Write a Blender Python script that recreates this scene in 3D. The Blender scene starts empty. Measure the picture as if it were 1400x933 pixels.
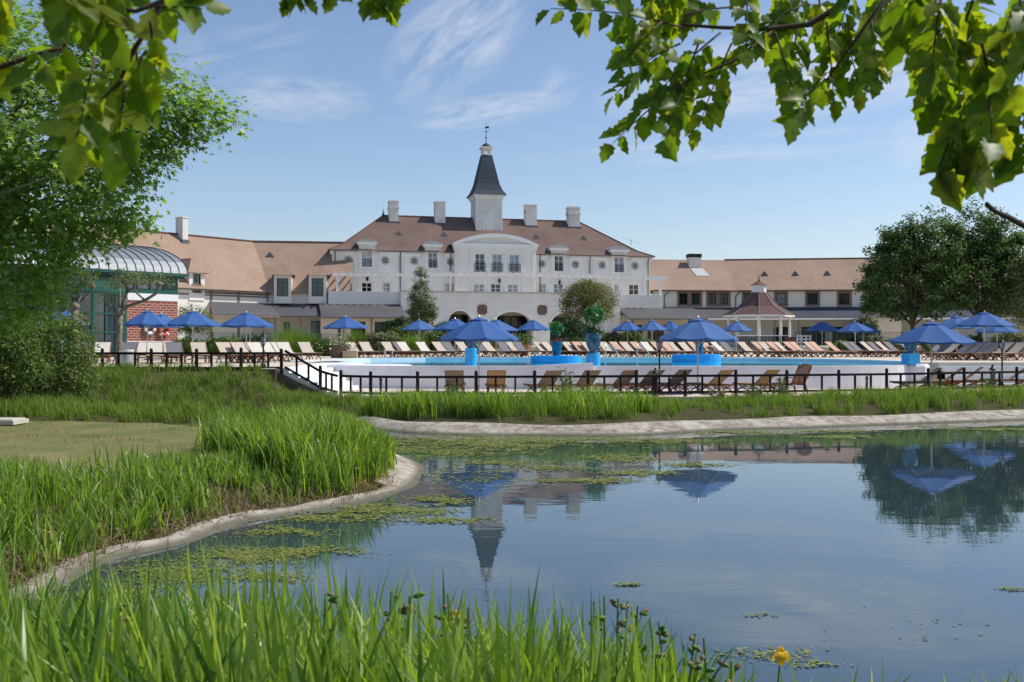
import bpy, bmesh, math, random
import numpy as np
from mathutils import Vector, Matrix, geometry
R = math.radians
C = bpy.context.scene.collection
SC = bpy.context.scene
random.seed(7)
RNG = np.random.default_rng(11)

# ------------------------------------------------------------------ camera, sky, sun, exposure
F, CX, HY, H = 1361.0, 700.0, 466.0, 2.60      # focal length in photo pixels, eye height over the pond
cam = bpy.data.cameras.new('camera'); camo = bpy.data.objects.new('camera', cam); C.objects.link(camo)
camo.location = (0, 0, H); camo.rotation_euler = (R(90), 0, 0)
cam.sensor_width = 36; cam.lens = 35.0; cam.shift_y = -.5/1400
cam.clip_start = 0.05; cam.clip_end = 6000
cam.dof.use_dof = True; cam.dof.focus_distance = 45; cam.dof.aperture_fstop = 8
SC.camera = camo

SUN_AZ, SUN_EL = R(11), R(50)                  # azimuth from +X towards +Y
S = Vector((math.cos(SUN_EL)*math.cos(SUN_AZ), math.cos(SUN_EL)*math.sin(SUN_AZ), math.sin(SUN_EL)))
sl = bpy.data.lights.new('sun', 'SUN'); sl.energy = 4.2; sl.angle = R(0.55); sl.color = (1, .94, .85)
so = bpy.data.objects.new('sun', sl); C.objects.link(so); so.rotation_euler = S.to_track_quat('Z', 'Y').to_euler()

w = bpy.data.worlds.new('World'); SC.world = w; w.use_nodes = True
nt = w.node_tree; N = nt.nodes; L = nt.links
bg = N['Background']; bg.inputs[1].default_value = 0.125
sky = N.new('ShaderNodeTexSky'); sky.sky_type = 'NISHITA'; sky.sun_disc = False
sky.sun_elevation = SUN_EL; sky.sun_rotation = R(90) - SUN_AZ
sky.air_density = 1.0; sky.dust_density = 0.7; sky.ozone_density = 2.0
tc = N.new('ShaderNodeTexCoord'); sep = N.new('ShaderNodeSeparateXYZ'); L.new(tc.outputs['Generated'], sep.inputs[0])
def mth(op, a, b=None, clamp=False):
    n = N.new('ShaderNodeMath'); n.operation = op; n.use_clamp = clamp
    for i, v in enumerate((a, b)):
        if v is None: continue
        if isinstance(v, (int, float)): n.inputs[i].default_value = v
        else: L.new(v, n.inputs[i])
    return n.outputs[0]
yy = mth('MAXIMUM', mth('ABSOLUTE', sep.outputs[1]), .05)
ga = mth('DIVIDE', sep.outputs[0], yy); gb = mth('DIVIDE', sep.outputs[2], yy)
def cloud(px, py, rx, ry, ang, sx, sy, thr, seed, amt):
    """thin cirrus around one direction of the sky"""
    a0, b0 = (px-CX)/F, (HY-py)/F; c, s = math.cos(ang), math.sin(ang)
    da = mth('SUBTRACT', ga, a0); db = mth('SUBTRACT', gb, b0)
    u = mth('ADD', mth('MULTIPLY', da, c), mth('MULTIPLY', db, s))
    v = mth('SUBTRACT', mth('MULTIPLY', db, c), mth('MULTIPLY', da, s))
    d2 = mth('ADD', mth('POWER', mth('ABSOLUTE', mth('DIVIDE', u, rx/F)), 2), mth('POWER', mth('ABSOLUTE', mth('DIVIDE', v, ry/F)), 2))
    m = mth('SUBTRACT', 1.0, d2, True)
    cb = N.new('ShaderNodeCombineXYZ'); L.new(mth('MULTIPLY', u, sx), cb.inputs[0]); L.new(mth('MULTIPLY', v, sy), cb.inputs[1]); cb.inputs[2].default_value = seed
    n = N.new('ShaderNodeTexNoise'); n.inputs['Scale'].default_value = 1; n.inputs['Detail'].default_value = 7; n.inputs['Roughness'].default_value = .6
    n.inputs['Distortion'].default_value = .35
    L.new(cb.outputs[0], n.inputs['Vector'])
    t = mth('MULTIPLY', mth('SUBTRACT', n.outputs[0], thr), 3.2, True)
    return mth('MULTIPLY', mth('MULTIPLY', t, m), amt)
cl = None
for a in [(625, 55, 130, 75, .75, 14, 40, .40, 1, .75), (410, 135, 110, 35, -.05, 16, 50, .38, 2, .6), (665, 152, 110, 25, .15, 16, 60, .37, 3, .7),
          (1130, 95, 330, 70, .13, 7, 34, .34, 4, .85), (1010, 200, 330, 26, .05, 9, 60, .4, 5, .4), (1265, 190, 60, 45, .4, 18, 40, .38, 6, .55),
          (760, 120, 40, 35, .5, 20, 40, .4, 7, .4), (300, 70, 160, 60, .2, 10, 40, .45, 8, .3)]:
    k = cloud(*a); cl = k if cl is None else mth('ADD', cl, k)
mx = N.new('ShaderNodeMix'); mx.data_type = 'RGBA'; L.new(mth('MINIMUM', cl, .8), mx.inputs[0])
tint = N.new('ShaderNodeMix'); tint.data_type = 'RGBA'; tint.blend_type = 'MULTIPLY'; tint.inputs[0].default_value = 1; tint.inputs[7].default_value = (.97, .95, .98, 1)
L.new(sky.outputs[0], tint.inputs[6]); L.new(tint.outputs[2], mx.inputs[6]); mx.inputs[7].default_value = (5.6, 5.9, 6.3, 1)
L.new(mx.outputs[2], bg.inputs[0])

SC.view_settings.view_transform = 'Standard'; SC.view_settings.look = 'None'
SC.view_settings.exposure = 0.2; SC.view_settings.gamma = 1; SC.view_settings.use_curve_mapping = False
SC.cycles.max_bounces = 6; SC.cycles.transparent_max_bounces = 6; SC.cycles.use_denoising = True
SC.cycles.caustics_reflective = False; SC.cycles.caustics_refractive = False

# ------------------------------------------------------------------ helpers
def P(px, py, Y): return Vector(((px-CX)/F*Y, Y, H+(HY-py)/F*Y))
def G(px, Y, z=0.0): return Vector(((px-CX)/F*Y, Y, z))
def lerp(x, xs, ys): return float(np.interp(x, xs, ys))

MATS = {}
def mat(name, col, rough=.7, var=.12, scale=3.0, spec=.3, metal=0, bump=0, bscale=30, col2=None, stretch=(1, 1, 1), trans=0):
    m = bpy.data.materials.new(name); m.use_nodes = True; t = m.node_tree; n = t.nodes; l = t.links
    b = n['Principled BSDF']; b.inputs['Roughness'].default_value = rough; b.inputs['Metallic'].default_value = metal
    b.inputs['Specular IOR Level'].default_value = spec
    tc = n.new('ShaderNodeTexCoord'); mp = n.new('ShaderNodeMapping'); mp.inputs['Scale'].default_value = stretch
    l.new(tc.outputs['Object'], mp.inputs[0])
    nz = n.new('ShaderNodeTexNoise'); nz.inputs['Scale'].default_value = scale; nz.inputs['Detail'].default_value = 6; nz.inputs['Roughness'].default_value = .62
    l.new(mp.outputs[0], nz.inputs['Vector'])
    rp = n.new('ShaderNodeValToRGB'); rp.color_ramp.elements[0].position = .3; rp.color_ramp.elements[1].position = .7
    c2 = col2 or tuple(min(1, c*(1+var)) for c in col); c1 = tuple(c*(1-var) for c in col) if col2 is None else col
    rp.color_ramp.elements[0].color = (*c1, 1); rp.color_ramp.elements[1].color = (*c2, 1)
    l.new(nz.outputs[0], rp.inputs[0]); l.new(rp.outputs[0], b.inputs['Base Color'])
    if bump:
        n2 = n.new('ShaderNodeTexNoise'); n2.inputs['Scale'].default_value = bscale; n2.inputs['Detail'].default_value = 4
        l.new(mp.outputs[0], n2.inputs['Vector'])
        bp = n.new('ShaderNodeBump'); bp.inputs['Strength'].default_value = bump; bp.inputs['Distance'].default_value = .05
        l.new(n2.outputs[0], bp.inputs['Height']); l.new(bp.outputs[0], b.inputs['Normal'])
    if trans:
        tr = n.new('ShaderNodeBsdfTranslucent'); l.new(rp.outputs[0], tr.inputs[0]); ms = n.new('ShaderNodeMixShader'); ms.inputs[0].default_value = trans
        l.new(b.outputs[0], ms.inputs[1]); l.new(tr.outputs[0], ms.inputs[2]); l.new(ms.outputs[0], n['Material Output'].inputs[0])
    MATS[name] = m; return m

def leafmat(name, cols, trans=.4, rough=.5, spec=.35, tcol=(1.25, 1.35, .55), patch=None):
    """foliage: every leaf (mesh island) takes its own shade between COLS"""
    m = bpy.data.materials.new(name); m.use_nodes = True; t = m.node_tree; n = t.nodes; l = t.links
    b = n['Principled BSDF']; b.inputs['Roughness'].default_value = rough; b.inputs['Specular IOR Level'].default_value = spec
    g = n.new('ShaderNodeNewGeometry'); rp = n.new('ShaderNodeValToRGB'); el = rp.color_ramp.elements
    while len(el) < len(cols): el.new(.5)
    for i, c in enumerate(cols): el[i].position = i/(len(cols)-1); el[i].color = (*c, 1)
    l.new(g.outputs['Random Per Island'], rp.inputs[0]); out = rp.outputs[0]
    if patch:
        tcn = n.new('ShaderNodeTexCoord'); nz = n.new('ShaderNodeTexNoise'); nz.inputs['Scale'].default_value = patch[0]; nz.inputs['Detail'].default_value = 3
        l.new(tcn.outputs['Object'], nz.inputs['Vector'])
        r2 = n.new('ShaderNodeValToRGB'); r2.color_ramp.elements[0].position = .45; r2.color_ramp.elements[1].position = .68
        l.new(nz.outputs[0], r2.inputs[0])
        mxx = n.new('ShaderNodeMix'); mxx.data_type = 'RGBA'; l.new(r2.outputs[0], mxx.inputs[0]); l.new(out, mxx.inputs[6]); mxx.inputs[7].default_value = (*patch[1], 1)
        out = mxx.outputs[2]
    l.new(out, b.inputs['Base Color'])
    tr = n.new('ShaderNodeBsdfTranslucent'); mu = n.new('ShaderNodeMix'); mu.data_type = 'RGBA'; mu.blend_type = 'MULTIPLY'; mu.inputs[0].default_value = 1
    l.new(out, mu.inputs[6]); mu.inputs[7].default_value = (*tcol, 1); l.new(mu.outputs[2], tr.inputs[0])
    ms = n.new('ShaderNodeMixShader'); ms.inputs[0].default_value = trans
    l.new(b.outputs[0], ms.inputs[1]); l.new(tr.outputs[0], ms.inputs[2]); l.new(ms.outputs[0], n['Material Output'].inputs[0])
    MATS[name] = m; return m

class MB:
    """collects shapes, builds them as ONE mesh object"""
    def __init__(s, tr=None): s.v = []; s.f = []; s.tr = tr
    def add(s, vs, fs):
        o = len(s.v)
        for p in vs:
            p = Vector(p); s.v.append(tuple(s.tr @ p) if s.tr else tuple(p))
        s.f += [tuple(i+o for i in f) for f in fs]; return s
    def box(s, x0, x1, y0, y1, z0, z1):
        v = [(x0, y0, z0), (x1, y0, z0), (x1, y1, z0), (x0, y1, z0), (x0, y0, z1), (x1, y0, z1), (x1, y1, z1), (x0, y1, z1)]
        return s.add(v, [(3, 2, 1, 0), (4, 5, 6, 7), (0, 1, 5, 4), (1, 2, 6, 5), (2, 3, 7, 6), (3, 0, 4, 7)])
    def poly(s, vs): return s.add(vs, [tuple(range(len(vs)))])
    def prism(s, pts, z0, z1):
        """plan polygon pts (ccw) from z0 to z1"""
        n = len(pts); v = [(p[0], p[1], z0) for p in pts]+[(p[0], p[1], z1) for p in pts]
        return s.add(v, [tuple(range(n))[::-1], tuple(range(n, 2*n))]+[(i, (i+1) % n, n+(i+1) % n, n+i) for i in range(n)])
    def prismv(s, pts, v0, v1):
        """elevation polygon pts (u,w) from depth v0 (front) to v1 (back)"""
        n = len(pts); v = [(p[0], v0, p[1]) for p in pts]+[(p[0], v1, p[1]) for p in pts]
        return s.add(v, [tuple(range(n)), tuple(range(n, 2*n))[::-1]]+[((i+1) % n, i, n+i, n+(i+1) % n) for i in range(n)])
    def tube(s, pts, rad, n=6, cap=True):
        pts = [Vector(p) for p in pts]; rs = rad if isinstance(rad, (list, tuple)) else [rad]*len(pts)
        vs = []; fs = []; m = len(pts); ref = Vector((0, 0, 1))
        for i, p in enumerate(pts):
            d = (pts[min(i+1, m-1)]-pts[max(i-1, 0)]); d = d.normalized() if d.length > 1e-9 else Vector((0, 0, 1))
            a = d.cross(ref if abs(d.dot(ref)) < .97 else Vector((1, 0, 0))).normalized(); b = d.cross(a)
            for k in range(n):
                t = 2*math.pi*k/n; vs.append(p+(a*math.cos(t)+b*math.sin(t))*rs[i])
        for i in range(m-1):
            for k in range(n):
                fs.append((i*n+k, i*n+(k+1) % n, (i+1)*n+(k+1) % n, (i+1)*n+k))
        if cap: fs += [tuple(range(n))[::-1], tuple(range((m-1)*n, m*n))]
        return s.add(vs, fs)
    def lathe(s, prof, n=16, c=(0, 0, 0), closed=True):
        vs = []; fs = []; m = len(prof)
        for r, z in prof:
            for k in range(n):
                t = 2*math.pi*k/n; vs.append((c[0]+r*math.cos(t), c[1]+r*math.sin(t), c[2]+z))
        for i in range(m-1):
            for k in range(n): fs.append((i*n+k, i*n+(k+1) % n, (i+1)*n+(k+1) % n, (i+1)*n+k))
        if closed: fs += [tuple(range(n))[::-1], tuple(range((m-1)*n, m*n))]
        return s.add(vs, fs)
    def bar(s, a, b, w, h):
        """rectangular bar from a to b, width w (sideways), height h"""
        a, b = Vector(a), Vector(b); d = (b-a).normalized(); up = Vector((0, 0, 1)) if abs(d.z) < .95 else Vector((0, 1, 0))
        x = d.cross(up).normalized()*w/2; y = x.cross(d).normalized()*h/2
        v = [a-x-y, a+x-y, a+x+y, a-x+y, b-x-y, b+x-y, b+x+y, b-x+y]
        return s.add(v, [(0, 1, 2, 3), (7, 6, 5, 4), (0, 4, 5, 1), (1, 5, 6, 2), (2, 6, 7, 3), (3, 7, 4, 0)])
    def build(s, name, m, parent=None, loc=None, smooth=False, fix=True):
        me = bpy.data.meshes.new(name); me.from_pydata(s.v, [], s.f); me.update()
        if fix:
            bm = bmesh.new(); bm.from_mesh(me); bmesh.ops.recalc_face_normals(bm, faces=bm.faces); bm.to_mesh(me); bm.free()
        if smooth:
            me.polygons.foreach_set('use_smooth', [True]*len(me.polygons))
        me.materials.append(m); o = bpy.data.objects.new(name, me); C.objects.link(o)
        if loc is not None: o.location = loc
        if parent: o.parent = parent
        return o

def tag(o, label=None, cat=None, group=None, kind=None):
    if label: o['label'] = label
    if cat: o['category'] = cat
    if group: o['group'] = group
    if kind: o['kind'] = kind
    return o
def empty(name, loc, rz=0, label=None, cat=None, group=None):
    o = bpy.data.objects.new(name, None); C.objects.link(o); o.location = loc; o.rotation_euler = (0, 0, rz); o.empty_display_size = .2
    return tag(o, label, cat, group)
def dup(root, loc=None, rz=None, label=None, group=None, scale=None, mats=None):
    """copy of a thing with its parts; MATS {part: material} is bound to the copy only"""
    r = root.copy(); C.objects.link(r)
    if loc is not None: r.location = loc
    if rz is not None: r.rotation_euler = (0, 0, rz)
    if scale: r.scale = (scale,)*3
    if label: r['label'] = label
    if group: r['group'] = group
    for ch in list(root.children):
        c = ch.copy(); C.objects.link(c); c.parent = r
        setm(c, mats)
        for g in list(ch.children):
            d = g.copy(); C.objects.link(d); d.parent = c; setm(d, mats)
    return r
def setm(o, mats):
    b = o.name.split('.')[0]
    if mats and b in mats:
        o.material_slots[0].link = 'OBJECT'; o.material_slots[0].material = mats[b]
    elif o.type == 'MESH' and o.material_slots and o.material_slots[0].link == 'OBJECT':
        pass

def npmesh(name, verts, faces_idx, face_len, m, parent=None, smooth=False):
    """mesh from numpy: VERTS (n,3), flat loop indices, loops per face"""
    me = bpy.data.meshes.new(name); me.vertices.add(len(verts)); me.vertices.foreach_set('co', np.asarray(verts, np.float32).ravel())
    me.loops.add(len(faces_idx)); me.loops.foreach_set('vertex_index', np.asarray(faces_idx, np.int32))
    face_len = np.asarray(face_len, np.int32); me.polygons.add(len(face_len))
    me.polygons.foreach_set('loop_start', np.concatenate([[0], np.cumsum(face_len)[:-1]]).astype(np.int32))
    if smooth: me.polygons.foreach_set('use_smooth', np.ones(len(face_len), bool))
    me.update(calc_edges=True); me.materials.append(m)
    o = bpy.data.objects.new(name, me); C.objects.link(o)
    if parent: o.parent = parent
    return o

def unit(a): return a/np.maximum(np.linalg.norm(a, axis=-1, keepdims=True), 1e-9)
def star(n=5, r0=.42, tail=.9):
    pts = []
    for i in range(n):
        t = math.pi*2*(i+.5)/n-math.pi/2
        pts.append((math.cos(t-math.pi/n)*r0, math.sin(t-math.pi/n)*r0)); pts.append((math.cos(t), math.sin(t)))
    return np.array(pts)*.5
OVAL = np.array([(0, -.5), (.22, -.25), (.27, .05), (.16, .32), (0, .5), (-.16, .32), (-.27, .05), (-.22, -.25)])
DIAM = np.array([(0, -.5), (.25, 0), (0, .5), (-.25, 0)])
THIN = np.array([(0, -.5), (.09, 0), (0, .5), (-.09, 0)])
def leaves(name, cen, size, shape, m, parent=None, up=.6, curl=.25, outdir=None, rng=RNG):
    n = len(cen); k = len(shape); cen = np.asarray(cen); size = np.broadcast_to(np.asarray(size, float), (n,))
    nr = rng.normal(size=(n, 3)); nr = unit(nr)*.8; nr[:, 2] += up
    if outdir is not None: nr += outdir
    nr = unit(nr); t = unit(np.cross(nr, rng.normal(size=(n, 3)))); b = np.cross(nr, t)
    sx = shape[:, 0][None, :, None]; sy = shape[:, 1][None, :, None]
    v = cen[:, None, :]+size[:, None, None]*(sx*t[:, None, :]+sy*b[:, None, :]-curl*(sy*sy+sx*sx)*nr[:, None, :])
    return npmesh(name, v.reshape(-1, 3), np.arange(n*k), np.full(n, k), m, parent)
def blades(name, base, h, lean, width, m, seg=4, rng=RNG, parent=None, droop=.35):
    """grass / reed blades: lean (n,2) sideways reach as a share of the height"""
    n = len(base); base = np.asarray(base, float); h = np.broadcast_to(np.asarray(h, float), (n,)); width = np.broadcast_to(np.asarray(width, float), (n,))
    az = rng.uniform(0, 2*np.pi, n); wd = np.stack([np.cos(az), np.sin(az), np.zeros(n)], 1)
    rows = []; ln = np.linalg.norm(lean, axis=1)
    for i in range(seg+1):
        t = i/seg
        c = base.copy(); c[:, :2] += lean*(h*t**1.9)[:, None]; c[:, 2] += h*(t-droop*ln*t**3)
        ww = width*(1-t**2.2)*(.75+.5*min(t*2, 1)*.5)
        if i < seg: rows += [c-wd*ww[:, None]/2, c+wd*ww[:, None]/2]
        else: rows += [c]
    k = 2*seg+1; v = np.stack(rows, 1).reshape(-1, 3); off = (np.arange(n)*k)[:, None]
    quads = []
    for i in range(seg-1): quads.append([2*i, 2*i+1, 2*i+3, 2*i+2])
    q = np.array(quads).reshape(-1); tri = np.array([2*seg-2, 2*seg-1, 2*seg])
    idx = np.concatenate([np.broadcast_to(q, (n, len(q)))+off, np.broadcast_to(tri, (n, 3))+off], 1).ravel()
    return npmesh(name, v, idx, np.tile(np.array([4]*(seg-1)+[3]), n), m, parent, smooth=True)
def inpoly(px, py, poly):
    px = np.asarray(px); py = np.asarray(py); r = np.zeros(px.shape, bool); n = len(poly)
    for i in range(n):
        x1, y1 = poly[i][:2]; x2, y2 = poly[(i+1) % n][:2]
        c = ((y1 > py) != (y2 > py)) & (px < (x2-x1)*(py-y1)/((y2-y1) or 1e-12)+x1); r ^= c
    return r
def pdist(px, py, poly, closed=True):
    px = np.asarray(px, float); py = np.asarray(py, float); d = np.full(px.shape, 1e9); n = len(poly)
    for i in range(n if closed else n-1):
        x1, y1 = poly[i][:2]; x2, y2 = poly[(i+1) % n][:2]; dx, dy = x2-x1, y2-y1
        t = np.clip(((px-x1)*dx+(py-y1)*dy)/(dx*dx+dy*dy+1e-12), 0, 1)
        d = np.minimum(d, np.hypot(px-x1-t*dx, py-y1-t*dy))
    return d
def smooth_loop(pts, sub=4, closed=True):
    out = []; n = len(pts)
    for i in range(n if closed else n-1):
        g = lambda j: Vector(pts[j % n][:2]) if closed else Vector(pts[max(0, min(n-1, j))][:2])
        p0, p1, p2, p3 = g(i-1), g(i), g(i+1), g(i+2)
        for k in range(sub):
            t = k/sub; out.append(tuple(.5*((2*p1)+(p2-p0)*t+(2*p0-5*p1+4*p2-p3)*t*t+(3*p1-p0-3*p2+p3)*t**3)))
    if not closed: out.append(tuple(pts[-1][:2]))
    return out
def plate(name, outer, holes, z0, z1, m, parent=None):
    """slab of a plan outline with holes, from z0 up to z1"""
    cu = bpy.data.curves.new('outline', 'CURVE'); cu.dimensions = '2D'; cu.fill_mode = 'BOTH'
    for ring in [outer]+holes:
        sp = cu.splines.new('POLY'); sp.points.add(len(ring)-1); sp.use_cyclic_u = True
        for p, q in zip(sp.points, ring): p.co = (q[0], q[1], 0, 1)
    cu.extrude = (z1-z0)/2
    o = bpy.data.objects.new('outline', cu); C.objects.link(o); dg = bpy.context.evaluated_depsgraph_get()
    me = bpy.data.meshes.new_from_object(o.evaluated_get(dg)); C.objects.unlink(o); bpy.data.objects.remove(o)
    me.materials.clear(); me.materials.append(m); me.name = name
    r = bpy.data.objects.new(name, me); C.objects.link(r); r.location = (0, 0, (z0+z1)/2)
    if parent: r.parent = parent
    return r
def strip_wall(mb, path, z0, z1, th, batter=0.0):
    """a wall of thickness th to the left of the path; z1 may be a list"""
    n = len(path); path = [Vector(p[:2]) for p in path]; zs = z1 if isinstance(z1, (list, tuple)) else [z1]*n
    vs = []; fs = []
    for i, p in enumerate(path):
        d = (path[min(i+1, n-1)]-path[max(i-1, 0)]).normalized(); nrm = Vector((-d.y, d.x))
        o = p-nrm*batter; q = p+nrm*th
        vs += [(o.x, o.y, z0), (p.x, p.y, zs[i]), (q.x, q.y, zs[i]), (q.x, q.y, z0)]
    for i in range(n-1):
        for k in range(4): fs.append((i*4+k, i*4+(k+1) % 4, (i+1)*4+(k+1) % 4, (i+1)*4+k))
    fs += [(0, 1, 2, 3), tuple((n-1)*4+k for k in (3, 2, 1, 0))]
    return mb.add(vs, fs)
ORD = ['first', 'second', 'third', 'fourth', 'fifth', 'sixth', 'seventh', 'eighth', 'ninth', 'tenth', 'eleventh', 'twelfth', 'thirteenth', 'fourteenth', 'fifteenth', 'sixteenth', 'seventeenth', 'eighteenth', 'nineteenth', 'twentieth']
def ordw(i):
    if i < 20: return ORD[i]
    if i == 29: return 'thirtieth'
    if i == 39: return 'fortieth'
    return ('twenty', 'thirty', 'forty')[(i+1)//10-2]+'-'+ORD[i % 10]

# ------------------------------------------------------------------ materials
M = {}
M['stucco'] = mat('stucco', (.80, .77, .71), .9, .06, .9, .15, bump=.15, bscale=8, stretch=(1, 1, .3))
M['stucco2'] = mat('stucco_arcade', (.72, .72, .70), .9, .06, .4, .15, bump=.15, bscale=8)
M['stucco_wing'] = mat('stucco_wing', (.76, .74, .68), .9, .06, .5, .15)
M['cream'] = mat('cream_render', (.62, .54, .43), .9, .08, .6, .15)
M['trim'] = mat('white_trim', (.8, .8, .79), .6, .04, 1, .3)
M['whitepaint'] = mat('white_paint', (.8, .8, .8), .5, .04, .6, .3)
M['pooltile'] = mat('pool_white', (.70, .71, .73), .55, 0, 1.6, .3, col2=(.83, .84, .85), stretch=(1, 1, .22))
M['greystone'] = mat('grey_stone', (.42, .42, .41), .85, .12, 1.5)
M['earth_in_shadow'] = mat('shadow_brown_earth', (.13, .105, .08), .95, .35, 2, bump=.3)  # earth brown, darkened to hold the shadow below the deck edge
M['chim'] = mat('chimney_render', (.72, .70, .66), .9, .1, 1.2)
M['glass'] = mat('window_glass', (.03, .045, .06), .06, .2, .6, .9)
M['glassdark'] = mat('dark_glass', (.008, .012, .014), .08, .2, .6, .6)
M['curtain'] = mat('curtained_glass', (.24, .27, .31), .12, .6, 1.2, .6, stretch=(2, 1, .4))
M['curtain_pale'] = mat('pale_curtained_glass', (.42, .44, .46), .15, .3, 1.5, .6, stretch=(2, 1, .4))
M['darkroom'] = mat('unlit_room', (.006, .006, .006), .9)
M['iron'] = mat('black_iron', (.012, .012, .014), .5, .1, 5, .4)
M['pipe'] = mat('zinc_pipe', (.12, .13, .14), .5, .1, 3)
M['greenmetal'] = mat('green_metal', (.008, .085, .06), .4, .15, 2, .5)
M['greenframe'] = mat('green_window_frame', (.008, .075, .07), .45, .15, 2, .5)
M['zinc'] = mat('zinc_roof', (.27, .29, .31), .42, .1, .8, .5, metal=.35)
M['seam'] = mat('zinc_seam', (.09, .10, .11), .5)
M['timber'] = mat('weathered_timber', (.20, .16, .14), .85, .15, 4)
M['gutter'] = mat('gutter', (.09, .08, .075), .6)
M['plaque'] = mat('brick_plaque', (.16, .10, .085), .9, .2, 6)
M['brown_surround'] = mat('brick_surround', (.26, .16, .13), .9, .15, 6)
M['fence'] = mat('dark_stained_wood', (.020, .012, .010), .65, .25, 6, .3)
M['teak'] = mat('teak', (.20, .085, .04), .6, .25, 8, .3, stretch=(1, 1, 6))
M['copper'] = mat('red_teak', (.44, .27, .19), .55, .15, 8, .3)
M['tan'] = mat('tan_sling', (.50, .41, .31), .8, .06, 4, trans=.3)
M['sand'] = mat('sand_sling', (.62, .55, .46), .8, .06, 4, trans=.25)
M['cream_sling'] = mat('cream_sling', (.72, .69, .62), .8, .05, 4, trans=.25)
M['grey_sling'] = mat('grey_sling', (.20, .21, .23), .8, .06, 4, trans=.2)
M['shaded_tan_sling'] = mat('shaded_tan_sling', (.36, .30, .24), .8, .06, 4, trans=.4)  # tan sling darkened: shade on the fence loungers is in the colour
M['sunlit_tan_sling'] = mat('sunlit_tan_sling', (.50, .37, .23), .8, .06, 4, trans=.5)  # same sling in a lighter tan, sunlight put into the colour
M['canopy'] = mat('blue_canvas', (.048, .122, .33), .75, .08, 2, .2, trans=.12)
M['canopy_faded'] = mat('faded_blue_canvas', (.066, .148, .35), .78, .10, 2, .2, trans=.12)
M['alu'] = mat('aluminium', (.62, .62, .60), .35, .05, 4, .5, metal=.3)
M['urn'] = mat('blue_glaze', (.012, .10, .19), .12, .35, 5, .7)
M['bluepaint'] = mat('bright_blue_paint', (.04, .40, .80), .4, .08, 2, .4)
M['terracotta'] = mat('terracotta', (.38, .14, .08), .8, .15, 5)
M['concrete'] = mat('pale_concrete', (.50, .47, .42), .9, .12, 2, bump=.2)
M['paving'] = mat('pink_paving', (.60, .50, .43), .85, .1, 1.2, bump=.1)
M['paving_up'] = mat('sand_paving', (.55, .48, .38), .85, .1, .8, bump=.1)
M['bin'] = mat('brushed_steel', (.45, .46, .47), .35, .08, 6, .5, metal=.6)
M['red'] = mat('red_orange_plastic', (.62, .05, .02), .4, .1)
M['lantern_glass'] = mat('lantern_glass', (.35, .40, .45), .1, .1, 3, .8)
M['bark'] = mat('bark', (.11, .085, .065), .95, .35, 7, .2, bump=.8, bscale=14, stretch=(1, 1, .3))
M['barkpale'] = mat('pale_bark', (.22, .19, .15), .95, .35, 6, .2, bump=.6, bscale=12)
M['twig'] = mat('twig_bark', (.07, .045, .03), .9, .3, 20)
M['green_stalk'] = mat('green_stalk', (.10, .20, .03), .6, .2, 8)
M['seed'] = mat('dry_seed_pod', (.16, .13, .07), .8, .5, 30)
M['petal'] = mat('yellow_petal', (.80, .50, .02), .5, .1, 20, trans=.3)
M['trellis'] = mat('pale_trellis', (.55, .43, .28), .8, .1)
M['blossom'] = mat('pale_blossom', (.75, .62, .58), .8, .15)
def rooftile(name, c1, c2, dark):
    m = mat(name, c1, .85, 0, .35, .2, col2=c2); t = m.node_tree; n = t.nodes; l = t.links; b = n['Principled BSDF']
    rp = b.inputs['Base Color'].links[0].from_socket; tc = n['Texture Coordinate']
    sp = n.new('ShaderNodeSeparateXYZ'); l.new(tc.outputs['Object'], sp.inputs[0])
    # courses of tiles: rows by height, tiles along the eaves shift shade one by one
    wv = n.new('ShaderNodeMath'); wv.operation = 'PINGPONG'; wv.inputs[1].default_value = .09; l.new(sp.outputs[2], wv.inputs[0])
    sc = n.new('ShaderNodeMath'); sc.operation = 'MULTIPLY'; sc.inputs[1].default_value = 11; l.new(wv.outputs[0], sc.inputs[0])
    n3 = n.new('ShaderNodeTexNoise'); n3.inputs['Scale'].default_value = 4.5; n3.inputs['Detail'].default_value = 3; l.new(tc.outputs['Object'], n3.inputs['Vector'])
    r3 = n.new('ShaderNodeValToRGB'); r3.color_ramp.elements[0].position = .38; r3.color_ramp.elements[1].position = .62; l.new(n3.outputs[0], r3.inputs[0])
    m1 = n.new('ShaderNodeMix'); m1.data_type = 'RGBA'; m1.blend_type = 'MIX'; l.new(rp, m1.inputs[6]); m1.inputs[7].default_value = (*dark, 1)
    f = n.new('ShaderNodeMath'); f.operation = 'MULTIPLY'; f.inputs[1].default_value = .38; l.new(r3.outputs[0], f.inputs[0]); l.new(f.outputs[0], m1.inputs[0])
    bp = n.new('ShaderNodeBump'); bp.inputs['Strength'].default_value = .5; bp.inputs['Distance'].default_value = .03; l.new(sc.outputs[0], bp.inputs['Height'])
    l.new(bp.outputs[0], b.inputs['Normal']); l.new(m1.outputs[2], b.inputs['Base Color']); return m
M['tile_main'] = rooftile('brown_roof_tiles', (.145, .098, .083), (.20, .138, .116), (.10, .07, .063))
M['tile_wing'] = rooftile('tan_roof_tiles', (.295, .205, .152), (.38, .27, .205), (.225, .155, .115))
M['tile_gaz'] = rooftile('red_brown_tiles', (.13, .075, .066), (.175, .10, .088), (.10, .056, .05))
M['slate'] = rooftile('blue_slate', (.05, .062, .085), (.075, .09, .12), (.035, .044, .062))  # blue slate, darkened for the shade on the right wing's lean-to
M['slate_low'] = rooftile('weathered_slate', (.085, .086, .092), (.125, .123, .125), (.06, .062, .07))
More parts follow.
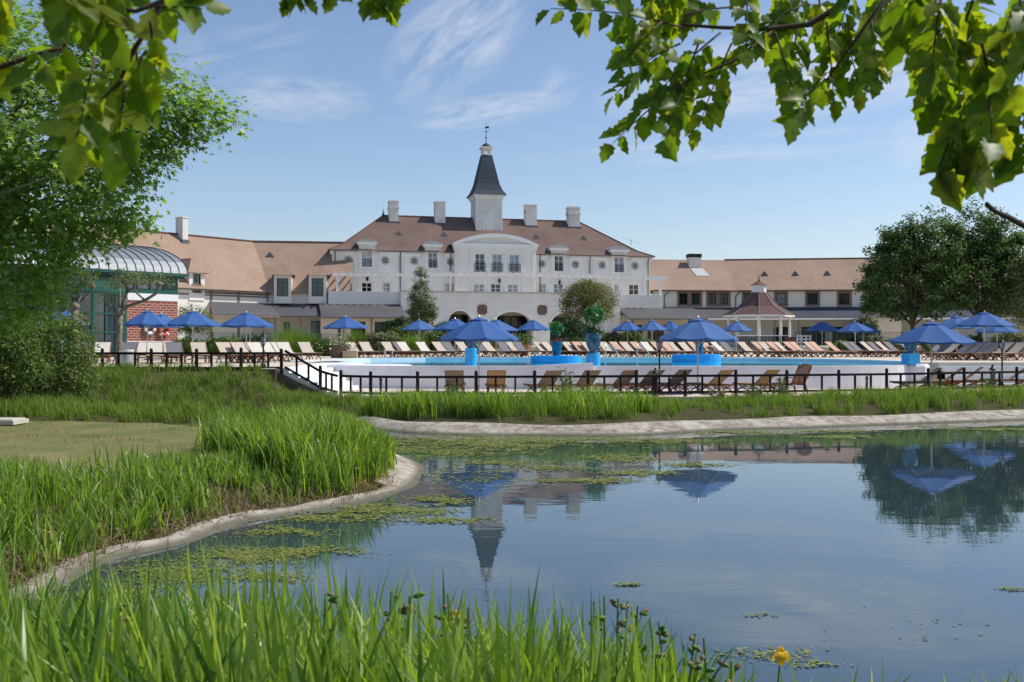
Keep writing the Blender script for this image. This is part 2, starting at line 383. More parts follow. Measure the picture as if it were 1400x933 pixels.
def brickmat():
    m = mat('red_brick', (.3, .1, .07), .9); t = m.node_tree; n = t.nodes; l = t.links; b = n['Principled BSDF']
    tc = n['Texture Coordinate']; sp = n.new('ShaderNodeSeparateXYZ'); l.new(tc.outputs['Object'], sp.inputs[0])
    cb = n.new('ShaderNodeCombineXYZ'); l.new(sp.outputs[0], cb.inputs[0]); l.new(sp.outputs[2], cb.inputs[1])
    br = n.new('ShaderNodeTexBrick'); br.inputs['Scale'].default_value = 1; br.inputs['Brick Width'].default_value = .42; br.inputs['Row Height'].default_value = .16
    br.inputs['Mortar Size'].default_value = .016; br.inputs['Color1'].default_value = (.33, .085, .055, 1); br.inputs['Color2'].default_value = (.22, .06, .045, 1)
    br.inputs['Mortar'].default_value = (.5, .42, .37, 1); l.new(cb.outputs[0], br.inputs['Vector']); l.new(br.outputs[0], b.inputs['Base Color']); return m
M['brick'] = brickmat()
def water(name, base, rough, bs, bstr, sx, ior=1.33):
    m = bpy.data.materials.new(name); m.use_nodes = True; t = m.node_tree; n = t.nodes; l = t.links; b = n['Principled BSDF']
    b.inputs['Base Color'].default_value = (*base, 1); b.inputs['Roughness'].default_value = rough; b.inputs['IOR'].default_value = ior; b.inputs['Specular IOR Level'].default_value = .5
    tc = n.new('ShaderNodeTexCoord'); mp = n.new('ShaderNodeMapping'); mp.inputs['Scale'].default_value = (sx, 1, 1); mp.inputs['Rotation'].default_value = (0, 0, .12)
    l.new(tc.outputs['Object'], mp.inputs[0])
    nz = n.new('ShaderNodeTexNoise'); nz.inputs['Scale'].default_value = bs; nz.inputs['Detail'].default_value = 3; l.new(mp.outputs[0], nz.inputs['Vector'])
    bp = n.new('ShaderNodeBump'); bp.inputs['Strength'].default_value = bstr; bp.inputs['Distance'].default_value = .02; l.new(nz.outputs[0], bp.inputs['Height'])
    # breeze: ripples only in some stretches of the surface
    n2 = n.new('ShaderNodeTexNoise'); n2.inputs['Scale'].default_value = .09; n2.inputs['Detail'].default_value = 2; l.new(tc.outputs['Object'], n2.inputs['Vector'])
    r2 = n.new('ShaderNodeMapRange'); r2.inputs[1].default_value = .42; r2.inputs[2].default_value = .65; r2.inputs[3].default_value = bstr*.25; r2.inputs[4].default_value = bstr
    l.new(n2.outputs[0], r2.inputs[0]); l.new(r2.outputs[0], bp.inputs['Strength']); l.new(bp.outputs[0], b.inputs['Normal'])
    return m
M['pond'] = water('pond_water', (.03, .055, .066), .015, 2.2, .16, .35, 1.95)
M['poolwater'] = water('pool_water', (.02, .37, .58), .04, 3.0, .22, .5, 1.28)
M['leaf_maple'] = leafmat('sweet_gum_leaf', [(.10, .20, .04), (.16, .28, .055), (.27, .40, .11), (.20, .33, .07)], .55, .42, .5, (1.5, 1.5, .6))
M['leaf_tree'] = leafmat('dark_tree_leaf', [(.055, .10, .034), (.085, .145, .045), (.135, .20, .065)], .42)
M['leaf_poplar'] = leafmat('poplar_leaf', [(.05, .085, .028), (.085, .125, .04), (.14, .17, .06)], .3)
M['leaf_olive'] = leafmat('willow_leaf', [(.11, .115, .035), (.16, .16, .05), (.22, .20, .07)], .35)
M['leaf_box'] = leafmat('shrub_leaf', [(.055, .10, .02), (.09, .15, .03), (.15, .21, .045)], .3)
M['leaf_dark'] = leafmat('dark_shrub_leaf', [(.02, .045, .016), (.035, .075, .025), (.055, .10, .033)], .25)
M['leaf_bright'] = leafmat('glossy_bright_leaf', [(.03, .11, .03), (.06, .2, .05), (.15, .33, .12)], .3, .3, .6)
M['leaf_grey'] = leafmat('grey_green_leaf', [(.09, .125, .05), (.14, .17, .075), (.2, .22, .1)], .3)
M['leaf_over'] = leafmat('golden_rain_leaf', [(.075, .145, .015), (.11, .20, .02), (.16, .25, .025), (.23, .26, .03)], .62, .42, .3, (2.4, 2.2, .5), patch=(38, (.085, .12, .012)))
M['reed'] = leafmat('iris_blade', [(.055, .125, .03), (.13, .235, .035), (.18, .30, .04), (.24, .36, .06), (.34, .44, .16)], .5, .36, .5, (1.7, 1.6, .5))
M['reed_far'] = leafmat('bank_grass_blade', [(.10, .165, .03), (.15, .24, .035), (.21, .31, .05), (.28, .33, .10)], .42, .6, .2)
M['grass_wild'] = leafmat('slope_grass_blade', [(.10, .175, .035), (.15, .25, .04), (.21, .30, .06), (.28, .29, .11)], .42, .6, .2)
M['dry'] = leafmat('dry_blade', [(.22, .17, .09), (.32, .26, .15), (.16, .11, .06)], .2, .8, .1)
M['lawnblade'] = leafmat('mown_blade', [(.15, .17, .06), (.21, .22, .08), (.28, .26, .12), (.17, .20, .06)], .3, .7, .1, patch=(.6, (.25, .21, .10)))
M['leaf_willow'] = leafmat('pale_willow_leaf', [(.09, .14, .04), (.14, .2, .055), (.2, .26, .08)], .4)
M['clump'] = leafmat('ornamental_grass', [(.10, .17, .025), (.14, .23, .035), (.2, .3, .05)], .35, .6, .2)
M['algae'] = leafmat('pond_weed', [(.10, .14, .025), (.15, .19, .035), (.21, .24, .06), (.26, .28, .11)], .05, .7, .2)
def groundmat():
    m = mat('soil', (.045, .042, .02), .95, 0, .35, .1, col2=(.085, .085, .035), bump=.4, bscale=9); return m
M['ground'] = groundmat()
M['lawn'] = mat('mown_lawn', (.12, .15, .05), .95, 0, .8, .1, col2=(.24, .21, .10), bump=.5, bscale=60)
def linermat():
    m = mat('weathered_liner', (.33, .30, .26), .9, 0, .9, .15, col2=(.50, .46, .41), bump=.5, bscale=5)
    t = m.node_tree; n = t.nodes; l = t.links; b = n['Principled BSDF']; src = b.inputs['Base Color'].links[0].from_socket
    nz = n.new('ShaderNodeTexNoise'); nz.inputs['Scale'].default_value = 3.5; nz.inputs['Detail'].default_value = 8; nz.inputs['Roughness'].default_value = .7; l.new(n['Texture Coordinate'].outputs['Object'], nz.inputs['Vector'])
    rp = n.new('ShaderNodeValToRGB'); rp.color_ramp.elements[0].position = .42; rp.color_ramp.elements[1].position = .66; l.new(nz.outputs[0], rp.inputs[0])
    mx = n.new('ShaderNodeMix'); mx.data_type = 'RGBA'; l.new(rp.outputs[0], mx.inputs[0]); l.new(src, mx.inputs[6]); mx.inputs[7].default_value = (.17, .14, .10, 1); l.new(mx.outputs[2], b.inputs['Base Color'])
    sp = n.new('ShaderNodeSeparateXYZ'); l.new(n['Texture Coordinate'].outputs['Object'], sp.inputs[0]); mr = n.new('ShaderNodeMapRange'); mr.inputs[1].default_value = .025; mr.inputs[2].default_value = .075; mr.inputs[3].default_value = .85; mr.inputs[4].default_value = 0
    ad = n.new('ShaderNodeMath'); ad.operation = 'MULTIPLY_ADD'; ad.inputs[1].default_value = .06; l.new(nz.outputs[0], ad.inputs[0]); l.new(sp.outputs[2], ad.inputs[2]); sb = n.new('ShaderNodeMath'); sb.operation = 'SUBTRACT'; sb.inputs[1].default_value = .03; l.new(ad.outputs[0], sb.inputs[0]); l.new(sb.outputs[0], mr.inputs[0])
    m2 = n.new('ShaderNodeMix'); m2.data_type = 'RGBA'; l.new(mr.outputs[0], m2.inputs[0]); l.new(mx.outputs[2], m2.inputs[6]); m2.inputs[7].default_value = (.085, .085, .055, 1); l.new(m2.outputs[2], b.inputs['Base Color'])
    return m
M['liner'] = linermat()
# ------------------------------------------------------------------ terrain, pond, decks, pool
LOW, UP, WAT = .6, 1.62, 1.50
def fold(pts): return [(x*k, y*k) for x, y in pts for k in (3539/(4015/y-16)/y if y < 30 else 1,)]
POND = smooth_loop(fold([(-9, 9.2), (-5.6, 10.4), (-5.1, 12.5), (-4.6, 13.7), (-4.1, 15.1), (-3.2, 16.2), (-2.5, 16.9), (-1.95, 18.5), (-1.8, 19.9), (-2.2, 21.9), (-3.0, 24.3),
        (-3.9, 26.0), (-5.4, 28.0), (-8.0, 28.9), (-11.6, 29.6), (-12.4, 31.2), (-11.6, 32.0), (-8.9, 31.9), (-6.2, 31.3), (-4.8, 29.8), (-2.9, 28.4), (0, 27.4), (3, 27.6), (6.4, 29), (8.8, 29.9),
        (12, 30.8), (16.9, 32.8), (24, 34.5), (34, 35), (44, 30), (42, 14), (30, 6.5), (18, 5.4), (8, 6.0), (3, 6.5), (-1, 6.8), (-4.5, 7.2), (-7.5, 7.8)]), 4)
def ground_z(x, y):
    x = np.asarray(x, float); y = np.asarray(y, float)
    d = pdist(x, y, POND); ins = inpoly(x, y, POND)
    # bank heights: the near bank, the lawn, the far bank, the slope up to the terrace
    cap = np.interp(y, [0, 5, 10.5, 26, 29, 33, 34.5, 48, 53], [1.0, 1.0, .5, .45, .4, .5, .5, .45, 1.45])
    sl = np.interp(y, [29, 31.4, 33.2, 34.9, 36.6], [.5, .42, .95, 1.5, 1.55]); k = np.clip((-7.6-x)/1.4, 0, 1)
    cap = np.where(y > 27, cap*(1-k)+sl*k, cap)
    far = np.clip((np.abs(x)-46)/14, 0, 1); cap = cap*(1-far)+np.minimum(1.45, .4+np.maximum(0, far))*far
    z = np.minimum(cap, np.where(y > 26.5, np.where(x > -7, -.10+.27*d, -.02+.52*d), np.where(y > 8.5, -.10+.46*d, -.03+.28*d)))
    z = np.where((y > 26.5) & (x > -7), np.maximum(z, np.minimum(cap, .22)*(d > 1.7)), z)
    z = z+.03*np.sin(x*1.7+y*.6)*np.sin(y*1.3-x*.4)*np.clip(d, 0, 1)*(y < 34)
    return np.where(ins, -np.minimum(.9, .05+.5*d), z)
xs = np.concatenate([[-3000, -900, -300, -140, -90], np.arange(-64, -16, 1.5), np.arange(-16, 18, .3), np.arange(18, 64, 1.5), [90, 140, 300, 900, 3000]])
ys = np.concatenate([[-600, -200, -60, -20], np.arange(-8, 38, .3), np.arange(38, 60, 1.0), np.arange(60, 160, 8), [200, 400, 1200, 4000]])
X, Y = np.meshgrid(xs, ys); Z = ground_z(X.ravel(), Y.ravel())
nx, ny = len(xs), len(ys); I = np.arange(nx*ny).reshape(ny, nx)
q = np.stack([I[:-1, :-1], I[:-1, 1:], I[1:, 1:], I[1:, :-1]], -1).reshape(-1, 4)
go = npmesh('ground', np.stack([X.ravel(), Y.ravel(), Z], 1), q.ravel(), np.full(len(q), 4), M['ground'], smooth=True); tag(go, kind='structure')

# pond surface
pw = MB(); pw.poly([(p[0], p[1], 0) for p in smooth_loop([(-20, 5), (-20, 34), (20, 36), (50, 38), (50, 3), (15, 3)], 2)]); o = pw.build('pond_water', M['pond']); tag(o, kind='structure')
# pale liner along the waterline
def liner(name, i0, i1, prof, wob=.1):
    vs = []; n = i1-i0; k = len(prof)
    for i in range(i0, i1):
        p = Vector(POND[i % len(POND)]); a = Vector(POND[(i-1) % len(POND)]); b = Vector(POND[(i+1) % len(POND)])
        d = (b-a).normalized(); nr = Vector((d.y, -d.x))
        t = p+nr*.05
        if inpoly([t.x], [t.y], POND)[0]: nr = -nr
        for j, (r, z) in enumerate(prof):
            jr = r+wob*(math.sin(i*.83+j*.3)+.5*math.sin(i*.31))*min(1, j); q = p+nr*jr
            vs.append((q.x, q.y, z+(.022*math.sin(i*.9+j*1.9) if 1 < j < k-1 else 0)))
    f = []
    for i in range(n-1):
        for j in range(k-1): f += [i*k+j, (i+1)*k+j, (i+1)*k+j+1, i*k+j+1]
    o = npmesh(name, vs, f, [4]*(len(f)//4), M['liner'], smooth=True); tag(o, kind='structure'); return o
np_ = len(POND)
ip = lambda j: j*4
liner('pond_edge', ip(0), ip(7), [(-.3, -.1), (0, .01), (.10, .05), (.2, .09), (.28, .08), (.36, .0)], .07)
liner('pond_edge', ip(7)-1, ip(12), [(-.4, -.1), (0, .01), (.28, .10), (.5, .18), (.7, .19), (.85, .05)], .09)
liner('pond_edge', ip(12)-1, ip(34), [(-.5, -.1), (0, .0), (.2, .09), (.42, .17), (.66, .23), (.85, .25), (1.0, .05)], .15)

# lawn sheet on the peninsula
LAWN = smooth_loop(fold([(-5.6, 16.8), (-4.6, 19.0), (-4.6, 21.5), (-6.0, 24.2), (-8.5, 26.0), (-13, 27.0), (-22, 27.0), (-30, 24), (-30, 16), (-20, 14.0), (-12, 14.6), (-8, 15.4)]), 3)
lx = np.arange(-31, -3, .4); ly = np.arange(13, 29, .4); lX, lY = np.meshgrid(lx, ly); inn = inpoly(lX, lY, LAWN); lz = ground_z(lX.ravel(), lY.ravel())+.015
I = np.arange(lX.size).reshape(lX.shape); qq = np.stack([I[:-1, :-1], I[:-1, 1:], I[1:, 1:], I[1:, :-1]], -1).reshape(-1, 4)
qq = qq[inn.ravel()[qq].all(1)]
o = npmesh('lawn', np.stack([lX.ravel(), lY.ravel(), lz], 1), qq.ravel(), np.full(len(qq), 4), M['lawn'], smooth=True); tag(o, kind='structure')

# pool outline
FRONT = [(-10.2, 46.5), (-9.6, 44.9), (-8.6, 43.7), (-7.1, 42.5), (-4.3, 41.7), (-1.5, 41.4), (1.2, 41.3), (3.7, 41.2), (9.1, 41.2), (12.1, 41.3), (14.6, 41.8), (16.5, 42.6), (17.5, 43.6)]
FRONT = smooth_loop(FRONT, 4, False)
BACK = [(18.6, 46.3), (18.3, 49), (17.2, 52.2), (14, 55.4), (8, 57), (0, 57.2), (-5, 56.4), (-8, 54.4), (-10, 50.6), (-10.5, 48)]
POOL = FRONT+BACK
fence_pts = [(466, 35.5), (507, 34.8), (571, 34.4), (651, 34.6), (731, 34.8), (804, 35), (870, 35.3), (937, 35.6), (1006, 35.9), (1076, 36.3), (1147, 36.8), (1212, 37.4), (1269, 38.1), (1318, 38.9), (1390, 40.2), (1462, 41.4)]
FP = [G(a, b) for a, b in fence_pts]
low_out = [(-8.35, 35.6)]+[(p.x-.05, p.y-.25) for p in FP]+[(40, 44), (40, 45.5), (17.4, 45.5)]+[(a, b+.1) for a, b in FRONT[::-1]][2:-10]+[(-8.3, 44)]
o = plate('lower_deck', low_out, [], LOW-.25, LOW, M['paving']); tag(o, kind='structure')
up_out = [(-60, 35.15), (-8.45, 35.5), (-8.45, 44.0), (-10.6, 46.2)]+[(a, b) for a, b in [(-11.0, 48), (-10.5, 50.8), (-8.4, 54.8), (-5.2, 56.9), (0, 57.7), (8.1, 57.5), (14.3, 55.8), (17.6, 52.4), (18.8, 49.1), (19.1, 46.3), (18.2, 44.7)]]+[(40, 44.9), (62, 44.9), (66, 94), (-62, 94)]
o = plate('upper_deck', up_out, [], UP-1.0, UP, M['paving_up']); tag(o, kind='structure')
o = plate('bounce_forecourt', [(-64, 92), (72, 92), (72, 138), (-64, 138)], [], UP-.5, 2.0, M['paving_up']); tag(o, kind='structure')  # pale paving hidden behind shrubs, added to bounce light onto the hotel
pwm = MB(); pwm.poly([(p[0], p[1], WAT) for p in POOL]); o = pwm.build('pool_water', M['poolwater']); tag(o, kind='structure')
# the pool shell
t = empty('swimming_pool', (0, 0, 0), 0, 'raised oval swimming pool with a white curved wall facing the pond', 'pool')
mb = MB(); strip_wall(mb, FRONT, LOW, WAT+.045, .38, .06); mb.build('front_wall', M['pooltile'], t)
mb = MB(); strip_wall(mb, [FRONT[-1]]+BACK+[FRONT[0]], UP-.6, UP+.03, -.45 if False else .4); mb.build('back_rim', M['pooltile'], t)
BL = [(1.0, 41.1), (1.9, 41.0), (2.7, 41.0), (3.35, 41.05)]
mb = MB(); strip_wall(mb, BL, LOW, [WAT+.07, WAT+.12, WAT+.16, WAT+.18], .3, .08); mb.build('overlapping_wall', M['pooltile'], t)
for cx, cy, hh in ((-8.4, 46.4, .05), (-5.9, 43.9, .04)):          # shallow ledges inside
    mb = MB(); mb.lathe([(1.5, WAT-.3), (1.5, WAT+hh-.03), (1.4, WAT+hh)], 24, (cx, cy, 0)); mb.build('ledge', M['pooltile'], t, smooth=False)
mb = MB(); 
for (a, b) in ((828, 46), (871, 47.5)):
    p = G(a, b, 0); mb.tube([(p.x, p.y, UP-.3), (p.x, p.y, UP+.75), (p.x+.08, p.y+.1, UP+.85), (p.x+.5, p.y+.5, UP+.55), (p.x+.9, p.y+.9, UP+.05)], .022, 6)
    mb.build('grab_rail', M['alu'], t); mb = MB()

# steps on both sides of the pool
st = empty('white_steps', (-8.4, 36, LOW), 0, 'flight of white painted steps descending beside the raised pool wall', 'steps')
for i in range(6):
    z1 = UP-LOW-.005-i*.17; mb = MB(); x0 = i*.34; mb.box(x0, x0+.40, -.3+.003*i, 7.4-.5*i, 0.002*i, z1); mb.build('step', M['pooltile'], st)
st = empty('long_steps', (19.3, 42.6, LOW), 0, 'long low grey-white steps rising behind the last loungers by the pool end', 'steps')
for i in range(6):
    mb = MB(); mb.box(-.2, 22, .1+i*.40, 2.29+.001*i, .002*i, .17*(i+1)-.005); mb.build('step', M['concrete'] if i % 2 else M['pooltile'], st)
mb = MB()
# retaining edge and pier where stairs meet the terrace
t = empty('retaining_wall', (0, 0, 0), 0, 'rough low retaining wall holding the terrace above the grassy slope', 'wall')
mb = MB(); strip_wall(mb, [(-40, 35.05), (-8.4, 35.4)], .4, UP-.03, .12); mb.build('wall', M['earth_in_shadow'], t)
mb = MB(); strip_wall(mb, [(-8.5, 35.62), (-6.55, 35.35)], .3, [UP-.1, LOW+.05], .18); mb.build('stringer', M['earth_in_shadow'], t)

# ------------------------------------------------------------------ buildings
GZ = 2.0
class Fac:
    """a facade line: origin at photo pixel px0 and depth Y0, turned by th; u along, v back, w up from the ground"""
    def __init__(s, px0, Y0, th, local=True, gz=GZ):
        s.gz = gz
        s.th = R(th); s.c, s.s = math.cos(s.th), math.sin(s.th); s.X0 = (px0-CX)/F*Y0; s.Y0 = Y0
        s.tr = None if local else Matrix.Rotation(s.th, 4, 'Z')
    def u(s, px, v=0):
        k = (px-CX)/F; return (k*(s.Y0+v*s.c)-s.X0+v*s.s)/(s.c-k*s.s)
    def w(s, px, py, v=0): return H+(HY-py)/F*(s.Y0+s.u(px, v)*s.s+v*s.c)-s.gz
    def loc(s): return (s.X0, s.Y0, s.gz)
    def pt(s, px, py, v=0): return (s.u(px, v), v, s.w(px, py, v))

def wall_holes(mb, u0, u1, w0, w1, holes, v=0, depth=.22, back=.35):
    """a wall sheet with real openings: front face, reveals; plus a back face so it has thickness"""
    us = sorted({u0, u1, *[x for h in holes for x in h[:2]]}); ws = sorted({w0, w1, *[x for h in holes for x in h[2:4]]})
    us = [x for x in us if u0-1e-6 <= x <= u1+1e-6]; ws = [x for x in ws if w0-1e-6 <= x <= w1+1e-6]
    for i in range(len(us)-1):
        for j in range(len(ws)-1):
            a, b, c, d = us[i], us[i+1], ws[j], ws[j+1]; mu, mw = (a+b)/2, (c+d)/2
            if any(h[0] < mu < h[1] and h[2] < mw < h[3] for h in holes): continue
            mb.poly([(a, v, c), (b, v, c), (b, v, d), (a, v, d)])
    for h in holes:
        a, b, c, d = h[:4]; e = v+depth
        mb.poly([(a, v, c), (a, e, c), (a, e, d), (a, v, d)]); mb.poly([(b, v, c), (b, v, d), (b, e, d), (b, e, c)])
        mb.poly([(a, v, d), (a, e, d), (b, e, d), (b, v, d)]); mb.poly([(a, v, c), (b, v, c), (b, e, c), (a, e, c)])
    return mb
def window(par, h, v, cols, rows, mf, mg, name='window', tr=None, fw=.08, bw=.045, depth=.2, room=True, sub='pane'):
    if mg is M['curtain']: mg = random.choice((M['curtain'], M['curtain'], M['curtain_pale'], M['glass']))
    a, b, c, d = h; mb = MB(tr); y0, y1 = v+depth-.08, v+depth-.02
    for (p, q, r, s) in ((a, a+fw, c, d), (b-fw, b, c, d), (a+fw, b-fw, d-fw, d), (a+fw, b-fw, c, c+fw)): mb.box(p, q, y0, y1, r, s)
    for i in range(1, cols):
        x = a+(b-a)*i/cols; ww = bw*1.6 if cols == 2 else bw; mb.box(x-ww/2, x+ww/2, y0+.002, y1, c+fw, d-fw)
    for j in range(1, rows):
        z = c+(d-c)*j/rows; mb.box(a+fw, b-fw, y0+.006, y1-.002, z-bw/2, z+bw/2)
    f = mb.build(name, mf, par)
    g = MB(tr); g.box(a+.01, b-.01, v+depth-.045, v+depth-.035, c+.01, d-.01); g.build(sub, mg, f if par.type == 'EMPTY' else par)
    return f
def railing(par, u0, u1, w0, w1, v, tr=None, n=9, name='balcony_rail', th=.03):
    mb = MB(tr); mb.box(u0, u1, v-.03, v+.01, w1-.04, w1); mb.box(u0, u1, v-.03, v+.01, w0, w0+.04)
    for i in range(n+1):
        x = u0+(u1-u0-th)*i/n; mb.box(x, x+th, v-.025, v+.005, w0+.04, w1-.04)
    mb.box(u0, u1, v-.028, v+.008, w0+(w1-w0)*.62, w0+(w1-w0)*.62+.03)
    return mb.build(name, M['iron'], par)
def slab(mb, quad, th):
    """roof plane with thickness below it"""
    q = [Vector(p) for p in quad]; n = (q[1]-q[0]).cross(q[2]-q[0]).normalized()
    if n.z < 0: n = -n
    lo = [p-n*th for p in q]; k = len(q)
    return mb.add(q+lo, [tuple(range(k)), tuple(range(k, 2*k))[::-1]]+[(i, (i+1) % k, k+(i+1) % k, k+i) for i in range(k)])

# ---- the manor
A = Fac(672, 118, 14.2)
man = empty('hotel_manor', A.loc(), A.th, 'three storey cream manor with arcade, steep brown hipped roof and slate spire tower', 'hotel')
uL, uR = A.u(454), A.u(889); D = 13.0
we = A.w(622, 345.5); wt = A.w(672, 401, -5)-.15          # eaves, terrace floor
wT = wt-.2
upx = lambda a, b, c, d, v=0: (A.u(a, v), A.u(b, v), A.w((a+b)/2, d, v), A.w((a+b)/2, c, v))
dorm = [(489, 514, 327, 494.7, 508.5, 343.6, 365), (579, 604, 330, 585.4, 598, 345.5, 366.5), (751.7, 775.3, 335, 758, 770, 350, 371), (833.7, 858.4, 337, 840, 852.7, 352, 372.5)]
dw = [upx(d[3], d[4], d[5], d[6]) for d in dorm]
doors = [(467.6, 482, 386.5), (494.5, 508.5, 386.5), (521, 534, 386.5), (608, 622, 387), (738, 747, 388), (757, 770, 388), (783, 796, 388.5), (840, 846, 389), (860, 873.5, 389)]
dd = [(A.u(a), A.u(b), wT+.02, A.w((a+b)/2, c)) for a, b, c in doors]
ocu = [(476, 355.5), (526.7, 356.5), (566.4, 357), (616, 358.4), (740.6, 361), (786.7, 362), (823.4, 363), (868, 363.8)]
cuL, cuR, CV = A.u(622, -.9), A.u(733, -.9), -.9
oc = [(A.u(a)-.34, A.u(a)+.34, A.w(a, b)-.34, A.w(a, b)+.34) for a, b in ocu]
mb = MB(); wall_holes(mb, uL, uR, 0, we, dw+dd+oc)
for (x, y0, y1) in ((uL, 0, D), (uR, 0, D)): mb.poly([(x, y0, 0), (x, y1, 0), (x, y1, we), (x, y0, we)])
mb.poly([(uL, D, 0), (uR, D, 0), (uR, D, we), (uL, D, we)])
mb.poly([(uL, .6, 0), (uR, .6, 0), (uR, .6, we), (uL, .6, we)])
mb.build('wall', M['stucco'], man)
for h in dw: window(man, h, 0, 2, 3, M['trim'], M['curtain']); railing(man, h[0]-.08, h[1]+.08, h[2]-.06, h[2]+.85, -.03, n=8)
for i, h in enumerate(dd): window(man, h, 0, 2, 3, M['trim'], M['darkroom'] if i == 1 else M['curtain'], 'terrace_door')
# louvred shutters and pale panels between the terrace doors
for a, b, c in [(487, 493, 387), (510, 516, 387), (536, 542, 387), (602, 607, 387.5), (623, 629, 387.5), (749, 755, 388.5), (772, 778, 388.5), (849, 855, 389), (876, 882, 389)]:
    mb = MB(); h = (A.u(a), A.u(b), wT+.02, A.w(a, c)); mb.box(h[0], h[1], -.06, -.005, h[2], h[3])
    for k in range(9): z = h[2]+.15+(h[3]-h[2]-.25)*k/9; mb.box(h[0]+.06, h[1]-.06, -.08, -.055, z, z+.09)
    mb.build('shutter', M['trim'], man)
for h in oc:
    cx, cz = (h[0]+h[1])/2, (h[2]+h[3])/2; ring = MB(); vs = []; n = 20
    for r, y in ((.29, .04), (.29, -.05), (.46, -.05), (.50, 0)):
        vs += [(cx+r*math.cos(2*math.pi*k/n), y, cz+r*math.sin(2*math.pi*k/n)) for k in range(n)]
    ring.add(vs, [(j*n+k, j*n+(k+1) % n, (j+1)*n+(k+1) % n, (j+1)*n+k) for j in range(3) for k in range(n)])
    ring.box(cx-.03, cx+.03, 0, .05, cz-.29, cz+.29); ring.box(cx-.29, cx+.29, .004, .046, cz-.03, cz+.03)
    r = ring.build('round_window', M['greystone'], man); g = MB(); g.box(cx-.33, cx+.33, .06, .07, cz-.33, cz+.33); g.build('pane', M['glass'], r)
# string course and eaves cornice, split at dormers and the central bay
mb = MB(); cuts = sorted([(d[0]-.35, d[1]+.35) for d in [(A.u(x[0]), A.u(x[1])) for x in dorm]]+[(cuL, cuR)]); x = uL-.25
for a, b in cuts+[(uR+.25, None)]:
    mb.box(x, a, -.28, -.004, we-.32, we-.02); mb.box(x, a, -.14, -.004, we-.5, we-.325); x = b
mb.build('eaves_cornice', M['trim'], man)
# pilaster strips framing the wall panels
mb = MB()
for a in (461, 485, 517, 544, 550, 575, 607, 736, 748, 779, 801, 811, 829, 862, 882):
    u = A.u(a); mb.box(u-.09, u+.09, -.05, -.003, A.w(a, 384), we-.51)
mb.build('pilaster_strip', M['stucco'], man); 
mb = MB()
for a in (458, 547, 622.0, 731.7, 806, 885.5):
    u = A.u(a)+(.0 if a not in (622.0, 731.7) else (-.55 if a < 700 else .55)); mb = MB(); mb.tube([(u, -.14, wT), (u, -.14, we-.55), (u, -.35, we-.15)], .065, 6); mb.build('downpipe', M['pipe'], man)
# central bay
cwe = A.w(677, 336.5, CV)
cw = [upx(649.5, 663, 347, 371, CV), upx(673, 686.6, 347.5, 371.7, CV), upx(696.5, 710.3, 348, 372.5, CV)]
cd = [(A.u(a, CV), A.u(b, CV), wT+.02, A.w(a, c, CV)) for a, b, c in ((648, 662.5, 388), (671, 685, 388), (694, 708.5, 388.5))]
mb = MB(); wall_holes(mb, cuL, cuR, 0, cwe, cw+cd, CV)
for x in (cuL, cuR): mb.poly([(x, CV, 0), (x, .02, 0), (x, .02, cwe), (x, CV, cwe)])
mb.build('central_bay', M['stucco'], man)
for h in cw: window(man, h, CV, 2, 3, M['trim'], M['curtain']); railing(man, h[0]-.1, h[1]+.1, h[2]-.08, h[2]+.95, CV-.03, n=8)
for h in cd: window(man, h, CV, 2, 3, M['trim'], M['curtain'], 'terrace_door')
mb = MB()
for a in (626, 643, 714, 729): u = A.u(a, CV); mb.box(u-.14, u+.14, CV-.07, CV-.003, wT, cwe-.42)
mb.build('bay_pilaster', M['stucco'], man)
mb = MB(); mb.box(cuL-.22, cuR+.22, CV-.3, 0, cwe, cwe+.22); mb.box(cuL-.1, cuR+.1, CV-.15, -.01, cwe-.4, cwe-.002); mb.build('bay_cornice', M['trim'], man)
# segmental pediment
n = 18; apx = A.w(677, 320, CV)-cwe-.22; hw = (cuR-cuL)/2+.25; um = (cuL+cuR)/2; rr = (hw*hw+apx*apx)/(2*apx)
arc = lambda r, k, e=0: (um+r*math.sin((2*k/n-1)*math.asin(hw/rr)), cwe+.22+apx-rr+r*math.cos((2*k/n-1)*math.asin(hw/rr)))
mb = MB(); mb.prismv([(um-hw+.3, cwe+.221)]+[(um+hw-.3, cwe+.221)]+[arc(rr-.42, k) for k in range(n, -1, -1) if arc(rr-.42, k)[1] > cwe+.23], CV-.02, CV+.3); mb.build('tympanum', M['stucco2'], man)
mb = MB()
for k in range(n):
    a, b, c, d = arc(rr-.42, k), arc(rr-.42, k+1), arc(rr, k+1), arc(rr, k)
    a = (a[0], max(a[1], cwe+.222)); b = (b[0], max(b[1], cwe+.222)); mb.prismv([a, b, c, d], CV-.3, CV+.1)
mb.build('pediment_arch', M['trim'], man)
mb = MB()
for k in range(n):
    c, d = arc(rr+.04, k), arc(rr+.04, k+1); slab(mb, [(c[0], CV-.25, c[1]), (d[0], CV-.25, d[1]), (d[0], 7, d[1]), (c[0], 7, c[1])], .06)
mb.build('pediment_roof', M['greystone'], man)
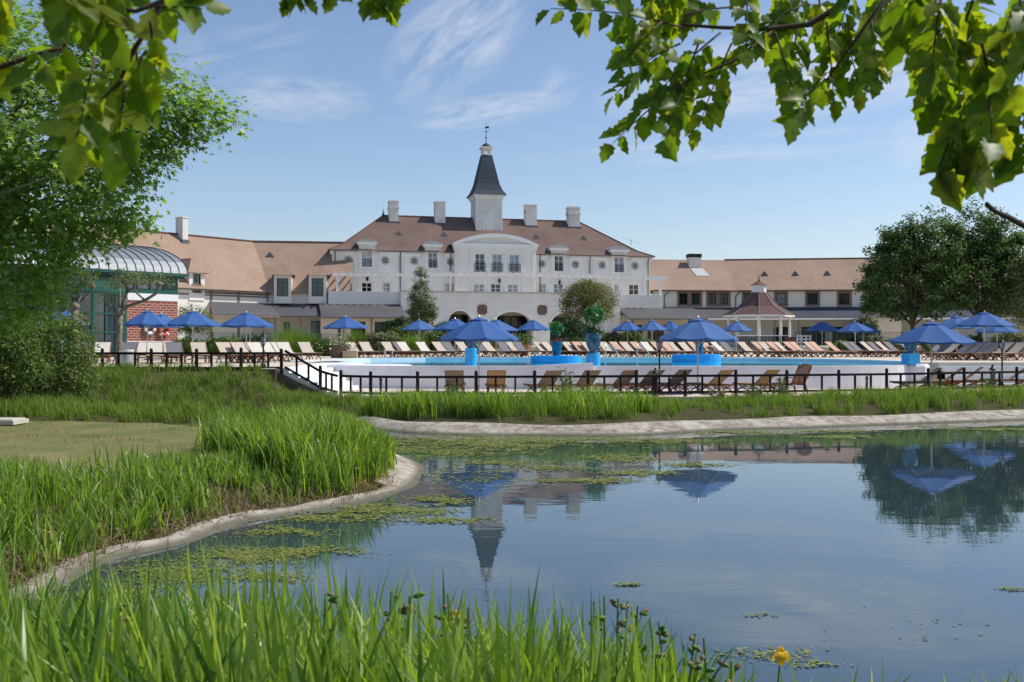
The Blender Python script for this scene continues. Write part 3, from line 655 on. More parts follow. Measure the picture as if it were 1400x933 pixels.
# main roof, bell-cast hips
OV = .45; wr = A.w(664, 299.5, 6.5); 
rings = [(-OV, we-.02), (1.2, we+.75), (D/2, wr)]
def ring(ins, z): return [(uL+ins, ins, z), (uR-ins, ins, z), (uR-ins, D-ins, z), (uL+ins, D-ins, z)]
mb = MB(); r0, r1 = ring(*rings[0]), ring(*rings[1]); ra, rb = (uL+6.6, D/2, wr), (uR-7.2, D/2, wr)
for i in range(4): mb.poly([r0[i], r0[(i+1) % 4], r1[(i+1) % 4], r1[i]])
mb.poly([r1[0], r1[1], rb, ra]); mb.poly([r1[1], r1[2], rb]); mb.poly([r1[2], r1[3], ra, rb]); mb.poly([r1[3], r1[0], ra]); mb.poly(r0[::-1])
mb.build('roof', M['tile_main'], man, fix=True)
mb = MB()
for a, b in ((ra, rb),): mb.tube([a, b], .13, 6)
for a, b, c in ((r0[0], r1[0], ra), (r0[1], r1[1], rb), (r0[2], r1[2], rb), (r0[3], r1[3], ra)): mb.tube([a, b, c], .1, 6)
mb.build('ridge_tiles', M['tile_gaz'], man)
mb = MB(); cutsg = [(A.u(x[0])-.1, A.u(x[1])+.1) for x in dorm]+[(cuL, cuR)]; cutsg.sort(); x = uL-OV
for a, b in cutsg+[(uR+OV, None)]: mb.tube([(x, -OV-.05, we-.04), (a, -OV-.05, we-.04)], .085, 6); x = b
mb.build('gutter', M['gutter'], man)
slope = (wr-we-.75)/(D/2-1.2)
def roof_w(v): return we-.02+(.77/(1.2+OV))*(v+OV) if v < 1.2 else we+.75+slope*(v-1.2)
for p, px in ((ra, 0), (rb, 0)):
    mb = MB(); mb.lathe([(.14, 0), (.16, .2), (.05, .32), (.1, .5), (.03, .6), (.01, 1.2)], 8, (p[0], p[1], p[2])); mb.build('ridge_finial', M['iron'], man)
# dormers
for d, h in zip(dorm, dw):
    a, b, top = A.u(d[0]), A.u(d[1]), A.w((d[0]+d[1])/2, d[2]); zc = A.w((d[0]+d[1])/2, d[2]+8.2); dv = -.12
    mb = MB(); wall_holes(mb, a+.14, b-.14, h[2]-.25, zc, [h], dv, .32)
    for x in (a+.14, b-.14): mb.poly([(x, dv, h[2]-.25), (x, 3.2, h[2]-.25), (x, 3.2, zc), (x, dv, zc)])
    dm = mb.build('dormer', M['stucco'], man)
    m2 = (a+b)/2; hw2 = (b-a)/2; nn = 10; ah = top-zc-.28
    mb = MB(); mb.box(a-.02, b+.02, dv-.2, 0.8, zc, zc+.12); mb.box(a-.1, b+.1, dv-.28, 0.6, zc+.122, zc+.26); mb.build('dormer_cornice', M['trim'], dm)
    prof = [(m2+(hw2+.1)*math.cos(math.pi*k/nn), zc+.262+ah*math.sin(math.pi*k/nn)**.8) for k in range(nn+1)]
    mb = MB(); mb.prismv(prof, dv-.18, 2.6); mb.build('dormer_cap', M['greystone'], dm)
# small triangular roof vents
for px, py in ((545, 324.5), (607, 326.5), (733, 330), (798, 331)):
    v = 3.2
    u = A.u(px, v); z = roof_w(v); mb = MB(); mb.add([(u-.5, v-.25, z-.25), (u+.5, v-.25, z-.25), (u, v-.15, z+.42), (u, v+.9, z+.42)], [(0, 1, 2), (1, 3, 2), (0, 2, 3)]); mb.build('roof_vent', M['pipe'], man)
# chimneys
for i, (x0, x1, yt, yb, cap) in enumerate(((531.5, 545.5, 274, 303, 1), (595, 609, 275.5, 305, 0), (719, 734, 280, 308, 0), (777, 793.5, 282.5, 309, 1))):
    v = 5.3; a, b = A.u(x0, v), A.u(x1, v); zt = A.w((x0+x1)/2, yt, v); mb = MB(); zb = roof_w(v)-.6
    if cap:
        mb.box(a+.06, b-.06, v, v+1.1, zb, zt-1.0); mb.box(a-.04, b+.04, v-.1, v+1.2, zt-1.0, zt-.8); mb.box(a+.05, b-.05, v-.02, v+1.12, zt-.8, zt-.22); mb.box(a-.02, b+.02, v-.08, v+1.18, zt-.22, zt-.1); mb.box(a+.14, b-.14, v+.1, v+1.0, zt-.1, zt+.05)
    else: mb.box(a, b, v, v+1.1, zb, zt-.12); mb.box(a-.05, b+.05, v-.05, v+1.15, zt-.12, zt)
    ch = mb.build('chimney', M['chim'], man)
    mb = MB(); mb.box(a-.12, b+.12, v-.12, v+1.25, roof_w(v)-.3, roof_w(v)+.12); mb.build('flashing', M['pipe'], ch)
    if i >= 2: mb = MB(); mb.box(a-.015, a+.002, v+.35, v+.7, zt-1.1, zt-.7); mb.build('flue_opening', M['darkroom'], ch)
# tower, spire and lantern
vt = 4.4; a, b = A.u(651, vt), A.u(686, vt); sd = b-a; z0 = roof_w(vt)-.3; zc = A.w(668, 268.5, vt)
mb = MB(); mb.box(a, b, vt, vt+sd, z0, zc)
tw = mb.build('tower', M['chim'], man)
mb = MB()
for k in range(1, 7): x = a+sd*k/7; mb.box(x-.015, x+.015, vt-.012, vt+.01, z0, zc-.1)
for x in (a, b): mb.box(x-.06, x+.06, vt-.06, vt+.06, z0, zc-.02); 
mb.build('cladding_batten', M['trim'], tw)
mb = MB(); mb.box(a-.18, b+.18, vt-.18, vt+sd+.18, zc-.32, zc-.001); mb.box(a-.35, b+.35, vt-.35, vt+sd+.35, zc, zc+.18); mb.build('tower_cornice', M['trim'], tw)
cu, cv = (a+b)/2, vt+sd/2; zs = A.w(668, 213.5, cv); e = sd/2
mb = MB(); vs = []
prof = [(e+.52, zc+.182), (e+.12, zc+.75), (e-.22, zc+1.6), (.62, zs)]
for r, z in prof: vs += [(cu-r, cv-r, z), (cu+r, cv-r, z), (cu+r, cv+r, z), (cu-r, cv+r, z)]
mb.add(vs, [(j*4+k, j*4+(k+1) % 4, (j+1)*4+(k+1) % 4, (j+1)*4+k) for j in range(3) for k in range(4)]+[(3, 2, 1, 0), (12, 13, 14, 15)])
mb.build('spire', M['slate'], tw)
zl = A.w(668, 203, cv)
mb = MB(); mb.box(cu-.6, cu+.6, cv-.6, cv+.6, zs, zs+.12)
for i in (-1, 1):
    for j in (-1, 1): mb.box(cu+i*.42-.11, cu+i*.42+.11, cv+j*.42-.11, cv+j*.42+.11, zs+.12, zl-.15)
mb.box(cu-.72, cu+.72, cv-.72, cv+.72, zl-.15, zl+.08); mb.box(cu-.55, cu+.55, cv-.55, cv+.55, zl-.25, zl-.151); mb.build('lantern', M['chim'], tw)
mb = MB(); mb.lathe([(.6, zl+.081), (.56, zl+.25), (.4, zl+.45), (.15, zl+.58), (.06, zl+.7)], 12, (cu, cv, 0)); mb.build('lantern_cap', M['slate'], tw)
zt = A.w(668, 168, cv); mb = MB(); mb.tube([(cu, cv, zl+.6), (cu, cv, zt)], [.05, .02], 6); mb.lathe([(.02, -.14), (.14, 0), (.02, .14)], 8, (cu, cv, zl+.6+(zt-zl)*.22))
zz = zl+.6+(zt-zl)*.45
mb.tube([(cu-.32, cv, zz), (cu+.32, cv, zz)], .025, 5); mb.tube([(cu, cv-.32, zz), (cu, cv+.32, zz)], .025, 5); mb.add([(cu-.3, cv, zz+.55), (cu+.35, cv, zz+.75), (cu+.35, cv, zz+.4), (cu-.3, cv+.03, zz+.55), (cu+.35, cv+.03, zz+.75), (cu+.35, cv+.03, zz+.4)], [(0, 1, 2), (3, 5, 4), (0, 3, 4, 1), (1, 4, 5, 2), (2, 5, 3, 0)])
mb.build('weather_vane', M['iron'], tw)
# aerial on the roof
q = A.pt(863, 349, 2.5); q = (q[0], q[1], roof_w(2.5)-.1); zt = A.w(863, 328.5, 2.5); mb = MB(); mb.tube([q, (q[0], q[1], zt)], .03, 5)
e0, e1 = (q[0]-1.3, q[1]-.2, zt-.05+.35), (q[0]+1.0, q[1]+.2, zt-.3); mb.tube([e0, e1], .022, 5)
for k in range(7):
    t = k/6; x = Vector(e0).lerp(Vector(e1), t); hh = .28-.12*t; mb.tube([x+Vector((0, -hh, -.05)), x+Vector((0, hh, .05))], .014, 4)
mb.build('aerial', M['pipe'], man)
# arcade terrace in front, v from -5
AV = -5.0; al, ar = A.u(548, AV), A.u(840, AV); wp = A.w(690, 401, AV)
arches = []
for x0, x1, yt in ((612.5, 645.7, 425), (673.5, 728, 426.5), (752, 790, 428.5)):
    arches.append((A.u(x0, AV), A.u(x1, AV), A.w((x0+x1)/2, yt, AV)))
mb = MB(); x = al; soff = []
for a, b, top in arches:
    mb.poly([(x, AV, 0), (a, AV, 0), (a, AV, wp), (x, AV, wp)]); n = 20; r = (b-a)/2; m2 = (a+b)/2
    hgt = min(r, 1.75); spr = top-hgt
    pts = [(m2-r*math.cos(math.pi*k/n), spr+hgt*math.sin(math.pi*k/n)) for k in range(n+1)]
    for k in range(n):
        p, q = pts[k], pts[k+1]; mb.poly([(p[0], AV, p[1]), (q[0], AV, q[1]), (q[0], AV, wp), (p[0], AV, wp)])
        mb.poly([(p[0], AV, p[1]), (p[0], AV+.9, p[1]), (q[0], AV+.9, q[1]), (q[0], AV, q[1])])
        # raised archivolt
        for s in (1,):
            po, qo = ((p[0]-m2)*1.13+m2, (p[1]-spr)*1.16+spr), ((q[0]-m2)*1.13+m2, (q[1]-spr)*1.16+spr); soff.append([p, q, qo, po])
    for e2 in (a, b): mb.poly([(e2, AV, 0), (e2, AV+.9, 0), (e2, AV+.9, spr), (e2, AV, spr)])
    x = b
mb.poly([(x, AV, 0), (ar, AV, 0), (ar, AV, wp), (x, AV, wp)])
for e2 in (al, ar): mb.poly([(e2, AV, 0), (e2, 0, 0), (e2, 0, wp), (e2, AV, wp)])
mb.poly([(al, AV, wp), (ar, AV, wp), (ar, AV+.35, wp), (al, AV+.35, wp)]); mb.poly([(al, AV+.35, wp), (ar, AV+.35, wp), (ar, AV+.35, wT), (al, AV+.35, wT)])
mb.poly([(al, AV+.35, wT), (ar, AV+.35, wT), (ar, 0, wT), (al, 0, wT)])
mb.build('arcade_wall', M['stucco2'], man, fix=False)
mb = MB()
for i, (p, q, qo, po) in enumerate(soff):
    mb.prismv([p, q, qo, po], AV-.09, AV-.003)
    if i % 20 == 19: mb.build('archivolt', M['stucco2'], man); mb = MB()
mb = MB(); mb.box(al-.1, ar+.1, AV-.16, AV+.5, wp+.003, wp+.16); mb.build('parapet_coping', M['greystone'], man)
mb = MB(); mb.box(ar-.3, ar+.55, AV-.5, AV+.4, 0, wp+.18); mb.box(ar-.4, ar+.65, AV-.6, AV+.5, wp+.18, wp+.36); mb.build('corner_pier', M['stucco2'], man)
mb = MB(); mb.box(al+.05, ar-.05, -2.2, -2.0, 0, wT-.05); mb.build('arcade_back_wall', M['cream'], man)
for i, (a, b, top) in enumerate(arches):
    mb = MB(); m2 = (a+b)/2; hw2 = (b-a)/2-.02; z1 = top-.5
    for k in range(6): x = a+(b-a)*k/5; mb.box(x-.06, x+.06, -2.36, -2.24, 0, z1)
    for z in (.1, 2.2, z1): mb.box(a, b, -2.35, -2.25, z-.06, z+.06)
    f = mb.build('arch_glazing', M['iron'], man); g = MB(); g.box(a, b, -2.23, -2.205, .05, z1); g.build('pane', M['glassdark'], f)
for px, py in ((659.3, 423.7), (741.3, 424.3)):
    u, z = A.u(px, AV), A.w(px, py, AV); mb = MB(); s, k = .56, .40
    mb.prismv([(u-k, z-s), (u+k, z-s), (u+k, z-k), (u+s, z-k), (u+s, z+k), (u+k, z+k), (u+k, z+s), (u-k, z+s), (u-k, z+k), (u-s, z+k), (u-s, z-k), (u-k, z-k)], AV-.07, AV-.002); mb.build('brick_plaque', M['plaque'], man)
# pergola on the terrace
PV = -4.2; posts = [461, 492, 522.5, 552, 589, 616, 643, 665, 689.6, 713, 735, 749, 782.5, 801.7, 837.4, 848, 877, 903]
pg = []
for px in posts:
    u = A.u(px, PV); zt = A.w(px, 378, PV) if px < 700 else A.w(px, lerp(px, [700, 903], [378, 383.5]), PV)
    z0 = wT-.0 if A.u(548, AV) < u < ar else wT-1.3
    mb = MB(); mb.box(u-.13, u+.13, PV-.13, PV+.13, z0, zt-.002); mb.box(u-.19, u+.19, PV-.19, PV+.19, zt-.45, zt-.25); mb.build('pergola_post', M['whitepaint'], man); pg.append((u, zt))
mb = MB()
for dv in (-.16, .12):
    for (a, za), (b, zb) in zip(pg[:-1], pg[1:]): mb.bar((a-.02, PV+dv, za+.16), (b+.02, PV+dv, zb+.16), .09, .30)
mb.bar((pg[-1][0], PV-.16, pg[-1][1]+.16), (pg[-1][0]+.7, PV-.16, pg[-1][1]+.16), .09, .30)
mb.bar((pg[0][0]-.6, PV-.16, pg[0][1]+.16), (pg[0][0], PV-.16, pg[0][1]+.16), .09, .30)
mb.build('pergola_beam', M['whitepaint'], man)
mb = MB()
nr = 46
for k in range(nr):
    u = pg[0][0]-.4+(pg[-1][0]+.9-pg[0][0])*k/(nr-1); z = float(np.interp(u, [p[0] for p in pg], [p[1] for p in pg]))
    mb = MB(); mb.box(u-.05, u+.05, PV-.75, -.02, z+.312, z+.50); mb.build('pergola_rafter', M['whitepaint'], man)
for (px, py) in ((502, 381), (626.5, 382), (680, 384.5), (764.7, 386)):
    u, z = A.u(px, -.2), A.w(px, py, -.2); v = -1.0 if 640 < px < 720 else -.12
    mb = MB(); mb.tube([(u, v, z+.3), (u, v-.22, z+.35), (u, v-.22, z+.2)], .025, 5); mb.lathe([(.05, .2), (.17, .14), (.13, -.22), (.05, -.3)], 6, (u, v-.22, z)); mb.build('wall_lantern', M['iron'], man)
# lower parapets and lean-to wings of the manor, left and right
lw0 = A.u(449, -4.4); LV = -4.4; zp0, zp1 = A.w(500, 400, LV), A.w(500, 416, LV)
mb = MB(); mb.box(lw0, al-.02, LV, LV+.3, zp1-.6, zp0); mb.box(lw0, al-.05, LV+.302, -.02, zp1-.3, wT); mb.box(lw0, al-.02, LV-.05, LV+.36, zp0+.002, zp0+.12); mb.build('side_parapet', M['stucco2'], man)
LF = -8.2; zl1 = A.w(500, 433.5, LF)
mb = MB(); slab(mb, [(lw0-1, LF, zl1), (al+.1, LF, zl1), (al+.1, LV-.01, zp1), (lw0-1, LV-.01, zp1)], .12); mb.build('lean_to_roof', M['slate_low'], man)
wl = []
for a, b, c, d in ((462, 466, 440, 470), (480, 500, 440, 468), (512, 535, 440, 468)): wl.append((A.u(a, -7.4), A.u(b, -7.4), .35, A.w(a, c, -7.4)))
mb = MB(); wall_holes(mb, lw0-1, al+.05, 0, zl1+.25, wl, -7.4, .25); mb.poly([(lw0-1, -6.8, 0), (al+.05, -6.8, 0), (al+.05, -6.8, zl1), (lw0-1, -6.8, zl1)]); mb.build('lean_to_wall', M['cream'], man)
for h in wl: window(man, h, -7.4, 3, 3, M['greenframe'], M['glassdark'], 'window', depth=.22)
mb = MB(); mb.tube([(lw0-1, LF-.06, zl1-.08), (al+.1, LF-.06, zl1-.08)], .08, 6); mb.build('gutter', M['gutter'], man)
mb = MB()
for px in (470, 508, 541): u = A.u(px, -7.5); mb = MB(); mb.tube([(u, -7.52, 0), (u, -7.52, zl1)], .06, 5); mb.build('downpipe', M['gutter'], man)
rw1 = A.u(906, -4.4); zq0, zq1 = A.w(870, 404.5, LV), A.w(870, 421, LV)
mb = MB(); mb.box(ar+.56, rw1, LV, LV+.3, zq1-.6, zq0); mb.box(ar+.56, rw1, LV+.302, -.02, zq1-.3, min(wT, zq0-.9)); mb.box(ar+.56, rw1, LV-.05, LV+.36, zq0+.002, zq0+.1); mb.build('side_parapet', M['stucco'], man)
zr1 = A.w(870, 435.5, LF)
mb = MB(); slab(mb, [(ar+.56, LF, zr1), (rw1+4, LF, zr1), (rw1+4, LV-.01, zq1), (ar+.56, LV-.01, zq1)], .12); mb.build('lean_to_roof', M['slate_low'], man)
mb = MB(); mb.box(ar+.6, rw1+4, -5.2, -5.0, 0, zr1+.4); mb.build('lean_to_wall', M['cream'], man)
for k in range(5): u = ar+1.2+(rw1+3-ar)*k/4; mb = MB(); mb.box(u-.1, u+.1, LF+.25, LF+.45, 0, zr1-.05); mb.build('lean_to_post', M['timber'], man)
for k in range(3): window(man, (ar+1.4+k*2.7, ar+3.4+k*2.7, .1, 2.4), -5.21, 3, 2, M['iron'], M['glassdark'], 'window', depth=.05)

# ---- left wing: two ranges meeting in a valley
B = Fac(368, 109, 8, False); WA = Fac(368, 109, 52, False)
lwg = empty('hotel_wing', B.loc(), 0, 'half timbered wing', 'hotel')
lwg['label'] = 'half timbered wing with tan roof and green framed dormers beside the glass pavilion'
be = B.w(410, 395); br = B.w(400, 331.5, 6)
def off(th, v): return Vector((-math.sin(R(th))*v, math.cos(R(th))*v))
# plan points: valley meets the ridges
def meet(v): # point at depth v behind both wall lines
    m = Matrix(((-math.sin(R(52)), math.cos(R(52))), (-math.sin(R(8)), math.cos(R(8))))); return m.inverted() @ Vector((v, v))
j0, j6, j12, jm = meet(0), meet(6), meet(12), meet(-.5)
dA = Vector((math.cos(R(52)), math.sin(R(52)))); dB = Vector((math.cos(R(8)), math.sin(R(8))))
a_end = -30.0; b_end = B.u(462)
mb = MB(); eo = be-.45*(br-be)/6
pA0, pA6, pA12 = jm+dA*a_end, j6+dA*a_end, j12+dA*a_end
slab(mb, [(jm.x, jm.y, eo), (pA0.x, pA0.y, eo), (pA6.x, pA6.y, br), (j6.x, j6.y, br)], .15)
slab(mb, [(j6.x, j6.y, br), (pA6.x, pA6.y, br), (pA12.x, pA12.y, be), (j12.x, j12.y, be)], .15); mb.build('roof', M['tile_wing'], lwg)
pB0, pB6, pB12 = jm+dB*(b_end+1), j6+dB*(b_end+4.2), j12+dB*(b_end+7)
mb = MB(); slab(mb, [(jm.x, jm.y, eo), (pB0.x, pB0.y, eo), (pB6.x, pB6.y, br), (j6.x, j6.y, br)], .15)
slab(mb, [(j6.x, j6.y, br), (pB6.x, pB6.y, br), (pB12.x, pB12.y, be), (j12.x, j12.y, be)], .15); mb.build('roof', M['tile_wing'], lwg)
mb = MB(); mb.tube([(pA6.x, pA6.y, br+.03), (j6.x, j6.y, br+.03)], .14, 6); mb.build('ridge_tiles', M['tile_gaz'], lwg)
mb = MB(); mb.tube([(j6.x, j6.y, br+.03), (pB6.x, pB6.y, br+.03)], .14, 6); mb.build('ridge_tiles', M['tile_gaz'], lwg)
mb = MB(); 
mb = MB(WA.tr); dA1 = (WA.u(263), WA.u(273), WA.w(268, 400), WA.w(268, 374.5))
wall_holes(mb, a_end, 0, 0, be, []); mb.poly([(a_end, .5, 0), (0, .5, 0), (0, .5, be), (a_end, .5, be)]); mb.build('wall', M['stucco_wing'], lwg)
mb = MB(WA.tr)
for px in (288.5, 326): u = WA.u(px); mb.box(u-.14, u+.14, -.05, -.003, 0, be-.2)
for py in (401, ): z = WA.w(310, py); mb.box(WA.u(262), -.1, -.045, -.004, z-.1, z+.1)
z = WA.w(310, 404.5); mb.box(WA.u(240), -.1, -.04, -.004, z-.08, z+.08)
mb.box(a_end, -.05, -.06, -.005, be-.3, be-.05); mb.build('timber_framing', M['timber'], lwg)
mb = MB(WA.tr); mb.tube([(a_end, -.55, eo-.02), (-.5, -.5, eo-.02)], .08, 6); mb.build('gutter', M['gutter'], lwg)
# dormers on the canted range
for (px0, px1, yt) in ((262.5, 274.5, 375),):
    a, b = WA.u(258), WA.u(279); zt = WA.w(268, 372.5); h = (WA.u(263), WA.u(274), WA.w(268, 400.5), WA.w(268, 374.5))
    mb = MB(WA.tr); wall_holes(mb, a, b, be-1.6, zt, [h], -.1, .25)
    for x in (a, b): mb.poly([(x, -.1, be-1.6), (x, 4, be-1.6), (x, 4, zt), (x, -.1, zt)])
    dm = mb.build('dormer', M['stucco_wing'], lwg)
    mb = MB(WA.tr); zr = zt+1.5; m2 = (a+b)/2
    for s, e2 in ((a-.35, 1), (b+.35, -1)): slab(mb, [(s, -.45, zt-.05), (m2, .9, zr), (m2, 5.5, zr), (s, 5.5, zt-.05)], .08)
    mb.add([(a-.35, -.45, zt-.06), (b+.35, -.45, zt-.06), (m2, .9, zr-.02)], [(0, 1, 2)]); mb.build('dormer_roof', M['tile_wing'], dm)
    window(dm, h, -.1, 2, 3, M['iron'], M['glass'], 'dormer_window', WA.tr, depth=.22)
    railing(dm, h[0]-.1, h[1]+.1, h[2], h[2]+.95, -.16, WA.tr, 6)
mb = MB(WA.tr); a, b = WA.u(226), WA.u(247); zt = WA.w(238, 372)-.4; m2 = (a+b)/2
for s in (a, b): slab(mb, [(s, -.45, zt), (m2, .9, zt+1.5), (m2, 5.5, zt+1.5), (s, 5.5, zt)], .08)
mb.add([(a, -.44, zt-.02), (b, -.44, zt-.02), (m2, .9, zt+1.45)], [(0, 1, 2)]); dm = mb.build('dormer', M['tile_wing'], lwg)
mb = MB(WA.tr); mb.box(a+.35, b-.35, -.1, 3.5, be-1.6, zt-.03); mb.build('dormer_wall', M['stucco_wing'], dm)
# wide chimney
v = 5.2; a, b = WA.u(237, v), WA.u(258, v)-1.2; zt = WA.w(248, 296.5, v); mb = MB(WA.tr); mb.box(a+1.0, b+1.0, v-.2, v+1.1, br-2, zt-.12); mb.box(a+.94, b+1.06, v-.26, v+1.16, zt-.12, zt); ch = mb.build('chimney', M['chim'], lwg)
mb = MB(WA.tr); mb.box(a+.9, b+1.1, v-.3, v+1.1, br-1.2, br-.6); mb.build('flashing', M['pipe'], ch)
# front range wall and dormers
h1 = [(B.u(a, -.62), B.u(b, -.62), B.w(a, 405.5, -.62), B.w(a, 380.5, -.62)) for a, b in ((378.3, 394.2), (426, 442.2))]
mb = MB(B.tr); mb.box(0, b_end, 0, .3, 0, be); mb.build('wall', M['stucco_wing'], lwg)
zs = B.w(420, 363, 2.6)
for h, (a, b) in zip(h1, ((374.5, 398.5), (422, 446.3))):
    a, b = B.u(a, -.62), B.u(b, -.62); zt = B.w(386, 375.5, -.62); m2 = (a+b)/2
    mb = MB(B.tr); wall_holes(mb, a, b, B.w(386, 415, -.62), zt, [h], -.62, .25)
    for x in (a, b): mb.poly([(x, -.62, be-2), (x, 3.4, be-2), (x, 3.4, zt), (x, -.62, zt)])
    dm = mb.build('dormer', M['stucco_wing'], lwg); zr = zt+1.15
    mb = MB(B.tr)
    for s in (a-.3, b+.3): slab(mb, [(s, -.98, zt-.04), (m2, .0, zr), (m2, 4.5, zr), (s, 4.5, zt-.04)], .08)
    mb.add([(a-.3, -.98, zt-.06), (b+.3, -.98, zt-.06), (m2, .0, zr-.02)], [(0, 1, 2)]); mb.build('dormer_roof', M['tile_wing'], dm)
    window(dm, h, -.62, 2, 4, M['greenframe'], M['glass'], 'dormer_window', B.tr, depth=.2)
# shed strip joining the dormers
for p, q in ((366, 374), (399, 421.5), (446.8, 462)):
    mb = MB(B.tr); slab(mb, [(B.u(p), -.75, be-.45), (B.u(q), -.75, be-.45), (B.u(q), 3.0, zs), (B.u(p), 3.0, zs)], .12); mb.build('dormer_band_roof', M['tile_wing'], lwg)
mb = MB(B.tr); mb.tube([(B.u(366), -.56, be-.55), (B.u(373), -.56, be-.6)], .08, 6); mb.tube([(B.u(367), -.4, be-.6), (B.u(366), -.15, be-1.4), (B.u(365), -.1, 4.8)], .07, 6); mb.build('downpipe', M['pipe'], lwg)
mb = MB(B.tr); v = 4.2; u, z = B.u(369, v), be+(br-be)*v/6; mb.add([(u-.6, v-.3, z-.3), (u+.6, v-.3, z-.3), (u, v-.2, z+.4), (u, v+.8, z+.4)], [(0, 1, 2), (1, 3, 2), (0, 2, 3)]); mb.build('roof_vent', M['pipe'], lwg)
# lean-to all along
lt = B.w(410, 415.5); lb = B.w(410, 432, -3.6)
jl = meet(-3.6); q0, q1 = jl+dA*-8.2, jl+dB*(B.u(462, -3.6)+1.5)
k0, k1 = j0+dA*-7.6, j0+dB*b_end
mb = MB(); slab(mb, [(q0.x, q0.y, lb), (jl.x, jl.y, lb), (j0.x, j0.y, lt), (k0.x, k0.y, lt)], .1); mb.build('lean_to_roof', M['slate_low'], lwg)
mb = MB(); slab(mb, [(jl.x, jl.y, lb), (q1.x, q1.y, lb), (k1.x, k1.y, lt), (j0.x, j0.y, lt)], .1); mb.build('lean_to_roof', M['slate_low'], lwg)
mb = MB(); mb.bar((q0.x, q0.y, lb-.12), (jl.x, jl.y, lb-.12), .14, .14); mb.bar((jl.x, jl.y, lb-.12), (q1.x, q1.y, lb-.12), .14, .14); mb.bar((q0.x, q0.y, lb-.1), (k0.x, k0.y, lt-.15), .12, .2); mb.build('lean_to_beam', M['timber'], lwg)
hb = [(B.u(425.5, -.05), B.u(444, -.05), .9, B.w(434, 439.5)), (B.u(388, -.05), B.u(396, -.05), .9, B.w(390, 441))]
for h in hb: window(lwg, h, -.2, 2, 3, M['greenframe'], M['curtain'], 'window', B.tr, depth=.16)
for px in (376, 411, 458):
    u = B.u(px, -3.5); mb = MB(B.tr); mb.box(u-.08, u+.08, -3.55, -3.4, 0, lb-.15); mb.build('lean_to_post', M['timber'], lwg)

# ---- right wing
Cc = Fac(1005, 125, 7, False); Dd = Fac(1005, 125, -8, False)
rwg = empty('hotel_wing', Cc.loc(), 0, 'two storey cream wing with plain tan tiled roof and brick framed windows behind the gazebo', 'hotel')
ce = Cc.w(1005, 394.5); cr = Cc.w(1000, 356, 6.5)
def meet2(v):
    m = Matrix(((-math.sin(R(7)), math.cos(R(7))), (-math.sin(R(-8)), math.cos(R(-8))))); return m.inverted() @ Vector((v, v))
m0, m6, m13, me_ = meet2(0), meet2(6.5), meet2(13), meet2(-.55)
dC = Vector((math.cos(R(7)), math.sin(R(7)))); dD = Vector((math.cos(R(-8)), math.sin(R(-8)))); c0 = Cc.u(893); d1 = Dd.u(1440)
eo2 = ce-.5*(cr-ce)/6.5
mb = MB(); p0, p6, p13 = me_+dC*(c0-.5), m6+dC*(c0-4), m13+dC*(c0-6)
slab(mb, [(p0.x, p0.y, eo2), (me_.x, me_.y, eo2), (m6.x, m6.y, cr), (p6.x, p6.y, cr)], .15); slab(mb, [(p6.x, p6.y, cr), (m6.x, m6.y, cr), (m13.x, m13.y, ce), (p13.x, p13.y, ce)], .15); mb.build('roof', M['tile_wing'], rwg)
mb = MB(); e0, e6, e13 = me_+dD*d1, m6+dD*(d1), m13+dD*d1
slab(mb, [(me_.x, me_.y, eo2), (e0.x, e0.y, eo2), (e6.x, e6.y, cr), (m6.x, m6.y, cr)], .15); slab(mb, [(m6.x, m6.y, cr), (e6.x, e6.y, cr), (e13.x, e13.y, ce), (m13.x, m13.y, ce)], .15); mb.build('roof', M['tile_wing'], rwg)
mb = MB(); mb.tube([(m6.x, m6.y, cr+.03), (e6.x, e6.y, cr+.03)], .13, 6); mb.build('ridge_tiles', M['tile_gaz'], rwg)
def wing_windows(Fc, lst, y0, y1, cols):
    hs = []
    for a, b in lst: hs.append((Fc.u(a), Fc.u(b), Fc.w((a+b)/2, y1), Fc.w((a+b)/2, y0)))
    return hs
hc = wing_windows(Cc, [(928.5, 940.5), (945.5, 957.5), (968, 979.5), (984.5, 996)], 401, 416.5, 2)
hd = wing_windows(Dd, [(1017, 1027), (1061, 1074.5), (1103.5, 1118), (1147, 1161.5), (1190.5, 1204), (1232, 1245), (1276, 1289), (1318, 1331), (1361, 1374)], 401.3, 416.5, 2)
for Fc, hs, u0, u1 in ((Cc, hc, c0, 0), (Dd, hd, 0, d1)):
    mb = MB(Fc.tr); wall_holes(mb, u0, u1, 0, ce, hs); mb.poly([(u0, .5, 0), (u1, .5, 0), (u1, .5, ce), (u0, .5, ce)]); mb.build('wall', M['stucco_wing'], rwg)
    for i, h in enumerate(hs):
        window(rwg, h, 0, 2, 2, M['iron'], M['curtain'] if i in (1, 2) and Fc is Dd else M['glassdark'], 'window', Fc.tr)
        a, b, c, d = h; s = .26; mb = MB(Fc.tr)
        for (p, q2, r, t2) in ((a-s, a, c-s, d+s), (b, b+s, c-s, d+s), (a, b, d, d+s), (a, b, c-s, c)): mb.box(p, q2, -.06-.002*i, -.003, r, t2)
        mb.build('brick_surround', M['brown_surround'], rwg)
    mb = MB(Fc.tr); mb.tube([(u0, -.62, eo2-.02), (u1, -.62, eo2-.02)], .09, 6); mb.build('gutter', M['gutter'], rwg)
for Fc, px in ((Cc, 908), (Cc, 1005.5)):
    u = Fc.u(px); mb = MB(Fc.tr); mb.tube([(u+.5, -.5, eo2-.1), (u, -.1, eo2-.7), (u, -.1, 4.4)], .07, 6); mb.build('downpipe', M['pipe'], rwg)
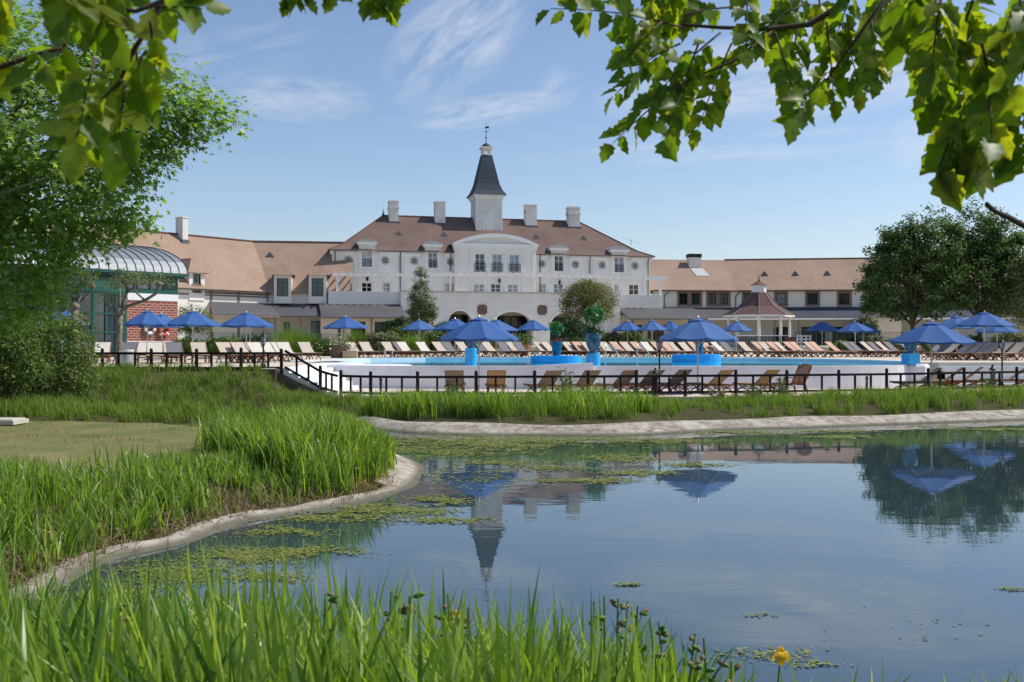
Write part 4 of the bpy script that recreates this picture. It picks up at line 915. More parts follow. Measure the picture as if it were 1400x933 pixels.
# tall lean-to; right half in slate darkened to stand for the shade on it
lt2 = Cc.w(1000, 420.5); lb2 = Cc.w(1000, 434.5, -3.8)
ml = meet2(-3.8); f0, f1, g0, g1 = ml+dC*(c0-2), ml+dD*d1, m0+dC*(c0-2), m0+dD*d1
mb = MB(); slab(mb, [(f0.x, f0.y, lb2), (ml.x, ml.y, lb2), (m0.x, m0.y, lt2), (g0.x, g0.y, lt2)], .1); mb.build('lean_to_roof', M['slate_low'], rwg)
mb = MB(); slab(mb, [(ml.x, ml.y, lb2), (f1.x, f1.y, lb2), (g1.x, g1.y, lt2), (m0.x, m0.y, lt2)], .1); mb.build('lean_to_roof', M['slate'], rwg)
mb = MB(); mb.bar((f0.x, f0.y, lb2-.17), (ml.x, ml.y, lb2-.17), .12, .2); mb.bar((ml.x, ml.y, lb2-.17), (f1.x, f1.y, lb2-.17), .12, .2); mb.build('lean_to_fascia', M['trim'], rwg)
for px in (1060, 1092, 1132, 1174, 1216):
    u = Dd.u(px, -3.6); mb = MB(Dd.tr); mb.box(u-.09, u+.09, -3.65, -3.45, 0, lb2-.2); mb.build('lean_to_post', M['timber'], rwg)
for a, b in ((1058, 1080), (1096, 1128), (1138, 1168), (1192, 1206)):
    h = (Dd.u(a, -.1), Dd.u(b, -.1), .1, 2.3); window(rwg, h, -.22, 3, 2, M['iron'], M['glassdark'], 'window', Dd.tr, depth=.18)
for a, b in ((912, 935), (945, 972)):
    h = (Cc.u(a, -.1), Cc.u(b, -.1), .1, 2.3); window(rwg, h, -.22, 3, 2, M['iron'], M['glassdark'], 'window', Cc.tr, depth=.18)
v = 4.6; a, b = Cc.u(942.5, v), Cc.u(958.5, v); zt = Cc.w(950, 352, v); mb = MB(Cc.tr); mb.box(a, b, v, v+1.2, ce+2, zt); ch = mb.build('chimney', M['chim'], rwg)
mb = MB(Cc.tr); mb.box(a-.08, b+.08, v-.08, v+1.28, zt+.002, zt+.45); mb.build('chimney_cap', M['iron'], ch)
sl_ = (cr-ce)/6.5
mb = MB(Cc.tr); v0, v1 = 2.6, 4.3; slab(mb, [(a+.3, v0, ce+sl_*v0+.1), (b+.5, v0, ce+sl_*v0+.1), (b+.1, v1, ce+sl_*v1+.1), (a, v1, ce+sl_*v1+.1)], .08); mb.build('skylight', M['alu'], rwg)
for px in (1045, 1087, 1130.6):
    v = 2.9; u, z = Dd.u(px, v), ce+sl_*v; mb = MB(Dd.tr); mb.add([(u-.55, v-.3, z-.25), (u+.55, v-.3, z-.25), (u, v-.2, z+.5), (u, v+1, z+.5)], [(0, 1, 2), (1, 3, 2), (0, 2, 3)]); mb.build('roof_vent', M['pipe'], rwg)
# small hipped porch at the far end of the lean-to
mb = MB(Dd.tr); u = Dd.u(1203, -4); mb.add([(u-2.6, -5.6, lb2-.1), (u+2.6, -5.6, lb2-.1), (u+2.6, -.2, lb2-.1), (u-2.6, -.2, lb2-.1), (u-.8, -2.6, lt2-.1), (u+.8, -2.6, lt2-.1)], [(0, 1, 5, 4), (1, 2, 5), (2, 3, 4, 5), (3, 0, 4), (3, 2, 1, 0)]); mb.build('porch_roof', M['slate_low'], rwg)
mb = MB(Dd.tr); mb.box(u-2.2, u+2.2, -5.2, -.3, 0, lb2-.11); mb.build('porch_wall', M['cream'], rwg)

# ---- gazebo
gz = empty('gazebo', G(1037.5, 95, GZ), R(8), 'octagonal open gazebo with red brown roof, white cupola and cream columns', 'gazebo')
k = 95/F; Rg = 47.5*k/math.cos(R(10)); zE = H+(HY-431)*k-GZ; zA = H+(HY-400.5)*k-GZ
oct_ = lambda r, z, ph=R(22.5): [(r*math.cos(ph+math.pi*i/4), r*math.sin(ph+math.pi*i/4), z) for i in range(8)]
mb = MB(); r0, r1, r2 = oct_(Rg, zE), oct_(Rg*.55, zE+(zA-zE)*.38), oct_(.75, zA)
mb.add(r0+r1+r2, [(j*8+i, j*8+(i+1) % 8, (j+1)*8+(i+1) % 8, (j+1)*8+i) for j in range(2) for i in range(8)]+[tuple(range(8))[::-1], tuple(range(16, 24))]); mb.build('roof', M['tile_gaz'], gz)
for i in range(8): mb = MB(); mb.tube([Vector(r0[i])*1.0, r1[i], r2[i]], .055, 5); mb.build('hip_flashing', M['pipe'], gz)
mb = MB(); rf = oct_(Rg-.05, zE-.22); rg = oct_(Rg-.05, zE-.005); mb.add(rf+rg, [(i, (i+1) % 8, 8+(i+1) % 8, 8+i) for i in range(8)]); mb.build('fascia', M['trim'], gz)
for i in range(8):
    p = oct_(Rg-.55, 0)[i]; mb = MB(); mb.lathe([(.2, 0), (.2, .15), (.14, .2), (.125, zE-.4), (.2, zE-.3), (.2, zE-.2)], 10, (p[0], p[1], 0)); mb.build('column', M['trim'], gz)
mb = MB(); zc1 = H+(HY-390.5)*k-GZ; mb.add(oct_(.68, zA-.1)+oct_(.68, zc1), [(i, (i+1) % 8, 8+(i+1) % 8, 8+i) for i in range(8)]+[tuple(range(8, 16))]); cpl = mb.build('cupola', M['whitepaint'], gz)
mb = MB(); zf = H+(HY-383.5)*k-GZ; mb.add(oct_(.85, zc1)+[(0, 0, zf)], [(i, (i+1) % 8, 8) for i in range(8)]+[tuple(range(8))[::-1]]); mb.build('cupola_roof', M['tile_gaz'], cpl)
mb = MB(); mb.lathe([(.1, zf-.15), (.12, zf), (.03, zf+.12), (.07, zf+.25), (.01, zf+.55)], 8); mb.build('finial', M['tile_gaz'], cpl)
mb = MB(); mb.add(oct_(Rg-.2, .02)+oct_(Rg-.2, .15), [(i, (i+1) % 8, 8+(i+1) % 8, 8+i) for i in range(8)]+[tuple(range(8, 16))]); mb.build('floor', M['concrete'], gz)

# ---- glass and brick pavilion
Pv = Fac(243, 66, 52, True, UP)
pav = empty('pavilion', Pv.loc(), Pv.th, 'green framed glass and brick pavilion with a curved grey metal vault roof', 'pavilion')
pe_ = Pv.w(243, 375.5); LNG = -26.0
u_b0 = Pv.u(171); zb = Pv.w(210, 411.5); zp = Pv.w(210, 467)
mb = MB(); mb.box(u_b0, 0, 0, .35, zp, zb); mb.box(-.35, 0, .352, 7, zp, zb); mb.build('brick_wall', M['brick'], pav)
mb = MB(); mb.box(u_b0, .03, -.04, .34, zb+.002, Pv.w(210, 402)); mb.box(u_b0, .05, -.08, .3, 0, zp-.002); mb.build('render_band', M['whitepaint'], pav)
zc0 = Pv.w(210, 402)+.003
# clerestory
cw_ = [(Pv.u(a), Pv.u(b), zc0+.25, pe_-.45) for a, b in ((171, 187), (188.5, 205), (206.5, 224))]
mb = MB(); wall_holes(mb, LNG, .02, zc0, pe_-.05, cw_, 0, .15); mb.poly([(.02, 0, zc0), (.02, 14, zc0), (.02, 14, pe_-.05), (.02, 0, pe_-.05)]); mb.build('clerestory', M['greenmetal'], pav)
for h in cw_: window(pav, h, 0, 1, 1, M['greenmetal'], M['curtain'], 'clerestory_window', fw=.05, depth=.14)
mb = MB(); mb.box(LNG, .5, -.5, -.02, pe_-.16, pe_+.02); mb.box(LNG, .3, -.25, -.01, pe_-.32, pe_-.162); mb.build('eaves_band', M['greenmetal'], pav)
# vault
Rv, rise = 8.0, Pv.w(150, 337, 7.2)-pe_; nv = 18
arcv = [(-.45+Rv*(1-math.cos(math.pi/2*min(1, k/(nv/2)))) if k <= nv/2 else None) for k in range(nv+1)]
prof = [(-.5+2*Rv*(1-math.cos(math.pi*k/nv))/2, pe_+.03+rise*math.sin(math.pi*k/nv)) for k in range(nv+1)]
mb = MB(); vs = []; 
for x in (LNG, .45): vs += [(x, a, b) for a, b in prof]
mb.add(vs, [(k, k+1, nv+2+k, nv+1+k) for k in range(nv)]+[tuple(range(nv+1)), tuple(range(nv+1, 2*nv+2))[::-1]]); mb.build('vault_roof', M['zinc'], pav)
x = .42; i = 0
while x > -22:
    mb = MB(); mb.tube([(x, a, b+.02) for a, b in prof[:nv//2+3]], .04, 4); mb.build('standing_seam', M['seam'], pav); x -= .62
# glazed front with mullions, left of the brick
zg = zc0-.2
mb = MB(); gx0 = LNG; 
xg = [u_b0-.25-k*1.15 for k in range(19)]
for xm in xg: mb.box(xm-.07, xm+.07, -.06, .08, .1, zc0)
for z in (.16, 1.55, 2.55): mb.box(gx0, u_b0-.2, -.05, .07, z-.07, z+.07)
fr = mb.build('glazing_frame', M['greenmetal'], pav); g = MB(); g.box(gx0, u_b0-.2, .0, .02, .1, zc0); g.build('pane', M['glass'], fr)
mb = MB(); mb.box(u_b0-.25, u_b0, -.12, .3, 0, zc0); mb.build('corner_post', M['greenmetal'], pav)
mb = MB(); mb.box(gx0, u_b0, 4.5, 4.7, 0, zc0); mb.build('inner_wall', M['cream'], pav)
# curved entrance canopy on posts
uc = Pv.u(104); rc = 2.8; zk0, zk1 = Pv.w(120, 401, -2.5), Pv.w(120, 381, -2.5); n = 22
arcp = [(uc+rc*math.cos(math.pi+math.pi*k/n), -.1+rc*.95*math.sin(math.pi+math.pi*k/n)) for k in range(n+1)]
mb = MB(); strip_wall(mb, arcp[::-1], zk0, zk1, -.2); mb.prism([(a, b) for a, b in arcp], zk1-.12, zk1-.01); mb.prism(arcp, zk0+.05, zk0+.12); mb.build('canopy', M['greenmetal'], pav)
mb = MB()
for k in range(0, n+1, 2): a, b = arcp[k]; mb.box(a-.07, a+.07, b-.02 if b < -.3 else b-.1, b+.12, .05, zk0+.05)
for z in (.15, 1.5, 2.6):
    for k in range(n): mb.bar((arcp[k][0], arcp[k][1]+.05, z), (arcp[k+1][0], arcp[k+1][1]+.05, z), .08, .1)
fr = mb.build('entrance_frame', M['greenmetal'], pav)
g = MB()
for k in range(n): a, b = arcp[k], arcp[k+1]; g.add([(a[0]*.995+uc*.005, a[1]+.06, .1), (b[0]*.995+uc*.005, b[1]+.06, .1), (b[0]*.995+uc*.005, b[1]+.06, zk0+.04), (a[0]*.995+uc*.005, a[1]+.06, zk0+.04)], [(0, 1, 2, 3)])
g.build('pane', M['glass'], fr)
# life buoys hung on the brick
for px, py, m_, lab in ((205, 449, M['whitepaint'], 'white ring life buoy hung on the brick pavilion wall'), (224.5, 451.5, M['red'], 'orange red ring life buoy hung on the brick pavilion wall')):
    o = empty('life_buoy', P(px, py, 66+Pv.u(px)*Pv.s-.15), Pv.th, lab, 'life buoy')
    mb = MB(); nn = 20; m8 = 8; vs = []
    for i in range(nn):
        t = 2*math.pi*i/nn
        for j in range(m8):
            s = 2*math.pi*j/m8; r = .33+.11*math.cos(s); vs.append((r*math.cos(t), .10*math.sin(s), r*math.sin(t)))
    mb.add(vs, [(i*m8+j, ((i+1) % nn)*m8+j, ((i+1) % nn)*m8+(j+1) % m8, i*m8+(j+1) % m8) for i in range(nn) for j in range(m8)]); mb.build('ring', m_, o, smooth=True)
    for i in range(4):
        t = math.pi/4+math.pi/2*i; mb = MB(); q = Vector((.33*math.cos(t), 0, .33*math.sin(t))); d = Vector((-math.sin(t), 0, math.cos(t)))*.06; mb.tube([q-d, q+d], .128, 10); mb.build('band', M['whitepaint'] if m_ is M['red'] else M['grey_sling'], o)
# ------------------------------------------------------------------ fences and rails
def rail_fence(name, pts, zs, label, nb=2, hgt=.95, hi=.74, lo=.16, cat='fence', skip=()):
    t = empty(name, (pts[0].x, pts[0].y, zs[0]), 0, label, cat); o = Vector((pts[0].x, pts[0].y, zs[0]))
    q = [Vector((p.x, p.y, z))-o for p, z in zip(pts, zs)]
    for i, p in enumerate(q):
        mb = MB(); j = random.uniform(-.03, .03)
        if i not in skip: mb.tube([(p.x, p.y, p.z-.15), (p.x+j*.3, p.y, p.z+hgt+j-.05), (p.x+j*.3, p.y, p.z+hgt+j)], [.062, .06, .045], 8)
        if i not in skip: mb.build('post', M['fence'], t)
        if i == len(q)-1: break
        n = q[i+1]; mb = MB(); mb.bar(p+Vector((0, 0, hi)), n+Vector((0, 0, hi)), .055, .085); mb.build('rail', M['fence'], t)
        mb = MB(); mb.bar(p+Vector((0, 0, lo)), n+Vector((0, 0, lo)), .055, .075); mb.build('rail', M['fence'], t)
        for k in range(1, nb+1):
            c = p.lerp(n, k/(nb+1)); mb = MB(); mb.box(c.x-.035, c.x+.035, c.y-.03, c.y+.03, c.z+lo+.02, c.z+hi-.03); mb.build('baluster', M['fence'], t)
    return t
rail_fence('rail_fence', FP, [LOW]*len(FP), 'long dark wooden rail fence between the waterside grass and the lower deck')
UPF = [G(a, b) for a, b in ((-60, 35.0), (10, 35.1), (78, 35.15), (140, 35.2), (207, 35.25), (269, 35.3), (329.5, 35.35), (385, 35.7))]
rail_fence('rail_fence', UPF, [UP-.12]*len(UPF), 'dark wooden rail fence along the terrace edge above the grassy slope', hgt=.84, hi=.65, lo=.13)
rail_fence('stair_rail', [UPF[-1]+Vector((.12, -.02, 0)), G(438, 35.7), FP[0]+Vector((-.12, .02, 0))], [UP-.12, LOW+.16, LOW], 'sloping dark wooden handrail beside the white steps', cat='handrail', skip=(0, 2))

def mesh_fence(pts, z, h, label):
    t = empty('mesh_fence', (0, 0, 0), 0, label, 'fence')
    for i, p in enumerate(pts):
        mb = MB(); mb.box(p[0]-.03, p[0]+.03, p[1]-.03, p[1]+.03, z, z+h+.05); mb.build('post', M['greenframe'], t)
        if i < len(pts)-1:
            q = pts[i+1]; mb = MB(); a = Vector((*p, 0)); b = Vector((*q, 0)); nb = 16
            for zz in (z+.08, z+h*.5, z+h): mb.bar(a+Vector((0, 0, zz)), b+Vector((0, 0, zz)), .02, .025)
            for k in range(1, nb): c = a.lerp(b, k/nb); mb.box(c.x-.008, c.x+.008, c.y-.008, c.y+.008, z+.08, z+h)
            mb.build('mesh_panel', M['greenframe'], t)
def linepts(a, b, n): return [(a[0]+(b[0]-a[0])*i/n, a[1]+(b[1]-a[1])*i/n) for i in range(n+1)]
a, b = G(232, 68), G(460, 84); mesh_fence(linepts((a.x, a.y), (b.x, b.y), 9), UP, 1.55, 'thin dark green mesh fence in front of the half timbered wing')
a, b = G(1088, 86), G(1262, 84); mesh_fence(linepts((a.x, a.y), (b.x, b.y), 6), UP, 1.7, 'thin dark green mesh fence in front of the slate lean-to')
# bar counter and lattice beside the gazebo
t = empty('bar_railing', (0, 0, 0), 0, 'dark slatted railing with pale top rail in front of the gazebo', 'railing')
xa, xb = G(1008, 80).x, G(1078, 80).x
mb = MB(); mb.box(xa, xb, 79.95, 80.05, UP+1.35, UP+1.42); mb.build('top_rail', M['trim'], t)
nslat = 34
for i in range(nslat):
    x = xa+(xb-xa-.06)*i/(nslat-1); mb = MB(); mb.box(x, x+.06, 79.98, 80.02, UP, UP+1.348); mb.build('slat', M['iron'], t)
t = empty('lattice_screen', (0, 0, 0), 0, 'white lattice screen at the end of the dark bar railing', 'screen')
xa, xb = G(1089, 79).x, G(1109, 79).x; mb = MB()
for z in np.linspace(0, .75, 4): mb.box(xa, xb, 79, 79.05, UP+.55+z, UP+.65+z)
for x in np.linspace(xa, xb-.1, 4): mb.box(x, x+.1, 78.99, 79.04, UP, UP+1.42)
mb.build('lattice', M['trim'], t)
mb = MB(); xa, xb = G(1077, 79).x, G(1088, 79).x; mb.box(xa, xb, 79, 79.8, UP, UP+1.2); mb.box(xa-.06, xb+.06, 78.94, 79.86, UP+1.2, UP+1.27); o = mb.build('bar_cabinet', M['plaque']); tag(o, 'brown brick bar counter between the dark railing and the white lattice', 'counter')

# ------------------------------------------------------------------ parasols
def make_parasol(Rc=1.55, zt=2.85, drop=.78):
    t = empty('parasol', (0, 0, 0))
    mb = MB(); mb.lathe([(.26, 0), (.26, .06), (.05, .09), (.04, .3)], 14); mb.build('base', M['concrete'], t)
    mb = MB(); mb.tube([(0, 0, .05), (0, 0, zt-.05)], .032, 8); mb.build('pole', M['alu'], t, smooth=False)
    ns = 8; rings = [.3, .75, 1.0, 1.25, 1.45, 1.0]; vs = []; fs = []
    rr = [.28, .7, 1.0, 1.3, Rc]; sub = 4; K = ns*sub
    for r in rr:
        for k in range(K):
            ph = 2*math.pi*k/K; fr = (k % sub)/sub; s = math.cos(math.pi/ns)/math.cos((fr-.5)*2*math.pi/ns) if True else 1
            flat = s/ (math.cos(math.pi/ns)/math.cos(math.pi/ns)) ; rad = r*(math.cos(math.pi/ns)/math.cos((fr-.5)*2*math.pi/ns))
            sag = .055*math.sin(math.pi*fr)*(r/Rc)**1.5; z = zt-.10-(drop-.10)*((r-.28)/(Rc-.28))**1.05-sag
            vs.append((rad*math.cos(ph), rad*math.sin(ph), z))
    for i in range(len(rr)-1):
        for k in range(K): fs.append((i*K+k, i*K+(k+1) % K, (i+1)*K+(k+1) % K, (i+1)*K+k))
    o4 = len(vs)                                     # short valance
    for k in range(K): p = vs[(len(rr)-1)*K+k]; vs.append((p[0]*1.002, p[1]*1.002, p[2]-.07))
    for k in range(K): fs.append(((len(rr)-1)*K+k, (len(rr)-1)*K+(k+1) % K, o4+(k+1) % K, o4+k))
    mb = MB(); mb.add(vs, fs); can = mb.build('canopy', M['canopy'], t)
    vs = []
    for r, z in ((.0, zt+.02), (.34, zt-.085), (.35, zt-.13)):
        vs += [(r*math.cos(2*math.pi*k/8), r*math.sin(2*math.pi*k/8), z) for k in range(8)]
    mb = MB(); mb.add(vs, [(j*8+k, j*8+(k+1) % 8, (j+1)*8+(k+1) % 8, (j+1)*8+k) for j in range(2) for k in range(8)]); mb.build('vent_cap', M['canopy'], can)
    mb = MB(); mb.lathe([(.03, -.05), (.045, 0), (.05, .05), (.02, .1)], 8, (0, 0, zt)); mb.build('finial', M['alu'], t)
    mb = MB(); hub = zt-1.0; mb.lathe([(.07, hub-.05), (.07, hub+.05)], 8)
    for k in range(8):
        ph = 2*math.pi*k/8; c, s = math.cos(ph), math.sin(ph); e = (c*(Rc-.04), s*(Rc-.04), zt-drop-.03); m_ = (c*.75, s*.75, zt-.1-(drop-.1)*((.75-.28)/(Rc-.28))-.03)
        mb.tube([(c*.1, s*.1, zt-.09), m_, e], .013, 4); mb.tube([(c*.07, s*.07, hub), m_], .012, 4)
    mb.build('rib_frame', M['alu'], t); return t
par0 = make_parasol()
PG = 'blue parasols around the pool'
PAR = [  # px, Y, ground, scale, turn, label
 (655, 38.4, LOW, 1.0, .20, 'large blue parasol on the lower deck in front of the blue urn on its pedestal'),
 (954, 38.3, LOW, 1.02, .05, 'large blue parasol on the lower deck beside the black lamp post'),
 (1273, 38.8, LOW, 1.02, .10, 'large blue parasol beside the urn pedestal at the pool end by the long steps'),
 (1345, 53, UP, 1.0, .12, 'tall blue parasol rising over the row of grey loungers by the long steps'),
 (1308, 60, UP, 1.0, .3, 'blue parasol half hidden behind the tall one over the grey loungers'),
 (1363, 68, UP, 1.0, .2, 'blue parasol low behind the tall one, at the far end of the grey loungers'),
 (202, 50, UP, .93, .15, 'blue parasol by the brick wall next to the knotted pollard tree'),
 (222, 56, UP, .93, .35, 'blue parasol tucked behind the one at the brick wall'),
 (263, 51, UP, .97, .1, 'blue parasol just past the red life buoy on the terrace'),
 (337, 54, UP, .97, .25, 'blue parasol over the cream loungers before the tall ornamental grass'),
 (342, 61, UP, .93, .0, 'blue parasol directly behind the one over the cream loungers'),
 (85, 47, UP, 1.0, .2, 'blue parasol screened by the shrub in front of the glass pavilion'),
 (473, 66, UP, .95, .18, 'blue parasol standing by the flower planter with trellis'),
 (573.5, 74, UP, .85, .1, 'blue parasol in front of the narrow upright tree'),
 (622, 64, UP, .95, .3, 'blue parasol in front of the small arch of the arcade'),
 (626, 71, UP, .9, .2, 'blue parasol behind the one at the small arch, mostly hidden'),
 (678, 62, UP, .95, .25, 'blue parasol partly hidden behind the large one at the blue urn'),
 (729, 73, UP, .82, .1, 'blue parasol in front of the wide central arch'),
 (858, 76, UP, .82, .2, 'blue parasol beside the rounded willowy tree'),
 (892, 74, UP, .84, .3, 'blue parasol between the willowy tree and the lamp post'),
 (917, 80, UP, .84, .1, 'blue parasol peeking out behind its neighbours above the lamp post'),
 (968, 70, UP, .84, .3, 'blue parasol mostly hidden behind the large one by the lamp post'),
 (1007, 72, UP, .84, .15, 'blue parasol in front of the gazebo columns'),
 (1124, 79, UP, .87, .2, 'blue parasol in front of the slate lean-to near the white lattice'),
 (1170, 72, UP, .87, .1, 'blue parasol in front of the dark round shrub by the lean-to'),
 (1181, 80, UP, .87, .3, 'blue parasol behind the one at the dark round shrub'),
]
PARSIZE = {655:(107,432),954:(109,433),1273:(112,438),1345:(77,425.5),1308:(62,431),1363:(56,440),202:(62,423),222:(58,428),263:(76,424),337:(71,426),342:(64,429),85:(66,421),473:(60,432),573.5:(48,436.5),622:(60,435),626:(52,437),678:(60,436),729:(45,436.5),858:(44,438),892:(42,437),917:(36,438),968:(44,438),1007:(44,438.5),1124:(46,439),1170:(50,439),1181:(44,442)}
for i, (px, y, z, s, rz, lab) in enumerate(PAR):
    p = G(px, y, z); ww, tp = PARSIZE[px]; s = ww*y/F/3.02; s = (s, s, (H+(HY-tp)/F*y-z)/2.92)
    if i == 0: par0.location = p; par0.rotation_euler = (0, 0, rz); par0.scale = s; par0['label'] = lab; par0['category'] = 'parasol'; par0['group'] = PG
    else: o = dup(par0, p, rz, lab, PG, None, {'canopy': M['canopy_faded'], 'vent_cap': M['canopy_faded']} if i % 3 == 1 else None); o.scale = s; o.rotation_euler = (random.gauss(0, .012), random.gauss(0, .012), rz)

# ------------------------------------------------------------------ loungers
def make_lounger(ang=38):
    t = empty('sun_lounger', (0, 0, 0)); W, zs, hx = .33, .36, .78; ca, sa = math.cos(R(ang)), math.sin(R(ang)); bl = .86
    mb = MB()
    for s in (-1, 1): mb.bar((.02, s*W, zs-.02), (1.92, s*W, zs-.02), .045, .07)
    for x in (.06, .85, 1.88): mb.bar((x, -W+.025, zs-.02), (x, W-.025, zs-.02), .04, .05)
    mb.build('frame', M['teak'], t)
    mb = MB(); n = 6; vs = []
    for i in range(n+1):
        x = hx+(1.93-hx)*i/n; z = zs+.028-.012*math.sin(math.pi*i/n); vs += [(x, -W-.01, z), (x, W+.01, z), (x, W+.01, z-.012), (x, -W-.01, z-.012)]
    mb.add(vs, [(i*4+k, i*4+(k+1) % 4, i*4+4+(k+1) % 4, i*4+4+k) for i in range(n) for k in range(4)]+[(3, 2, 1, 0), (n*4, n*4+1, n*4+2, n*4+3)]); mb.build('seat', M['sand'], t)
    top = Vector((hx-bl*ca, 0, zs+.02+bl*sa)); bot = Vector((hx, 0, zs+.02)); nr = Vector((sa, 0, ca)); mb = MB(); vs = []
    for i in range(n+1):
        p = bot.lerp(top, i/n)-nr*.02*math.sin(math.pi*i/n)
        for q in ((p-nr*.006, -W), (p-nr*.006, W), (p+nr*.008, W), (p+nr*.008, -W)): vs.append((q[0].x, q[1], q[0].z))
    mb.add(vs, [(i*4+k, i*4+(k+1) % 4, i*4+4+(k+1) % 4, i*4+4+k) for i in range(n) for k in range(4)]+[(3, 2, 1, 0), (n*4, n*4+1, n*4+2, n*4+3)]); bk = mb.build('backrest', M['sand'], t)
    mb = MB(); mb.tube([(bot.x, -W, bot.z), (top.x, -W, top.z), (top.x, W, top.z), (bot.x, W, bot.z)], .018, 6); mb.build('back_frame', M['teak'], bk)
    for x0, x1 in ((.12, .72), (1.12, 1.78)):
        mb = MB()
        for s in (-1, 1):
            y = s*(W-.05); c = (x0+x1)/2
            for (a, b) in ((x0, x1), (x1, x0)):
                d = (a-c); mb.tube([(c+d*1.05, y+.012*(1 if a < b else -1), 0), (c+d*.72, y+.012*(1 if a < b else -1), .13), (c-d*.1, y+.012*(1 if a < b else -1), .25), (c-d*.55, y+.012*(1 if a < b else -1), zs-.05)], .026, 5)
        mb.bar((c2 := (x0+x1)/2, -W+.06, .24), (c2, W-.06, .24), .03, .03); mb.build('crossed_legs', M['teak'], t)
    return t
lo0 = make_lounger()
KIND = {'tan': ('tan', 'seat tan'), }
def lmats(k):
    s = M[{'tan': 'sand', 'cream': 'cream_sling', 'grey': 'grey_sling', 'copper': 'copper', 'olive': 'sunlit_tan_sling', 'taupe': 'shaded_tan_sling'}[k]]
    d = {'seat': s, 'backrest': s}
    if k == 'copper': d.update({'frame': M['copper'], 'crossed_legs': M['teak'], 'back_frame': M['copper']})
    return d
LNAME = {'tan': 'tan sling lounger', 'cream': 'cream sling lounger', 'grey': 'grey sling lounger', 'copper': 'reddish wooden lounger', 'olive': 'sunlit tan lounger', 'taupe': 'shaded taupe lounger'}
first = [True]
def lounger(px, Y, z, deg, kind, label, group, sc=1.0):
    deg += random.gauss(0, 2.5); c, s = math.cos(R(deg)), math.sin(R(deg)); p = G(px, Y+random.gauss(0, .12), z); loc = (p.x-.2*c*sc, p.y-.2*s*sc, z)
    if first[0]:
        first[0] = False; t = lo0; t.location = loc; t.rotation_euler = (0, 0, R(deg)); t['label'] = label; t['category'] = 'sun lounger'; t['group'] = group
        for ch in t.children_recursive: setm(ch, lmats(kind))
        return t
    r = dup(lo0, loc, R(deg), label, group, sc, lmats(kind)); return r
# by the fence, seen from behind
g = 'loungers on the lower deck by the rail fence'
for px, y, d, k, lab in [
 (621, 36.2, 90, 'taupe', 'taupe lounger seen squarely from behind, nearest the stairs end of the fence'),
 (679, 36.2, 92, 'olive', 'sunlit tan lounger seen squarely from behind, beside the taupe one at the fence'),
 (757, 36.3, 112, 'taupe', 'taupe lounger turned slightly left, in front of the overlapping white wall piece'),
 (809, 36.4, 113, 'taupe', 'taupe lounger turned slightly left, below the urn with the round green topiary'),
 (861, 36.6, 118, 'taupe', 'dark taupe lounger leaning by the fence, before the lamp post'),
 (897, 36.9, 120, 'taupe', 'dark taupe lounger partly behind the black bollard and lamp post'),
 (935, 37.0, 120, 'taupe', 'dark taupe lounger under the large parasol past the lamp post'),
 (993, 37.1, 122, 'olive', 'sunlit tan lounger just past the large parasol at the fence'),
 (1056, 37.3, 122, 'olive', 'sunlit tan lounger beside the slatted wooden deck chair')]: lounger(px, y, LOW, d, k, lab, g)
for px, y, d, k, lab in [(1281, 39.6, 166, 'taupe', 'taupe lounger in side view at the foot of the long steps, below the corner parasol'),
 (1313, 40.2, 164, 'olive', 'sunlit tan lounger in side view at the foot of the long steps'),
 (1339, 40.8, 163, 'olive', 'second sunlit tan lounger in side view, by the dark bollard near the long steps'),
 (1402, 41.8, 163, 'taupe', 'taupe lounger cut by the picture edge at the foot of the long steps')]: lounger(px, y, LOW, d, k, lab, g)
# row behind the pool
row = [(376, 51, 'cream'), (387, 49.5, 'cream'), (416, 51.5, 'tan'), (479, 57.5, 'tan'), (498, 58, 'tan'), (528, 58.8, 'tan'), (543, 60.5, 'grey'), (549, 58.8, 'cream'), (575, 58.8, 'cream'), (597, 59, 'tan'), (610, 60.5, 'grey'), (629, 59, 'tan'),
       (655, 60.5, 'grey'), (664, 59, 'tan'), (686, 59.5, 'grey'), (695, 60.5, 'tan'), (707, 59.5, 'grey'), (735, 59.5, 'tan'), (745, 59.8, 'tan'), (774, 59.4, 'tan'), (788, 59.8, 'copper'), (800, 59.6, 'tan'), (824, 59.4, 'tan'), (839, 59.9, 'copper'), (853, 59.4, 'tan'), (867, 59.8, 'copper'), (881, 59.4, 'cream'), (895, 60, 'copper'), (908, 59.4, 'copper'), (916, 60.6, 'tan'), (932, 59.5, 'tan'), (946, 60.6, 'copper'), (962, 59.6, 'copper'), (976, 59.3, 'cream'), (989, 60.4, 'grey'),
       (1014, 59.4, 'tan'), (1032, 60, 'copper'), (1042, 59.4, 'tan'), (1053, 60, 'copper'), (1062, 59.4, 'tan'), (1076, 60.4, 'copper'), (1084, 59.8, 'copper'), (1104, 60.4, 'copper'), (1111, 59.5, 'copper'), (1133, 59.6, 'copper'), (1155, 60.5, 'grey'), (1164, 61.5, 'grey'), (1180, 60, 'tan'), (1190, 62, 'grey'), (1201, 60.4, 'tan'), (1213, 62, 'grey'), (1232, 61, 'grey')]
row.sort(); nk = {}
tot = {}
for a in row: tot[a[2]] = tot.get(a[2], 0)+1
for px, y, k in row:
    i = nk.get(k, 0); nk[k] = i+1
    if px < 430: lab = {376: 'cream lounger at the stair top, farther back of two cream ones', 387: 'cream lounger at the stair top, nearer of two cream ones', 416: 'tan lounger alone between the stair top and the flower planter'}[px]
    else: lab = '%s in the poolside row, %s %s one along from the flower planter' % (LNAME[k], ordw(i-(2 if k == 'cream' else 1 if k == 'tan' else 0)), {'tan': 'tan', 'cream': 'cream', 'grey': 'grey', 'copper': 'wooden'}[k])
    lounger(px, y, UP, -52+random.uniform(-5, 5), k, lab, 'loungers in the row behind the pool')
